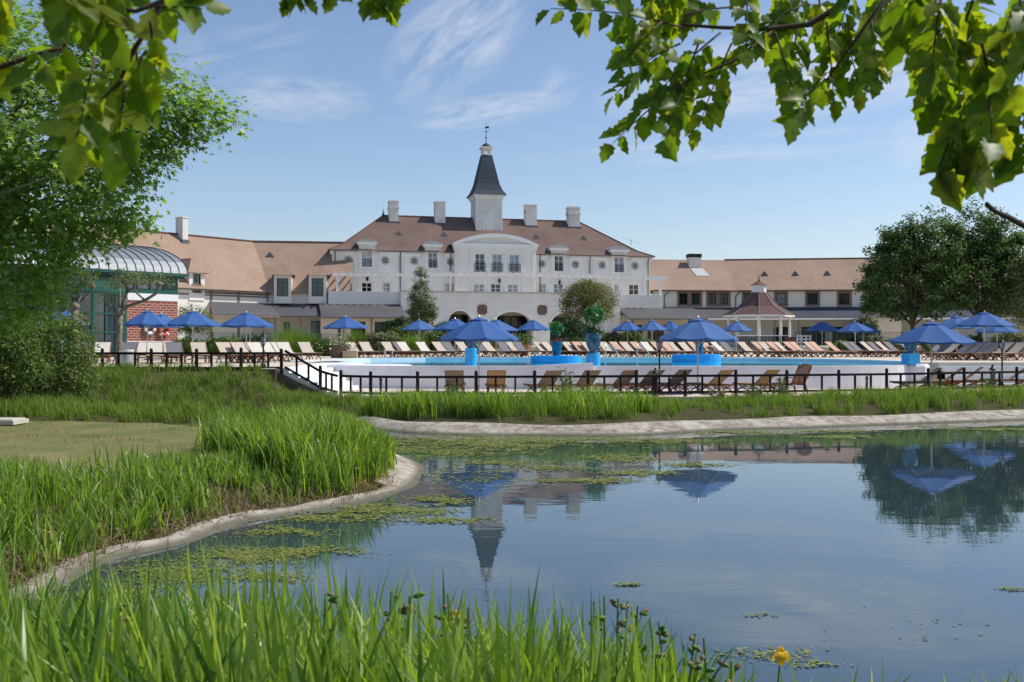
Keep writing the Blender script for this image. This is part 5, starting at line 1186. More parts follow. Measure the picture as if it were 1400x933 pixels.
# terrace corner before the pavilion
tr_ = [(113, 42.5, 'grey', -75), (141, 44.5, 'cream', -70), (178, 42.5, 'grey', -78), (198, 45.5, 'cream', -75), (212, 42.8, 'cream', -72), (232, 45.5, 'tan', -60), (238, 43.2, 'grey', -62), (271, 43.6, 'tan', -63), (305, 44.2, 'tan', -52), (318, 46, 'grey', -52), (325, 44.4, 'tan', -52), (336, 45.2, 'tan', -50), (347, 44.8, 'cream', -52), (362, 47.5, 'cream', -50)]
nk = {}
for px, y, k, d in tr_:
    i = nk.get(k, 0); nk[k] = i+1
    lounger(px, y, UP, d, k, '%s behind the terrace rail fence, %s %s one from the pavilion' % (LNAME[k], ordw(i), k), 'loungers on the terrace before the pavilion')
# long row past the pool end, feet to the left
rr_ = [(1298, 52.5, 'grey'), (1308, 50.3, 'tan'), (1326, 51.0, 'grey'), (1340, 49.6, 'grey'), (1353, 51.8, 'tan'), (1362, 49.4, 'grey'), (1379, 50.4, 'tan'), (1396, 49.6, 'tan'), (1414, 50.2, 'grey')]
nk = {}
for px, y, k in rr_:
    i = nk.get(k, 0); nk[k] = i+1
    lounger(px, y, UP, 197+random.uniform(-4, 4), k, '%s atop the long steps, %s %s one from the urn pedestal' % (LNAME[k], ordw(i), k), 'loungers along the top of the long steps')
lounger(1275, 58, UP, -88, 'grey', 'grey lounger facing the pool squarely behind the corner parasol pole', 'loungers along the top of the long steps')

# slatted wooden deck chair
t = empty('deck_chair', G(1104, 37.4, LOW), R(112), 'brown slatted wooden deck chair with rounded back beside the fence', 'deck chair')
W = .30; mb = MB()
for i in range(8): y = -W+.06+i*(2*W-.12)/7; mb.bar((.55, y, .36), (.16, y, 1.0), .042, .02)
mb.build('back_slat', M['teak'], t)
mb = MB(); mb.bar((.58, -W, .33), (.15, -W, 1.0), .05, .03); mb.bar((.58, W, .33), (.15, W, 1.0), .05, .03)
pts = [Vector((.16-.03*math.sin(math.pi*k/8), -W-.02+(2*W+.04)*k/8, .98+.09*math.sin(math.pi*k/8))) for k in range(9)]
for p, q in zip(pts[:-1], pts[1:]): mb.bar(p, q, .04, .11)
mb.bar((.52, -W, .42), (.52, W, .42), .04, .05); mb.build('back_frame', M['teak'], t)
mb = MB()
for i in range(11): x = .58+i*.11; mb.box(x, x+.075, -W, W, .345, .365)
for s in (-W, W): mb.bar((.5, s, .32), (1.75, s, .32), .04, .06)
mb.build('seat', M['teak'], t)
for s in (-1, 1):
    mb = MB(); mb.bar((.35, s*(W+.05), .60), (.95, s*(W+.05), .60), .06, .03); mb.bar((.92, s*(W+.05), .59), (.95, s*(W+.05), .3), .04, .05); mb.build('armrest', M['teak'], t)
for x, tilt in ((.45, -.12), (1.6, .12)):
    for s in (-1, 1): mb = MB(); mb.bar((x, s*(W-.03), .3), (x+tilt, s*(W-.03), 0), .05, .05); mb.build('leg', M['teak'], t)
# little side tables
def side_table(px, Y, z, lab):
    t = empty('side_table', G(px, Y, z), .3, lab, 'side table', 'white side tables between loungers')
    mb = MB(); mb.box(-.25, .25, -.25, .25, .40, .44); mb.build('table_top', M['whitepaint'], t)
    for i in (-1, 1):
        for j in (-1, 1): mb = MB(); mb.box(i*.2-.025, i*.2+.025, j*.2-.025, j*.2+.025, 0, .40); mb.build('leg', M['whitepaint'], t)
for a in [(1207, 59.2, UP, 'small white side table between loungers near the pool corner urn'), (1096, 58.9, UP, 'small white side table by the wooden loungers below the lattice'), (1325, 54, UP, 'small white side table among the grey loungers past the pool'), (926, 38.6, LOW, 'small white side table under the large parasol by the lamp post'), (531, 57.6, UP, 'small white side table between tan loungers beyond the planter')]: side_table(*a)

# ------------------------------------------------------------------ lamp posts, bollards, bin
def lamp_post(px, Y, z, h, lab):
    t = empty('lamp_post', G(px, Y, z), 0, lab, 'lamp post', 'black lamp posts on the decks')
    mb = MB(); mb.lathe([(.10, 0), (.10, .1), (.055, .18), (.035, .3), (.03, h-.45), (.055, h-.42), (.06, h-.36)], 10); mb.build('post', M['iron'], t)
    mb = MB(); z0, z1 = h-.36, h-.1
    for i in range(6):
        c, s = math.cos(math.pi/3*i), math.sin(math.pi/3*i); mb.bar((.07*c, .07*s, z0), (.125*c, .125*s, z1), .014, .014)
    mb.lathe([(.15, z1), (.13, z1+.03), (.05, z1+.12), (.02, z1+.14), (.03, z1+.18), (.005, z1+.22)], 6); ln = mb.build('lantern', M['iron'], t)
    mb = MB(); mb.lathe([(.06, z0+.005), (.115, z1-.005)], 6); mb.build('lantern_glass', M['lantern_glass'], ln)
lamp_post(901.5, 37.2, LOW, 2.03, 'slim black lamp post with glass lantern by the fence before the pool')
lamp_post(360, 36.6, UP, 1.22, 'short black lamp post with lantern at the stair end of the terrace fence')
lamp_post(1370, 42.1, LOW, 2.0, 'slim black lamp post with lantern before the long steps')
def bollard(px, Y, z, h, lab):
    t = empty('bollard', G(px, Y, z), 0, lab, 'bollard', 'black bollard lights at the fence')
    mb = MB(); mb.lathe([(.11, 0), (.11, .06), (.09, .1), (.09, h-.35), (.13, h-.33), (.13, h-.28)], 12); mb.build('post', M['iron'], t)
    mb = MB(); mb.lathe([(.085, h-.279), (.085, h-.16)], 12); mb.build('lens', M['lantern_glass'], t)
    mb = MB(); mb.lathe([(.14, h-.159), (.13, h-.12), (.06, h-.06), (.035, h-.02), (.05, h+.02), (.02, h+.06)], 12); mb.build('cap', M['iron'], t)
bollard(896, 35.9, LOW, .97, 'stout black bollard light beside the lamp post at the fence')
bollard(1357, 40.0, LOW, .99, 'stout black bollard light at the fence before the long steps')
for px, y, lab in ((520.5, 37.5, 'short dark wooden stub post on the deck near the white steps'), (1185, 39, 'short dark wooden stub post on the deck before the white pool wall'), (1066, 36.9, 'short dark stub post between the deck chair and the tan lounger')):
    mb = MB(); mb.lathe([(.05, 0), (.05, .48), (.065, .5), (.06, .58), (.03, .62)], 10); o = mb.build('stub_post', M['timber'] if px != 520.5 else M['iron'], None, G(px, y, LOW)); tag(o, lab, 'post', 'short stub posts on the lower deck')
t = empty('waste_bin', G(173, 37.2, UP), 0, 'round brushed steel waste bin at the foot of the pollard tree', 'bin')
mb = MB(); mb.lathe([(.24, 0), (.26, .03), (.26, .62), (.24, .62), (.24, .1)], 20, closed=False); mb.lathe([(.238, .08), (.001, .08)], 20, closed=False); mb.build('body', M['bin'], t)
mb = MB(); mb.lathe([(.262, .56), (.275, .6), (.262, .645), (.235, .645)], 20, closed=False); mb.build('rim', M['alu'], t)

# ------------------------------------------------------------------ urns, pedestals, planters
def ball_tree(par, r, z, n, size, m, flowers=None):
    c = unit(RNG.normal(size=(n, 3)))*(r*(RNG.uniform(.4, 1.0, n)**.7))[:, None]; c *= (1+.16*np.sin(c[:, :1]*9+1)*np.cos(c[:, 2:]*8+r*5)); c += RNG.normal(0, r*.07, c.shape); c[:, 2] *= .92; c[:, 2] += z
    return leaves('foliage', c, RNG.uniform(.7, 1.3, n)*size, OVAL, m, par)
def urn(px, Y, z, h, r, lab, name='urn'):
    t = empty(name, G(px, Y, z), 0, lab, 'urn', 'blue glazed urns round the pool')
    mb = MB(); mb.lathe([(r*.55, 0), (r*.6, .03*h), (r*.5, .09*h), (r*.62, .2*h), (r*.92, .5*h), (r*1.0, .75*h), (r*.97, .86*h), (r*.9, .91*h), (r*1.02, .97*h), (r*1.0, h), (r*.85, h), (r*.8, .9*h)], 24, closed=True); mb.build('vessel', M['urn'], t, smooth=True)
    mb = MB(); n = 24
    for k in range(8): a = 2*math.pi*k/8; c, s = math.cos(a), math.sin(a); mb.tube([(r*.66*c, r*.66*s, .2*h), (r*.95*c, r*.95*s, .5*h), (r*1.02*c, r*1.02*s, .75*h)], .018, 5)
    mb.build('moulded_rib', M['urn'], t); return t
def pedestal(px, Y, z0, z1, r, lab, sides=20):
    t = empty('pedestal', G(px, Y, z0), .2, lab, 'pedestal', 'bright blue pedestals in the pool')
    mb = MB(); mb.lathe([(r, 0), (r, z1-z0-.03), (r*.97, z1-z0)], sides); mb.build('drum', M['bluepaint'], t); return t
pedestal(644, 42.2, .5, H+(HY-476)*42.2/F, .255, 'bright blue drum pedestal carrying the bare urn behind the first large parasol')
urn(644, 42.2, H+(HY-476)*42.2/F, .74, .26, 'blue glazed urn without plant on its pedestal by the pool wall')
pedestal(811, 42.2, .5, H+(HY-483.5)*42.2/F, .30, 'bright blue drum pedestal carrying the urn with the round topiary')
zu = H+(HY-483.5)*42.2/F
u2 = urn(811, 42.2, zu, .86, .30, 'ribbed blue glazed urn on pedestal holding a round glossy topiary')
t = empty('topiary_tree', G(811, 42.2, zu+.80), 0, 'round glossy green topiary ball growing from the ribbed urn', 'topiary', 'ball topiaries in blue pots')
mb = MB(); mb.tube([(0, 0, 0), (.03, .02, .3), (.06, 0, .7)], .025, 6); mb.build('stem', M['bark'], t)
o = ball_tree(t, .43, .85, 460, .15, M['leaf_bright']); o.location = (.08, 0, 0)
c = np.stack([RNG.normal(0, .22, 350), RNG.normal(0, .22, 350), np.abs(RNG.normal(.08, .14, 350))], 1); leaves('undergrowth', c, .10, OVAL, M['leaf_dark'], t)
def pot(px, Y, z, h, r, lab):
    t = empty('glazed_pot', G(px, Y, z), 0, lab, 'pot', 'tall blue pots on the pool islands')
    mb = MB(); mb.lathe([(r*.62, 0), (r*.8, .35*h), (r*.95, .8*h), (r*1.04, .93*h), (r*1.04, h), (r*.9, h), (r*.85, .9*h)], 22); mb.build('vessel', M['urn'], t, smooth=True)
    mb = MB(); mb.lathe([(r*.98, .9*h), (r*1.07, .93*h), (r*1.07, h+.01), (r*.98, h+.01)], 22, closed=False); mb.build('rim', M['urn'], t); return t
def island(px0, px1, Y, z1, lab):
    a, b = G(px0, Y).x, G(px1, Y).x; t = empty('pool_island', ((a+b)/2, Y+.8, WAT-.3), 0, lab, 'pool island', 'bright blue planter islands in the pool'); r = (b-a)/2
    pts = [(r*math.cos(2*math.pi*k/28), .85*math.sin(2*math.pi*k/28)) for k in range(28)]
    mb = MB(); mb.prism(pts, 0, z1-WAT+.3); mb.build('kerb', M['bluepaint'], t); mb = MB(); mb.prism([(p[0]*.93, p[1]*.85) for p in pts], z1-WAT+.301, z1-WAT+.33); mb.build('top', M['pooltile'] if False else M['bluepaint'], t); return t
island(726, 796, 48.5, 1.83, 'bright blue rounded island in the pool under the pot with a topiary')
pot(761, 49.3, 1.85, .70, .28, 'tall blue pot on the pool island with a small topiary and flowers')
t = empty('topiary_tree', G(761, 49.3, 2.51), 0, 'small round glossy topiary growing in the tall blue pot on the island', 'topiary', 'ball topiaries in blue pots')
mb = MB(); mb.tube([(0, 0, 0), (.02, 0, .5)], .022, 6); mb.build('stem', M['bark'], t); ball_tree(t, .37, .72, 340, .15, M['leaf_bright'])
c = np.stack([RNG.normal(0, .2, 160), RNG.normal(0, .2, 160), np.abs(RNG.normal(.05, .09, 160))], 1); leaves('flowers', c, .07, OVAL, M['terracotta'], t)
island(922, 990, 51, 1.86, 'bright blue rounded island in the pool behind the lamp post parasol'); pot(956, 51.8, 1.88, .64, .22, 'tall empty blue pot on the second pool island behind the large parasol')
# corner column with the glass-like urn
t = empty('corner_pedestal', G(1245, 43.3, LOW), .3, 'white octagonal column with bright blue top block at the pool corner', 'pedestal')
zp_ = H+(HY-498)*43.3/F-LOW; zq_ = H+(HY-483.5)*43.3/F-LOW
mb = MB(); mb.lathe([(.62, 0), (.62, .1), (.5, .3), (.5, zp_-.1), (.42, zp_)], 8, (.35, 0, 0)); mb.build('column', M['pooltile'], t)
mb = MB(); mb.box(-.27, .27, -.27, .27, zp_-.01, zq_); mb.build('block', M['bluepaint'], t)
urn(1245, 43.3, LOW+zq_, .74, .29, 'blue glazed urn on the corner pedestal beside the corner parasol')
# flower planter with trellis
t = empty('flower_planter', G(463, 56.5, UP), .1, 'wooden tub of pale flowers with a small trellis behind', 'planter')
mb = MB(); mb.lathe([(.42, 0), (.5, .3), (.55, .62), (.48, .62), (.45, .5)], 14); mb.build('tub', M['plaque'], t)
mb = MB()
for x in np.linspace(-.33, .33, 4): mb.box(x-.025, x+.025, .3, .33, .55, 1.4)
for z in np.linspace(.65, 1.38, 5): mb.box(-.37, .37, .29, .3, z-.025, z+.025)
mb.build('trellis', M['trellis'], t)
c = np.stack([RNG.normal(.1, .38, 320), RNG.normal(-.05, .25, 320), RNG.normal(.72, .2, 320)], 1); leaves('foliage', c, .12, OVAL, M['leaf_box'], t)
c = np.stack([RNG.normal(.15, .4, 130), RNG.normal(-.2, .2, 130), RNG.normal(.75, .2, 130)], 1); leaves('flowers', c, .11, OVAL, M['blossom'], t)
mb = MB(); mb.box(-.4, .4, -.2, .2, 0, .36); mb.box(-.43, .43, -.23, .23, .361, .4); o = mb.build('planter_box', M['trellis'], None, G(479, 56, UP)); tag(o, 'low pale wooden planter box beside the flower tub', 'planter')
t = empty('terracotta_pot', G(717, 64, UP), 0, 'terracotta pot with leafy plant before the wide arch', 'pot')
mb = MB(); mb.lathe([(.24, 0), (.34, .6), (.38, .62), (.38, .72), (.32, .72)], 14); mb.build('vessel', M['terracotta'], t)
c = np.stack([RNG.normal(0, .3, 260), RNG.normal(0, .3, 260), np.abs(RNG.normal(1.0, .25, 260))], 1); leaves('foliage', c, .14, OVAL, M['leaf_box'], t)
# ------------------------------------------------------------------ trees and shrubs
def clumps_in(ells, n, shell=.55, rng=RNG):
    """n clump centres inside a union of ellipsoids (cx,cy,cz,rx,ry,rz), mostly near the surface"""
    vol = np.array([e[3]*e[4]*e[5] for e in ells])**.75; pk = rng.choice(len(ells), n, p=vol/vol.sum()); out = np.zeros((n, 3))
    d = unit(rng.normal(size=(n, 3))); r = rng.uniform(0, 1, n)**(1/3)*(1-shell)+shell*rng.uniform(.75, 1.05, n)
    for i, e in enumerate(ells):
        k = pk == i; out[k] = np.array(e[:3])+d[k]*r[k][:, None]*np.array(e[3:])
    return out
def crown_leaves(par, cl, rad, per, size, shape, m, up=.5, flat=.7, name='crown', rng=RNG):
    n = len(cl)*per; c = np.repeat(cl, per, 0)+np.clip(rng.normal(size=(n, 3)), -2.2, 2.2)*rad*np.array([1, 1, flat])
    ctr = cl.mean(0); od = unit(c-ctr)*.5
    return leaves(name, c, rng.uniform(.65, 1.3, n)*size, shape, m, par, up, .3, od)
def trunk_limbs(par, base, top, r0, targets, m, name='trunk', rng=random):
    mb = MB(); base, top = Vector(base), Vector(top); n = 6; ax = []
    for i in range(n+1):
        t = i/n; ax.append(base.lerp(top, t)+Vector((rng.uniform(-1, 1), rng.uniform(-1, 1), 0))*r0*.7*(0 if i == 0 else 1))
    mb.tube(ax, [r0*(1.35 if i == 0 else 1)*(1-.75*i/n) for i in range(n+1)], 9)
    for q in targets:
        q = Vector(q); s = ax[rng.randint(max(1, n//3), n-1)]; mid = s.lerp(q, .5)+Vector((rng.uniform(-.1, .1), rng.uniform(-.1, .1), .12))*(q-s).length
        rr = r0*rng.uniform(.22, .4); mb.tube([s, s.lerp(mid, .5)+Vector((0, 0, .03)), mid, q], [rr, rr*.8, rr*.55, rr*.15], 6)
    return mb.build(name, m, par, smooth=True)
def tree(name, base, ells, ncl, rad, per, size, shape, leafm, barkm, r0, label, cat='tree', group=None, nl=26, shell=.55, up=.5, toph=.6):
    t = empty(name, base, 0, label, cat, group); cl = clumps_in(ells, ncl, shell)
    if name == 'round_tree':      # shoots standing out of the crown
        pick = cl[RNG.choice(len(cl), 150)]; c0 = np.array([cl[:, 0].mean(), cl[:, 1].mean(), 4.0]); od = unit(pick-c0)*np.array([.7, .7, 1]); far = np.linalg.norm(pick-c0, axis=1) > 2.6; pick, od = pick[far], od[far]
        for st in (.3, .6, .9): cl = np.concatenate([cl, pick+od*st*RNG.uniform(.3, 1.15, (len(pick), 1))+np.array([0, 0, .18*st])])
    zmax = max(e[2]+e[5] for e in ells); cx = np.mean([e[0] for e in ells]); cy = np.mean([e[1] for e in ells])
    idx = RNG.choice(len(cl), min(nl, len(cl)), replace=False)
    trunk_limbs(t, (0, 0, 0), (cx, cy, zmax*toph), r0, [tuple(cl[i]) for i in idx], barkm)
    crown_leaves(t, cl, rad, per, size, shape, leafm, up); return t
# big sweet gum overhanging the pavilion
def big_gum():
    out = [(-260, -120), (0, 20), (110, 10), (150, 45), (215, 95), (250, 110), (262, 122), (250, 138), (300, 140), (318, 152), (312, 172), (272, 192), (245, 186), (232, 205), (222, 230), (195, 232), (200, 262), (190, 300), (175, 320), (140, 318), (118, 345), (88, 370), (84, 395), (72, 418), (45, 438), (15, 440), (-60, 460), (-260, 460)]
    Yc = 23.0; base = Vector((G(-120, Yc).x, Yc, .45)); t = empty('sweet_gum_tree', base, 0, 'big leafy star-leaved tree spreading in front of the glass pavilion', 'tree')
    pts = []; 
    while len(pts) < 680:
        px, py = random.uniform(-150, 320), random.uniform(-60, 470)
        if not inpoly([px], [py], out)[0]: continue
        d = float(pdist([px], [py], out)[0]); th = min(2.9, .25+d/38.0); y = Yc+random.uniform(-1, 1)*th
        # keep near-surface clumps more often
        if random.random() < .25 and d > 120: continue
        q = P(px, py, Yc); q.y = y; pts.append(q-base)
    for px, py in ((305, 150), (290, 165), (275, 180), (262, 122), (248, 118), (225, 215), (240, 140), (200, 245), (185, 300), (165, 316), (283, 150), (255, 168), (80, 400), (62, 425)):
        q = P(px, py, Yc+random.uniform(-.4, .4)); pts.append(q-base)
    cl = np.array([tuple(p) for p in pts]); idx = RNG.choice(len(cl), 90, replace=False)
    trunk_limbs(t, (0, 0, 0), (.4, .2, 7.2), .27, [tuple(cl[i]) for i in idx], M['barkpale'])
    crown_leaves(t, cl, .29, 48, .17, star(5, .40), M['leaf_maple'], .8, .8)
big_gum()
# pair of dense trees beyond the pool end
bz = UP-.05
def gbase(Y): return 1.95 if Y > 92 else UP-.05
p1, p2 = G(1248, 80, bz), G(1338, 82, bz); s = 80/F
tree('round_tree', p1, [(-.4, 0, 5.6, 3.4, 3, 3.2), (-2.3, 0, 5.0, 2.0, 2, 1.9), (1.2, 0, 8.2, 2.5, 2.3, 2.7), (-.9, -.5, 8.2, 1.9, 1.7, 2.0), (2.2, .3, 5.4, 2.7, 2.4, 2.6), (-2.4, 0, 7.0, 1.2, 1.2, 1.4)], 430, .27, 40, .22, OVAL, M['leaf_tree'], M['bark'], .2, 'dark green multi-stemmed tree nearer the tan roofed wing', group='pair of dense trees past the pool', nl=60, shell=.6)
tree('round_tree', p2, [(0, 0, 5.8, 4.4, 3.4, 3.6), (-.6, 0, 9.0, 3.0, 2.4, 2.8), (2.4, 0, 7.0, 3.2, 2.6, 3.1), (-2.7, 0, 6.8, 2.6, 2.4, 3.2), (1.2, -.4, 9.0, 2.3, 2, 2.4), (3.4, 0, 5.4, 2.4, 2.2, 2.6)], 560, .28, 40, .22, OVAL, M['leaf_tree'], M['bark'], .22, 'larger dark green tree with domed crown behind the tall parasol', group='pair of dense trees past the pool', nl=60, shell=.6)
tree('round_tree', G(1418, 78, bz), [(0, 0, 4.6, 2.4, 2.2, 2.6), (.5, 0, 6.0, 2.0, 2, 1.8)], 190, .34, 40, .19, OVAL, M['leaf_grey'], M['bark'], .16, 'paler green tree at the picture edge beside the domed tree', nl=24)
for px, y, ht, r, lab in ((1480, 118, 9.5, 5, 'distant tree beyond the domed tree at the picture edge'), (1560, 125, 10, 6, 'distant broad tree farther along the boundary'), (1330, 128, 6.5, 4, 'distant low tree glimpsed under the domed crown')):
    tree('background_tree', G(px, y, GZ), [(0, 0, ht*.55, r, r, ht*.45), (1, 0, ht*.7, r*.7, r*.7, ht*.3)], 200, .55, 26, .34, OVAL, M['leaf_tree'], M['bark'], .25, lab, group='distant trees beyond the pool', nl=16)
# narrow upright tree and its neighbours before the manor
pb = G(576, 98, 1.95)
tree('columnar_tree', pb, [(0, 0, 2.8, 1.45, 1.4, 1.9), (0, 0, 4.4, 1.25, 1.2, 2.2), (-.1, 0, 6.2, .7, .7, 1.9), (.1, 0, 3.6, 1.6, 1.5, 1.4)], 260, .2, 42, .15, OVAL, M['leaf_poplar'], M['bark'], .16, 'narrow upright tree with tapering crown before the manor', nl=20, shell=.5)
tree('willowy_tree', G(803, 95, 1.95), [(0, 0, 4.0, 2.3, 2.1, 2.5), (-1.1, 0, 4.4, 1.7, 1.6, 1.7), (1.2, 0, 4.3, 1.6, 1.6, 1.9), (0, 0, 5.2, 1.6, 1.5, 1.2)], 330, .30, 42, .24, THIN*np.array([1.5, 1]), M['leaf_olive'], M['bark'], .14, 'rounded willowy tree with fine olive foliage before the arcade', nl=24, shell=.6)
tree('dark_laurel', G(783, 90, bz), [(0, 0, 1.7, 1.7, 1.5, 1.8), (-.3, 0, 2.7, 1.0, 1, .9), (1.0, 0, 1.4, 1.2, 1.2, 1.3)], 160, .22, 40, .16, OVAL, M['leaf_dark'], M['bark'], .1, 'dark bushy laurel below the willowy tree', nl=14)
tree('dark_laurel', G(1182, 90, bz), [(0, 0, 1.6, 1.3, 1.2, 1.5), (0, 0, 2.4, 1.1, 1, .9)], 130, .2, 40, .15, OVAL, M['leaf_dark'], M['bark'], .1, 'dark rounded shrub before the slate lean-to', nl=10)
tree('small_tree', G(258, 72, bz), [(0, 0, 2.6, 1.3, 1.2, .95), (.7, 0, 2.2, 1.1, 1, .7), (-.4, 0, 2.2, 1.0, 1, .7)], 130, .22, 36, .13, OVAL, M['leaf_grey'], M['bark'], .07, 'small loose tree between the brick wall and the half timbered wing', nl=16)
# garden shrubs: px, Y, width px, top y
def shrub(name, px, Y, wpx, top, m, label, per=44, size=.15, shape=OVAL, group='garden shrubs before the hotel', cat='shrub'):
    s = Y/F; w_, h_ = wpx*s/2, H+(HY-top)*s-gbase(Y); t = empty(name, G(px, Y, gbase(Y)), 0, label, cat, group)
    ncl = int(max(60, 62*w_*h_)); cl = clumps_in([(0, 0, h_*.42, w_, w_*.8, h_*.5), (w_*.25, 0, h_*.6, w_*.65, w_*.6, h_*.35), (-w_*.35, 0, h_*.45, w_*.6, w_*.6, h_*.42)], ncl, .65)
    cl[:, 2] = np.maximum(cl[:, 2], .1); trunk_limbs(t, (0, 0, 0), (0, 0, h_*.5), .05, [tuple(c) for c in cl[:8]], M['bark'], 'stem'); crown_leaves(t, cl, .16, per, size, shape, m, name='foliage'); return t
def grass_clump(px, Y, wpx, top, label, n=900, m='clump'):
    s = Y/F; w_, h_ = wpx*s/2, H+(HY-top)*s-bz; t = empty('grass_clump', G(px, Y, bz), 0, label, 'ornamental grass', 'ornamental grass clumps before the hotel')
    b = np.stack([RNG.normal(0, w_*.38, n), RNG.normal(0, w_*.3, n), np.zeros(n)], 1); ln = np.stack([b[:, 0]/w_*.5+RNG.normal(0, .25, n), RNG.normal(0, .35, n)], 1)
    blades('blades', b, RNG.uniform(.7, 1.15, n)*h_, ln, .022, M[m], 4, parent=t)
for a in [(412, 66, 62, 452, 'wide bright grass clump before the half timbered wing', 1500), (398, 69, 44, 442, 'feathery grass clump rising behind the wide bright one', 800), (486, 70, 30, 447, 'bright grass clump by the trellis planter', 800), (566, 70, 34, 455, 'bright low grass clump below the upright tree', 800), (1283, 74, 30, 462, 'yellowish grass clump beyond the corner parasol', 500)]: grass_clump(*a)
for a in [('shrub', 522, 70, 52, 453, 'leaf_grey', 'wide grey green shrub beside the trellis planter'), ('shrub', 548, 78, 40, 443, 'leaf_box', 'rounded green shrub left of the upright tree foot'),
          ('shrub', 594, 76, 36, 452, 'leaf_box', 'clipped bright shrub under the upright tree'), ('shrub', 607, 88, 34, 437, 'leaf_box', 'tall rounded shrub right of the upright tree'), ('shrub', 545, 92, 42, 430, 'leaf_dark', 'dark shrub close to the lean-to corner of the manor'),
          ('shrub', 613, 80, 22, 450, 'leaf_dark', 'dark shrub before the small arch'), ('shrub', 665, 84, 36, 456, 'leaf_grey', 'low grey green shrub between the arcade arches'), ('shrub', 700, 78, 26, 456, 'leaf_grey', 'pale shrub before the wide arch'),
          ('shrub', 838, 76, 34, 452, 'leaf_grey', 'greyish shrub beside the blue ribbed urn'), ('shrub', 862, 82, 28, 450, 'leaf_box', 'green shrub under the parasols past the willowy tree'), ('shrub', 884, 78, 40, 464, 'leaf_box', 'low green hedge shrub below the parasols'),
          ('shrub', 935, 78, 60, 465, 'leaf_dark', 'low dark shrub behind the lamp post parasol'), ('shrub', 255, 64, 46, 462, 'leaf_box', 'low flowering shrub past the brick wall'), ('shrub', 300, 66, 60, 460, 'leaf_box', 'low green border shrub behind the cream loungers'),
          ('shrub', 345, 68, 40, 456, 'leaf_dark', 'dark border shrub under the terrace parasol'), ('shrub', 790, 72, 60, 462, 'leaf_dark', 'low dark flower bed shrub behind the topiary pots'), ('shrub', 1222, 74, 50, 463, 'leaf_grey', 'low pale shrub before the porch of the lean-to'),
          ('shrub', 1160, 80, 40, 464, 'leaf_dark', 'low dark shrub behind the wooden loungers'), ('shrub', 1380, 74, 50, 452, 'leaf_grey', 'grey green shrub behind the end of the lounger row'), ('shrub', 1318, 80, 60, 460, 'leaf_box', 'low green shrub under the domed tree'),
          ('shrub', 640, 100, 60, 452, 'leaf_dark', 'dark low shrub at the foot of the arcade'), ('shrub', 1275, 92, 30, 448, 'leaf_box', 'green shrub between the trunks past the lean-to'), ('shrub', 440, 74, 60, 464, 'leaf_dark', 'low dark border shrub behind the flower planter')]:
    shrub(a[0], a[1], a[2], a[3], a[4], M[a[5]], a[6])
# white blooms in the borders
for px, y, lab in ((360, 62, 'pale rose bush before the bright grass clump'), (452, 63, 'pale rose bush beside the flower tub'), (1150, 74, 'white flowering bush near the mesh fence')):
    t = shrub('rose_bush', px, y, 26, 466, M['leaf_box'], lab, group='rose bushes in the border'); c = np.stack([RNG.normal(0, .5, 40), RNG.normal(-.3, .3, 40), RNG.uniform(.4, 1.0, 40)], 1); leaves('flowers', c, .13, OVAL, M['blossom'], t)
# pollarded plane trees on the terrace
def pollard(px, Y, h, limbs, label, per=24):
    p = G(px, Y, UP-.02); t = empty('pollard_tree', p, 0, label, 'tree', 'knotted pollard trees on the terrace'); mb = MB(); tips = []
    mb.tube([(0, 0, 0), (.03, 0, .5), (-.03, .02, 1.1), (.02, 0, h)], [.17, .125, .115, .125], 10)
    mb.lathe([(.02, -.14), (.17, -.05), (.19, .05), (.1, .16), (.01, .2)], 8, (.02, 0, h))
    for pts, r in limbs:
        q = [Vector((a/37.2, b, c)) for a, b, c in pts]; mb.tube(q, [r*.72*(1-.45*i/(len(q)-1)) for i in range(len(q))], 7); e = q[-1]; mb.lathe([(.01, -.1), (r*1.15, -.04), (r*1.2, .04), (.02, .12)], 7, tuple(e)); tips.append(e)
        tips.append(q[-2].lerp(e, .5)+Vector((0, 0, .15)))
    mb.build('trunk', M['barkpale'], t, smooth=True)
    cl = np.array([tuple(e+Vector((random.uniform(-.35, .35), random.uniform(-.4, .4), random.uniform(.0, .4)))) for e in tips for _ in range(6)])
    crown_leaves(t, cl, .13, per, .075, star(5, .5), M['leaf_grey'], .6)
pollard(163, 37.4, 2.05, [([(0, 0, 2.0), (8, .1, 2.6), (10, .1, 3.0), (6, .1, 3.2)], .12), ([(0, 0, 2.05), (16, -.2, 2.3), (40, -.3, 2.5), (55, -.3, 2.75), (60, -.3, 3.1)], .11), ([(0, 0, 2.0), (-14, .2, 2.1), (-18, .2, 2.35)], .09), ([(9, .1, 2.8), (22, .2, 3.1), (34, .3, 3.2)], .07), ([(40, -.3, 2.5), (30, -.5, 2.8), (28, -.5, 3.1)], .06), ([(0, 0, 2.1), (-6, .5, 2.7), (-10, .7, 3.1)], .08)], 'knotted pollard tree with flat leafy top before the brick wall')
pollard(102, 38.2, 2.3, [([(0, 0, 2.2), (6, .1, 2.7), (10, .1, 3.3)], .1), ([(0, 0, 2.2), (-14, 0, 2.6), (-18, 0, 3.0)], .09), ([(0, 0, 1.5), (10, -.1, 1.6)], .07), ([(0, 0, 2.3), (0, .3, 3.0)], .08), ([(0, 0, 2.3), (14, .4, 2.8), (20, .4, 3.1)], .08)], 'knotted pollard tree before the curved green entrance')
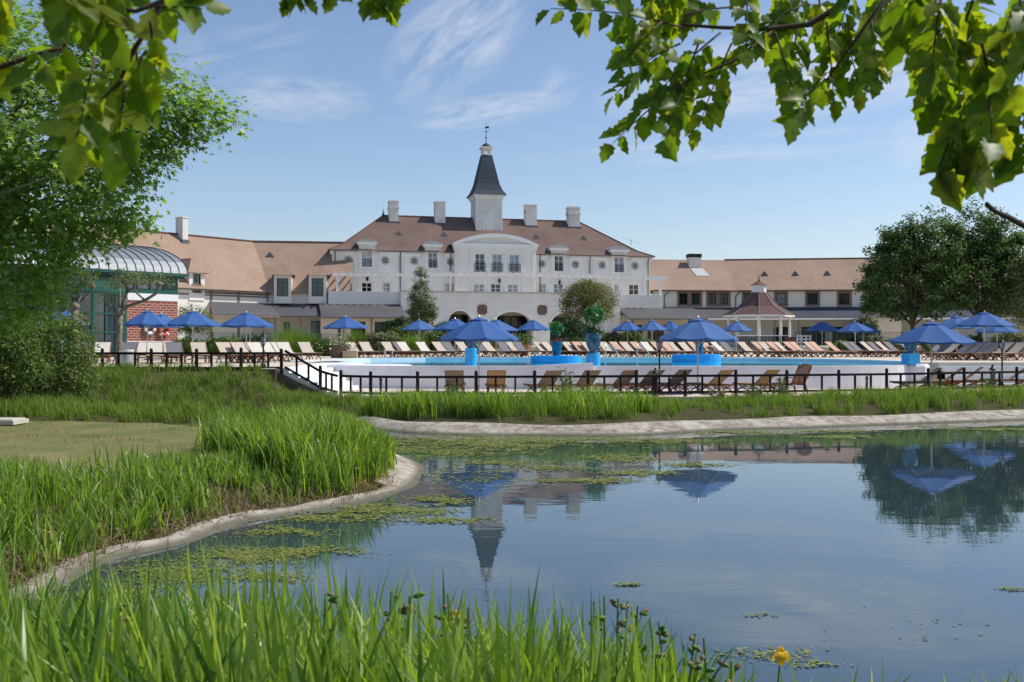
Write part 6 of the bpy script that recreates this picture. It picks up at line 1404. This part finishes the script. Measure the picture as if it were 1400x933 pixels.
# willow bush on the bank at the left
def bank_bush(px, Y, wpx, top, label, m, n, size, z=None):
    s = Y/F; x = G(px, Y).x; z0 = float(ground_z([x], [Y])[0]); w_, h_ = wpx*s/2, H+(HY-top)*s-z0; t = empty('willow_bush', (x, Y, z0), 0, label, 'bush', 'willow bushes on the bank')
    cl = clumps_in([(0, 0, h_*.45, w_, w_*.7, h_*.5), (w_*.3, 0, h_*.65, w_*.6, w_*.5, h_*.32), (-w_*.4, 0, h_*.6, w_*.6, w_*.5, h_*.38)], n, .5); cl[:, 2] = np.maximum(cl[:, 2], .1)
    mb = MB()
    for c in cl[:40]: mb.tube([(c[0]*.15, c[1]*.15, 0), (c[0]*.55, c[1]*.55, c[2]*.6), tuple(c)], [.03, .02, .006], 5)
    mb.build('stems', M['bark'], t); crown_leaves(t, cl, .17, 44, size, THIN*np.array([1.9, 1]), m, .3, 1.0, 'foliage')
bank_bush(60, 31, 150, 420, 'loose willow bush on the bank below the big leafy tree', M['leaf_willow'], 240, .14)
bank_bush(5, 29, 110, 425, 'darker willow bush at the picture edge under the big leafy tree', M['leaf_box'], 170, .13)
bank_bush(100, 32.5, 60, 470, 'small scrubby bush on the slope below the pavilion', M['leaf_grey'], 70, .11)

# ------------------------------------------------------------------ grass, reeds, weed
def scatter(poly, n, rng=RNG):
    xs_ = [p[0] for p in poly]; ys_ = [p[1] for p in poly]; X, Y = [], []
    while len(X) < n:
        x = rng.uniform(min(xs_), max(xs_), n*2); y = rng.uniform(min(ys_), max(ys_), n*2); k = inpoly(x, y, poly); X += list(x[k]); Y += list(y[k])
    return np.array(X[:n]), np.array(Y[:n])
def patchy(x, y, f, seed): return .5+.5*np.sin(x*f+seed)*np.sin(y*f*1.3+seed*2.1)*np.cos((x+y)*f*.6+seed)
def stuff(o, label, cat): tag(o, label, cat, None, 'stuff')
def field(name, poly, n, h, w_, lean, m, label, seg=4, seed=1.0, dry=0, hvar=(.6, 1.15), clear=.25, maxd=None, tuft=0):
    x, y = scatter(poly, n)
    if tuft:
        cx, cy = scatter(poly, tuft); k = RNG.integers(0, tuft, n); sgm = RNG.uniform(.05, .16, tuft)[k]; x = cx[k]+RNG.normal(0, 1, n)*sgm; y = cy[k]+RNG.normal(0, 1, n)*sgm
    k = (~inpoly(x, y, POND)); d = pdist(x, y, POND); k &= d > clear
    if maxd: k &= d < maxd
    x, y, d = x[k], y[k], d[k]; z = ground_z(x, y)-.02; n = len(x)
    hh = h(x, y) if callable(h) else np.full(n, h); pp = patchy(x, y, 1.1, seed)
    hh = hh*RNG.uniform(*hvar, n)*(.5+.4*pp+.35*patchy(x, y, 2.9, seed*1.7)); ln = np.stack([RNG.normal(-.05, lean, n), RNG.normal(0, lean, n)], 1)
    b = np.stack([x, y, z], 1)
    if dry:
        kd = RNG.uniform(0, 1, n) < dry; o2 = blades(name, b[kd], hh[kd]*.75, ln[kd]*1.8, w_, M['dry'], seg); stuff(o2, 'dry straw coloured stems mixed into the '+label, 'dry grass'); b, hh, ln = b[~kd], hh[~kd], ln[~kd]
    o = blades(name, b, hh, ln, RNG.uniform(.7, 1.25, len(b))*w_, M[m], seg); stuff(o, label, 'reeds' if 'reed' in m else 'grass'); return o
# far bank strip
strip = fold([(-6.9, 31.6), (-5.6, 31.2), (-4.3, 30.4), (-2.6, 29.7), (0, 28.7), (3, 28.9), (6.2, 30.4), (9, 31.2), (12, 32.1), (17, 34.1), (24, 36), (24, 41.5), (19.6, 39.6), (17, 37.8), (14.5, 36.9), (11.5, 36.1), (8, 35.4), (4, 35.0), (1, 34.5), (-2, 34.1), (-5, 34.4), (-6.6, 35.2)])
hfar = lambda x, y: np.interp(x, [-7, -3, 2, 4, 6, 10, 14, 24], [.75, .82, .8, .6, .45, .62, .85, .8])*np.interp(y-np.interp(x, [-7, 0, 10, 24], [31.5, 29, 32, 36]), [0, 2.5, 5], [1.0, .8, .5])
field('bank_grass', strip, 27000, hfar, .018, .36, 'reed_far', 'bright waterside grass strip between the pale liner and the rail fence', 3, 1.3, .05, tuft=900)
strip2 = fold([(-2, 29.4), (0, 29.0), (3, 29.1), (4.2, 30), (3.5, 31.5), (0, 31.2), (-4, 31.6), (-6, 32)])
field('bank_grass', strip2, 3500, .85, .03, .22, 'reed', 'broad bladed iris clumps along the far pale liner', 4, 2.1, tuft=120)
# slope below the terrace fence
slope_ = fold([(-24, 27.8), (-13, 27.6), (-12.6, 31.6), (-11.4, 32.6), (-8.6, 32.4), (-6.6, 31.9), (-6.4, 35.0), (-8.4, 35.8), (-24, 35.7)])
field('slope_grass', slope_, 34000, lambda x, y: np.interp(y, [28, 31, 33.5, 35.2], [.75, .72, .58, .42]), .020, .34, 'grass_wild', 'tall wild grass on the slope below the terrace fence', 3, 3.7, .07, tuft=1100)
# far edge of the peninsula, then the tall reeds at its tip and along the near bank
pen_far = fold([(-24, 26.6), (-13, 26.9), (-8.6, 26.2), (-6.6, 25.0), (-5.0, 25.6), (-5.8, 27.6), (-8.2, 28.6), (-12, 29.3), (-24, 28.5)])
field('reed_belt', pen_far, 7500, .62, .022, .25, 'reed_far', 'reeds on the far side of the mown lawn', 4, 4.2, .03, tuft=260)
tip = fold([(-6.2, 19.9), (-4.9, 18.2), (-3.4, 16.5), (-2.7, 17.1), (-2.2, 18.2), (-2.45, 20), (-2.9, 22), (-3.6, 24.0), (-4.6, 25.8), (-6.0, 25.2), (-5.4, 22.2)])
field('reed_bed', tip, 9500, lambda x, y: np.interp(y, [15, 18, 24], [.95, .88, .72])+.1*np.sin(x*3.1+y), .032, .24, 'reed', 'dense tall iris reeds crowding the tip of the grassy spit', 5, 5.1, .05, clear=.42, tuft=420)
near = fold([(-13, 9.5), (-6.6, 9.8), (-5.6, 10.6), (-5.0, 12.6), (-4.5, 13.8), (-4.0, 15.2), (-3.1, 16.3), (-2.7, 17.0), (-4.4, 18.0), (-5.6, 17.6), (-7.5, 16.2), (-11, 14.8), (-16, 14.6), (-18, 11)])
field('reed_bed', near, 16000, lambda x, y: np.interp(y, [8.7, 11, 13, 15, 16.6], [.95, .82, .64, .52, .5]), .03, .24, 'reed', 'tall iris reeds along the bank before the mown lawn', 5, 6.3, .05, clear=.30, tuft=700)
# dry litter at the foot of the reeds
x, y = scatter(fold([(-6.5, 10.0), (-5.6, 10.4), (-4.0, 15.2), (-2.6, 16.9), (-2.0, 18.4), (-2.6, 19.4), (-4.4, 17.8), (-5.4, 16.0), (-7.4, 11.0)]), 6500); d = pdist(x, y, POND); k = (~inpoly(x, y, POND)) & (d > .16) & (d < .8); x, y = x[k], y[k]
o = blades('dry_litter', np.stack([x, y, ground_z(x, y)], 1), RNG.uniform(.1, .32, len(x)), RNG.normal(0, .9, (len(x), 2)), .018, M['dry'], 3); stuff(o, 'dead straw littering the foot of the reeds by the liner', 'dry grass')
x, y = scatter(LAWN, 34000); o = blades('lawn_grass', np.stack([x, y, ground_z(x, y)], 1), RNG.uniform(.025, .06, len(x))*(1+1.1*(patchy(x, y, 2.3, 4.0) > .62)), RNG.normal(0, .6, (len(x), 2)), .013, M['lawnblade'], 2); stuff(o, 'short mown sun-bleached lawn on the spit', 'lawn')
# nearest bank: iris leaves right in front of the eye
def near_blades():
    X, Y, Hh = [], [], []
    tufts = []
    while len(tufts) < 640:
        y = 2.2+3.2*random.random()**1.2; px = random.uniform(-120, 1500)
        if px > 960 and random.random() < (.6 if px > 1270 else .78): continue
        lim = lerp(px, [0, 330, 700, 880, 960, 1060, 1180, 1290, 1400], [715, 720, 765, 795, 850, 900, 875, 905, 870])
        tufts.append((px, y, lim))
    B, HT = [], []
    for px, y, lim in tufts:
        x = (px-CX)/F*y; z = float(ground_z([x], [y])[0]); ztop = H+(HY-lim)/F*y; hmax = ztop-z
        if hmax < .25 or hmax > 1.35: 
            if hmax < .25: continue
            hmax = 1.35
        for _ in range(random.randint(6, 13)):
            B.append((x+random.gauss(0, .055), y+random.gauss(0, .055), z-.03)); HT.append(hmax*random.uniform(.6, 1.0)*(1.12 if random.random() < .06 else 1))
    n = len(B); ln = np.stack([RNG.normal(-.06, .20, n), RNG.normal(0, .16, n)], 1); o = blades('iris_leaves', np.array(B), np.array(HT), ln, RNG.uniform(.022, .05, n), M['reed'], 7, droop=.5); stuff(o, 'long bright iris leaves on the nearest bank', 'reeds')
    k = RNG.uniform(0, 1, n) < .9; fine = np.array(B)[k]+RNG.normal(0, .05, (k.sum(), 3))*np.array([1, 1, 0]); o = blades('fine_grass', fine, np.array(HT)[k]*RNG.uniform(.35, .9, k.sum()), RNG.normal(0, .3, (k.sum(), 2)), .007, M['grass_wild'], 5); stuff(o, 'thin grass stems among the nearest iris leaves', 'grass')
    kd = RNG.uniform(0, 1, n) < .17; dr = np.array(B)[kd]; o = blades('dry_leaves', dr, np.array(HT)[kd]*RNG.uniform(.5, .85, kd.sum()), RNG.normal(0, .35, (kd.sum(), 2)), .012, M['dry'], 5); stuff(o, 'withered brown leaves among the nearest iris leaves', 'dry grass')
near_blades()
x, y = scatter([(-9, -2), (-9, 6.6), (-4, 6.3), (2, 6.0), (9, 5.4), (9, -2)], 5200); k = ~inpoly(x, y, POND); x, y = x[k], y[k]
o = blades('bank_turf', np.stack([x, y, ground_z(x, y)-.02], 1), RNG.uniform(.12, .4, len(x)), RNG.normal(0, .3, (len(x), 2)), .009, M['grass_wild'], 3); stuff(o, 'rough turf on the nearest bank under the irises', 'grass')
# leafy weeds poking out of the far strip
def weed(px, Y, h, label):
    x = G(px, Y).x; z = float(ground_z([x], [Y])[0]); t = empty('weed_plant', (x, Y, z), 0, label, 'weed', 'tall leafy weeds by the fence'); mb = MB(); C_ = []
    for i in range(9):
        a, b = random.gauss(0, .14), random.gauss(0, .12); hh = h*random.uniform(.65, 1); mb.tube([(a*.3, b*.3, 0), (a, b, hh*.6), (a*1.3, b*1.2, hh)], [.008, .006, .002], 4)
        for k in range(40): q = random.uniform(.2, 1); C_.append((a*(.3+q)+random.gauss(0, .045), b*(.3+.9*q)+random.gauss(0, .045), hh*q))
    mb.build('stems', M['green_stalk'], t); leaves('foliage', np.array(C_), RNG.uniform(.04, .09, len(C_)), OVAL, M['leaf_grey'], t)
for px, y, h, lab in ((776, 33.6, 1.25, 'tallest leafy weed beside the fence before the overlapping wall'), (768, 33.2, 1.0, 'leafy weed just in front of the tallest one'), (1068, 34.6, .85, 'leafy weed before the deck chair'), (1030, 34.3, .7, 'low leafy weed before the sunlit tan loungers'), (985, 33.9, .6, 'small leafy weed before the large parasol'), (618, 33.4, .8, 'leafy weed before the taupe lounger at the stairs end'), (1352, 38.2, .95, 'leafy weed before the bollard near the long steps')): weed(px, y, h, lab)
# floating weed: many small flakes in patches
def algae():
    pts = []; sz = []
    pat = [(560, 604, 130, 7, 700), (690, 606, 95, 10, 1300), (800, 602, 150, 4, 600), (620, 618, 120, 9, 700), (540, 612, 60, 8, 500), (690, 634, 60, 5, 300), (760, 640, 60, 4, 200), (800, 658, 75, 4, 420), (870, 648, 60, 5, 300), (850, 627, 55, 5, 300), (600, 685, 45, 7, 350), (560, 700, 70, 7, 350),
           (450, 708, 80, 7, 500), (520, 698, 80, 6, 400), (385, 728, 60, 8, 400), (330, 762, 70, 12, 900), (420, 755, 80, 8, 400), (250, 785, 90, 16, 900), (180, 812, 110, 16, 700), (360, 790, 60, 10, 300), (610, 712, 60, 5, 300), (1150, 598, 45, 2.5, 300), (1000, 592, 90, 3, 420), (1130, 590, 80, 2.5, 200), (1360, 588, 60, 2.5, 260), (1280, 583, 40, 2, 120), (920, 604, 70, 4, 300), (940, 636, 70, 4, 200), (700, 602, 250, 12, 900), (640, 650, 180, 18, 500),
           (860, 800, 20, 2, 40), (1390, 805, 25, 3, 70), (1240, 860, 150, 30, 14), (1050, 895, 80, 10, 60), (1120, 905, 60, 8, 40), (1040, 842, 40, 4, 10), (480, 690, 60, 6, 300)]
    for px, py, rx, ry, n in pat:
        n = int(n*2.6); a = RNG.normal(0, .5, n)*rx+px; b = np.clip(RNG.normal(0, .5, n), -1.1, 1.1)*ry+py
        b = np.maximum(b, 581); Yd = F*H/(b-HY); x = (a-CX)/F*Yd; pp = patchy(x, Yd, 3.1, px*.1)+.5*patchy(x, Yd, 7.3, py*.2); k = (pp > .66+RNG.uniform(-.1, .1, n)) & inpoly(x, Yd, POND); pts += list(zip(x[k], Yd[k])); sz += list(RNG.uniform(.012, .05, k.sum())*np.clip(Yd[k]/22, .5, 1.3))
    pts = np.array(pts); sz = np.array(sz); n = len(pts); k = 6; ph = RNG.uniform(0, 6.28, (n, 1))+np.arange(k)*2*np.pi/k; r = sz[:, None]*RNG.uniform(.55, 1.2, (n, k))
    v = np.zeros((n, k, 3)); v[:, :, 0] = pts[:, :1]+r*np.cos(ph)*1.25; v[:, :, 1] = pts[:, 1:]+r*np.sin(ph)*.8; v[:, :, 2] = .004+RNG.uniform(0, .012, (n, 1))+RNG.uniform(0, .006, (n, k))
    o = npmesh('floating_weed', v.reshape(-1, 3), np.arange(n*k), np.full(n, k), M['algae']); stuff(o, 'patches of yellow green weed floating on the pond', 'pond weed')
algae()
# stone slab in the lawn
mb = MB(); mb.box(-.5, .5, -.4, .4, 0, .10); mb.box(-.44, .44, -.34, .34, .101, .13); o = mb.build('access_cover', M['concrete'], None, (G(2, 25.2).x, 25.2, .50)); tag(o, 'pale concrete access cover set in the mown lawn', 'cover')

# iris flower and seed stalks
def stalk(px, py, Y, kind, label, group):
    p = P(px, py, Y); z = float(ground_z([p.x], [p.y])[0]); h = p.z-z; t = empty('yellow_iris' if kind == 'flower' else 'iris_seed_stalk', (p.x, p.y, z), 0, label, 'flower' if kind == 'flower' else 'seed stalk', group)
    lx, ly = random.uniform(-.1, .1), random.uniform(-.08, .08); mb = MB(); mb.tube([(lx, ly, 0), (lx*.5, ly*.5, h*.6), (0, 0, h)], [.007, .006, .004], 6); mb.build('stem', M['green_stalk'], t)
    if kind == 'flower':
        for i in range(3):
            a = 2*math.pi*i/3+.3; c, s = math.cos(a), math.sin(a); e = Vector((-s, c, 0)); mb = MB(); vs = []; fs = []; pr = [(.004, 0, .006), (.016, .016, .014), (.034, .012, .022), (.044, -.012, .024), (.044, -.036, .016), (.040, -.05, .003)]
            for r, zz, w_ in pr:
                for q in (-1, 0, 1): vs.append(Vector((c*r, s*r, h+zz+(-.004 if q else 0)))+e*w_*q)
            fs = [(j*3+k, j*3+k+1, j*3+k+4, j*3+k+3) for j in range(5) for k in range(2)]; mb.add(vs, fs); mb.build('petal', M['petal'], t, smooth=True)
            a += math.pi/3; c, s = math.cos(a), math.sin(a); mb = MB(); mb.tube([(c*.004, s*.004, h), (c*.015, s*.015, h+.02), (c*.012, s*.012, h+.038)], [.004, .008, .002], 6); mb.build('petal', M['petal'], t, smooth=True)
        mb = MB(); mb.lathe([(.004, -.05), (.009, -.03), (.008, -.005), (.004, .004)], 8, (0, 0, h)); mb.build('bud_sheath', M['green_stalk'], t)
    else:
        for i in range(random.randint(3, 6)):
            zz = h-random.uniform(0, .16); a = random.uniform(0, 6.28); c, s = math.cos(a), math.sin(a); q = Vector((c*.01, s*.01, zz)); e = q+Vector((c*random.uniform(.02, .05), s*random.uniform(.02, .05), random.uniform(-.01, .03)))
            mb = MB(); mb.tube([q, q.lerp(e, .35), q.lerp(e, .7), e], [.004, .010, .010, .003], 6); mb.build('pod', M['seed'] if random.random() < .65 else M['green_stalk'], t, smooth=True)
        mb = MB(); mb.add([(0, 0, h-.08), (.012, .004, h-.05), (.03, .01, h+.0), (.015, .012, h-.06)], [(0, 1, 2), (0, 2, 3)]); mb.build('dry_sheath', M['dry'], t)
stalk(1067, 894, 5.3, 'flower', 'single yellow iris bloom standing above the water at the near bank', 'yellow irises on the near bank'); stalk(622, 846, 4.6, 'flower', 'yellow iris bloom half hidden among the near reeds', 'yellow irises on the near bank')
SL = 'brown seed stalk of spent iris among the near reeds'
for px, py, y in [(812, 822, 4.1), (826, 815, 4.2), (845, 818, 4.0), (858, 822, 4.2), (872, 828, 4.1), (888, 845, 4.0), (950, 866, 3.8), (962, 872, 3.9), (900, 850, 4.3), (560, 815, 3.6), (535, 808, 3.8), (612, 812, 3.9), (640, 830, 3.7), (215, 850, 3.2), (445, 812, 3.7), (155, 820, 3.3), (1000, 905, 3.7)]: stalk(px, py, y, 'seed', SL, 'spent iris seed stalks on the near bank')

# ------------------------------------------------------------------ boughs hanging in from trees behind the camera
def leaflet(n=7):
    """toothed pinnate leaflet, unit length along +y, folded a little along the midrib"""
    vs = []; fs = []
    for i in range(n+1):
        t = i/n; w_ = .30*math.sin(math.pi*min(1, t**.75*.97+.03))**.8*(1.0 if i % 2 else .72) if 0 < i < n else .015
        y = t+(.05 if i % 2 else 0); zb = -.10*t*t
        vs += [(-w_, y-.04*(i % 2), zb+w_*.28), (0, t, zb), (w_, y-.04*(i % 2), zb+w_*.28)]
    for i in range(n): fs += [(i*3, i*3+1, i*3+4, i*3+3), (i*3+1, i*3+2, i*3+5, i*3+4)]
    return np.array(vs), fs
LV_, LFc = leaflet()
class Bough:
    def __init__(s): s.v = []; s.f = []; s.n = 0; s.limbs = []; s.stalks = []
    def leaf(s, p, d, nrm, size):
        d = Vector(d).normalized(); nrm = Vector(nrm); x = d.cross(nrm).normalized(); z = x.cross(d); m = np.array([x, d, z]); s.v.append(LV_*np.array([random.uniform(1.05, 1.5), 1, random.uniform(.5, 3.2)])*size @ m+np.array(p)); s.f.append(s.n); s.n += 1
    def compound(s, a, b, nl, size, keep=None, rd=.0022):
        a, b = Vector(a), Vector(b); sag = Vector((0, 0, -.06))*(b-a).length; pts = [a.lerp(b, t)+sag*math.sin(math.pi*t)*-.6 for t in (0, .25, .5, .75, 1)]; last = 0; n0 = s.n
        ax = (b-a).normalized()
        for i in range(nl+1):
            t = .18+.82*i/nl; p = a.lerp(b, t)+sag*math.sin(math.pi*t)*-.6
            for sd in ((-1, 1) if i < nl else (0,)):
                side = ax.cross(Vector((random.uniform(-.5, .5), -1, random.uniform(-.3, .3)))).normalized()
                d = ax*.55+side*sd*.75+Vector((random.gauss(0, .16), random.gauss(0, .28), -.42+random.gauss(0, .15)))
                sz = size*random.uniform(.75, 1.2)*(1.15 if i == nl else 1-.25*abs(t-.6)); c = p+d.normalized()*sz*.55
                px, py = CX+c.x/c.y*F, HY-(c.z-H)/c.y*F
                if keep and not keep(px, py): continue
                last = max(last, t); s.leaf(p+d.normalized()*.006, d, Vector((random.gauss(0, .55), -1+random.gauss(0, .5), .75+random.gauss(0, .4))), sz)
        s._stalk(a, b, sag, last, rd)
    def _stalk(s, a, b, sag, last, rd):
        if last > 0:
            mb = MB(); ts = [last*k/4 for k in range(5)]; mb.tube([a.lerp(b, t)+sag*math.sin(math.pi*t)*-.6 for t in ts], [rd*1.5, rd*1.3, rd, rd*.8, rd*.5], 5); s.stalks.append(mb)
    def limb(s, pts, r0, r1):
        n = len(pts); mb = MB(); mb.tube([Vector(p) for p in pts], [r0+(r1-r0)*i/(n-1) for i in range(n)], 7); s.limbs.append(mb)
    def finish(s, label, wood='twig'):
        t = empty('hanging_bough', (0, 0, 0), 0, label, 'tree branch', 'boughs hanging into view'); [mb.build('branch', M['twig'], t, smooth=True) for mb in s.limbs]; [mb.build('leaf_stalk', M['twig'], t, smooth=True) for mb in s.stalks]
        v = np.concatenate(s.v); k = len(LV_); idx = np.concatenate([np.array(LFc).ravel()+i*k for i in range(s.n)]); npmesh('foliage', v, idx, np.full(len(LFc)*s.n, 4), M['leaf_over'], t, smooth=True); return t
def ylim(xs_, ys_): return lambda px, py: py < lerp(px, xs_, ys_)
# right bough
Bg = Bough(); Yr = 2.75
kr = ylim([735, 760, 805, 812, 880, 960, 1000, 1012, 1050, 1075, 1130, 1190, 1230, 1245], [30, 60, 105, 222, 222, 212, 195, 80, 95, 185, 172, 140, 80, 72])
Bg.limb([P(1185, -40, Yr), P(1150, 8, Yr), P(1105, 34, Yr), P(1050, 40, Yr), P(985, 38, Yr), P(930, 34, Yr)], .011, .004)
Bg.limb([P(1060, 40, Yr), P(1000, 85, Yr-.05), P(940, 110, Yr-.1)], .005, .0025); Bg.limb([P(1230, -30, Yr-.2), P(1180, 40, Yr-.2), P(1130, 110, Yr-.15)], .006, .0025)
for a, b, y, nl, sz in [((935, 38), (752, 12), 2.75, 8, .062), ((985, 45), (880, 150), 2.7, 6, .066), ((940, 110), (838, 196), 2.6, 6, .062), ((945, 105), (905, 190), 2.65, 5, .066), ((1000, 60), (955, 175), 2.8, 6, .066), ((880, 100), (840, 130), 2.9, 5, .046), ((930, 60), (870, 95), 2.75, 6, .06), ((1060, 45), (1095, 165), 2.7, 6, .066), ((1090, 40), (1075, 140), 2.8, 6, .066), ((1130, 100), (1085, 160), 2.6, 5, .068), ((1150, 30), (1175, 120), 2.75, 6, .068), ((1130, 30), (1140, 135), 2.65, 6, .066), ((1040, 40), (1000, 100), 2.75, 6, .062), ((1190, 20), (1200, 105), 2.6, 6, .066),
                        ((960, 15), (850, 60), 2.85, 7, .062), ((1000, 10), (900, 30), 2.9, 7, .062), ((1100, 5), (1020, 60), 2.8, 7, .066), ((905, 30), (850, 90), 2.7, 6, .062), ((955, 60), (925, 150), 2.6, 6, .066)]: Bg.compound(P(*a, y), P(*b, y+random.uniform(-.15, .15)), nl, sz, kr)
for _ in range(12):
    px = random.uniform(840, 1240); py = random.uniform(-50, 0); y = random.uniform(2.5, 3.2); Bg.compound(P(px, py, y), P(px+random.uniform(-60, 30), py+random.uniform(50, 90), y+random.uniform(-.2, .2)), 5, .068, kr)
Bg.finish('long leafy bough reaching toward the tower with sunlit toothed leaves')
# far right bough, denser and lower
Bh = Bough(); kh = ylim([1240, 1262, 1275, 1300, 1330, 1365, 1400, 1440], [70, 150, 262, 280, 262, 245, 240, 230])
Bh.limb([P(1440, -40, 2.3), P(1400, 30, 2.3), P(1350, 90, 2.3), P(1310, 150, 2.25)], .009, .003); Bh.limb([P(1480, -20, 2.2), P(1430, 80, 2.2), P(1390, 170, 2.15)], .008, .003)
for _ in range(27):
    px = random.uniform(1255, 1450); py = random.uniform(-60, 130); y = random.uniform(2.0, 2.7); Bh.compound(P(px, py, y), P(px+random.uniform(-50, 25), py+random.uniform(80, 140), y+random.uniform(-.2, .2)), 5, .070, kh)
for a, b, y in (((1320, 140), (1285, 260), 2.2), ((1345, 150), (1325, 255), 2.2), ((1300, 190), (1272, 262), 2.2), ((1268, 60), (1290, 165), 2.3), ((1390, 140), (1395, 225), 2.1)): Bh.compound(P(*a, y), P(*b, y), 5, .085, kh)
Bh.finish('dense dark bough drooping over the pair of round trees')
t = empty('bare_twig', (0, 0, 0), 0, 'bare dark twig jutting in above the domed tree', 'twig'); mb = MB(); mb.tube([P(1350, 281, 2.3), P(1362, 290, 2.3), P(1380, 298, 2.3), P(1400, 309, 2.3), P(1440, 335, 2.3)], [.006, .0055, .0065, .007, .008], 7); mb.build('stem', M['twig'], t); mb = MB(); mb.tube([P(1350, 281, 2.3), P(1348, 279, 2.3), P(1346.5, 280, 2.3)], [.007, .006, .002], 6); mb.build('bud', M['twig'], t)
Bt = Bough()
Bt.compound(P(1420, 190, 2.0), P(1404, 290, 2.0), 3, .09, lambda px, py: px > 1390)
# left bough, closest
Bl = Bough(); kl = ylim([-60, 0, 40, 65, 78, 150, 175, 232, 240, 310, 330, 345], [150, 122, 118, 165, 252, 245, 215, 150, 30, 32, 18, 5])
Yl = 1.75
Bl.limb([P(-60, 110, Yl), P(0, 92, Yl), P(60, 72, Yl), P(85, 66, Yl)], .006, .003); Bl.limb([P(250, -40, Yl), P(222, 2, Yl), P(200, 40, Yl), P(178, 80, Yl), P(160, 120, Yl)], .006, .003); Bl.limb([P(222, 2, Yl), P(185, 16, Yl), P(140, 8, Yl)], .005, .003)
for a, b, nl, sz in [((205, 30), (215, 135), 4, .062), ((190, 55), (120, 170), 5, .064), ((165, 110), (75, 235), 4, .064), ((175, 90), (160, 205), 4, .064), ((60, 72), (45, 112), 3, .064), ((20, 85), (10, 110), 3, .064), ((90, 60), (70, 95), 4, .064), ((130, 80), (105, 190), 4, .064), ((185, 60), (195, 170), 4, .064), ((210, 10), (290, 15), 5, .064), ((160, 120), (110, 220), 4, .064), ((120, 130), (85, 160), 3, .064), ((200, 70), (180, 130), 4, .064)]: Bl.compound(P(*a, Yl+random.uniform(-.25, .25)), P(*b, Yl+random.uniform(-.25, .25)), nl, sz, kl, .0018)
for _ in range(11):
    px = random.uniform(-40, 300); py = random.uniform(-70, -10); y = random.uniform(1.5, 2.1); Bl.compound(P(px, py, y), P(px+random.uniform(-40, 40), py+random.uniform(40, 75), y), 4, .066, kl, .0018)
for a, b in (((395, -45), (400, 8)), ((420, -50), (415, 10)), ((450, -55), (460, 0)), ((500, -50), (515, 22)), ((530, -50), (528, 30)), ((545, -60), (540, -10))): Bl.compound(P(*a, 2.3), P(*b, 2.3), 4, .055, ylim([380, 388, 440, 470, 490, 512, 525, 545, 550], [0, 18, 22, 8, 20, 30, 48, 20, 0]), .0016)
Bl.finish('soft out of focus bough hanging in front of the big leafy tree')

import sys
for cu_ in list(bpy.data.curves): bpy.data.curves.remove(cu_)
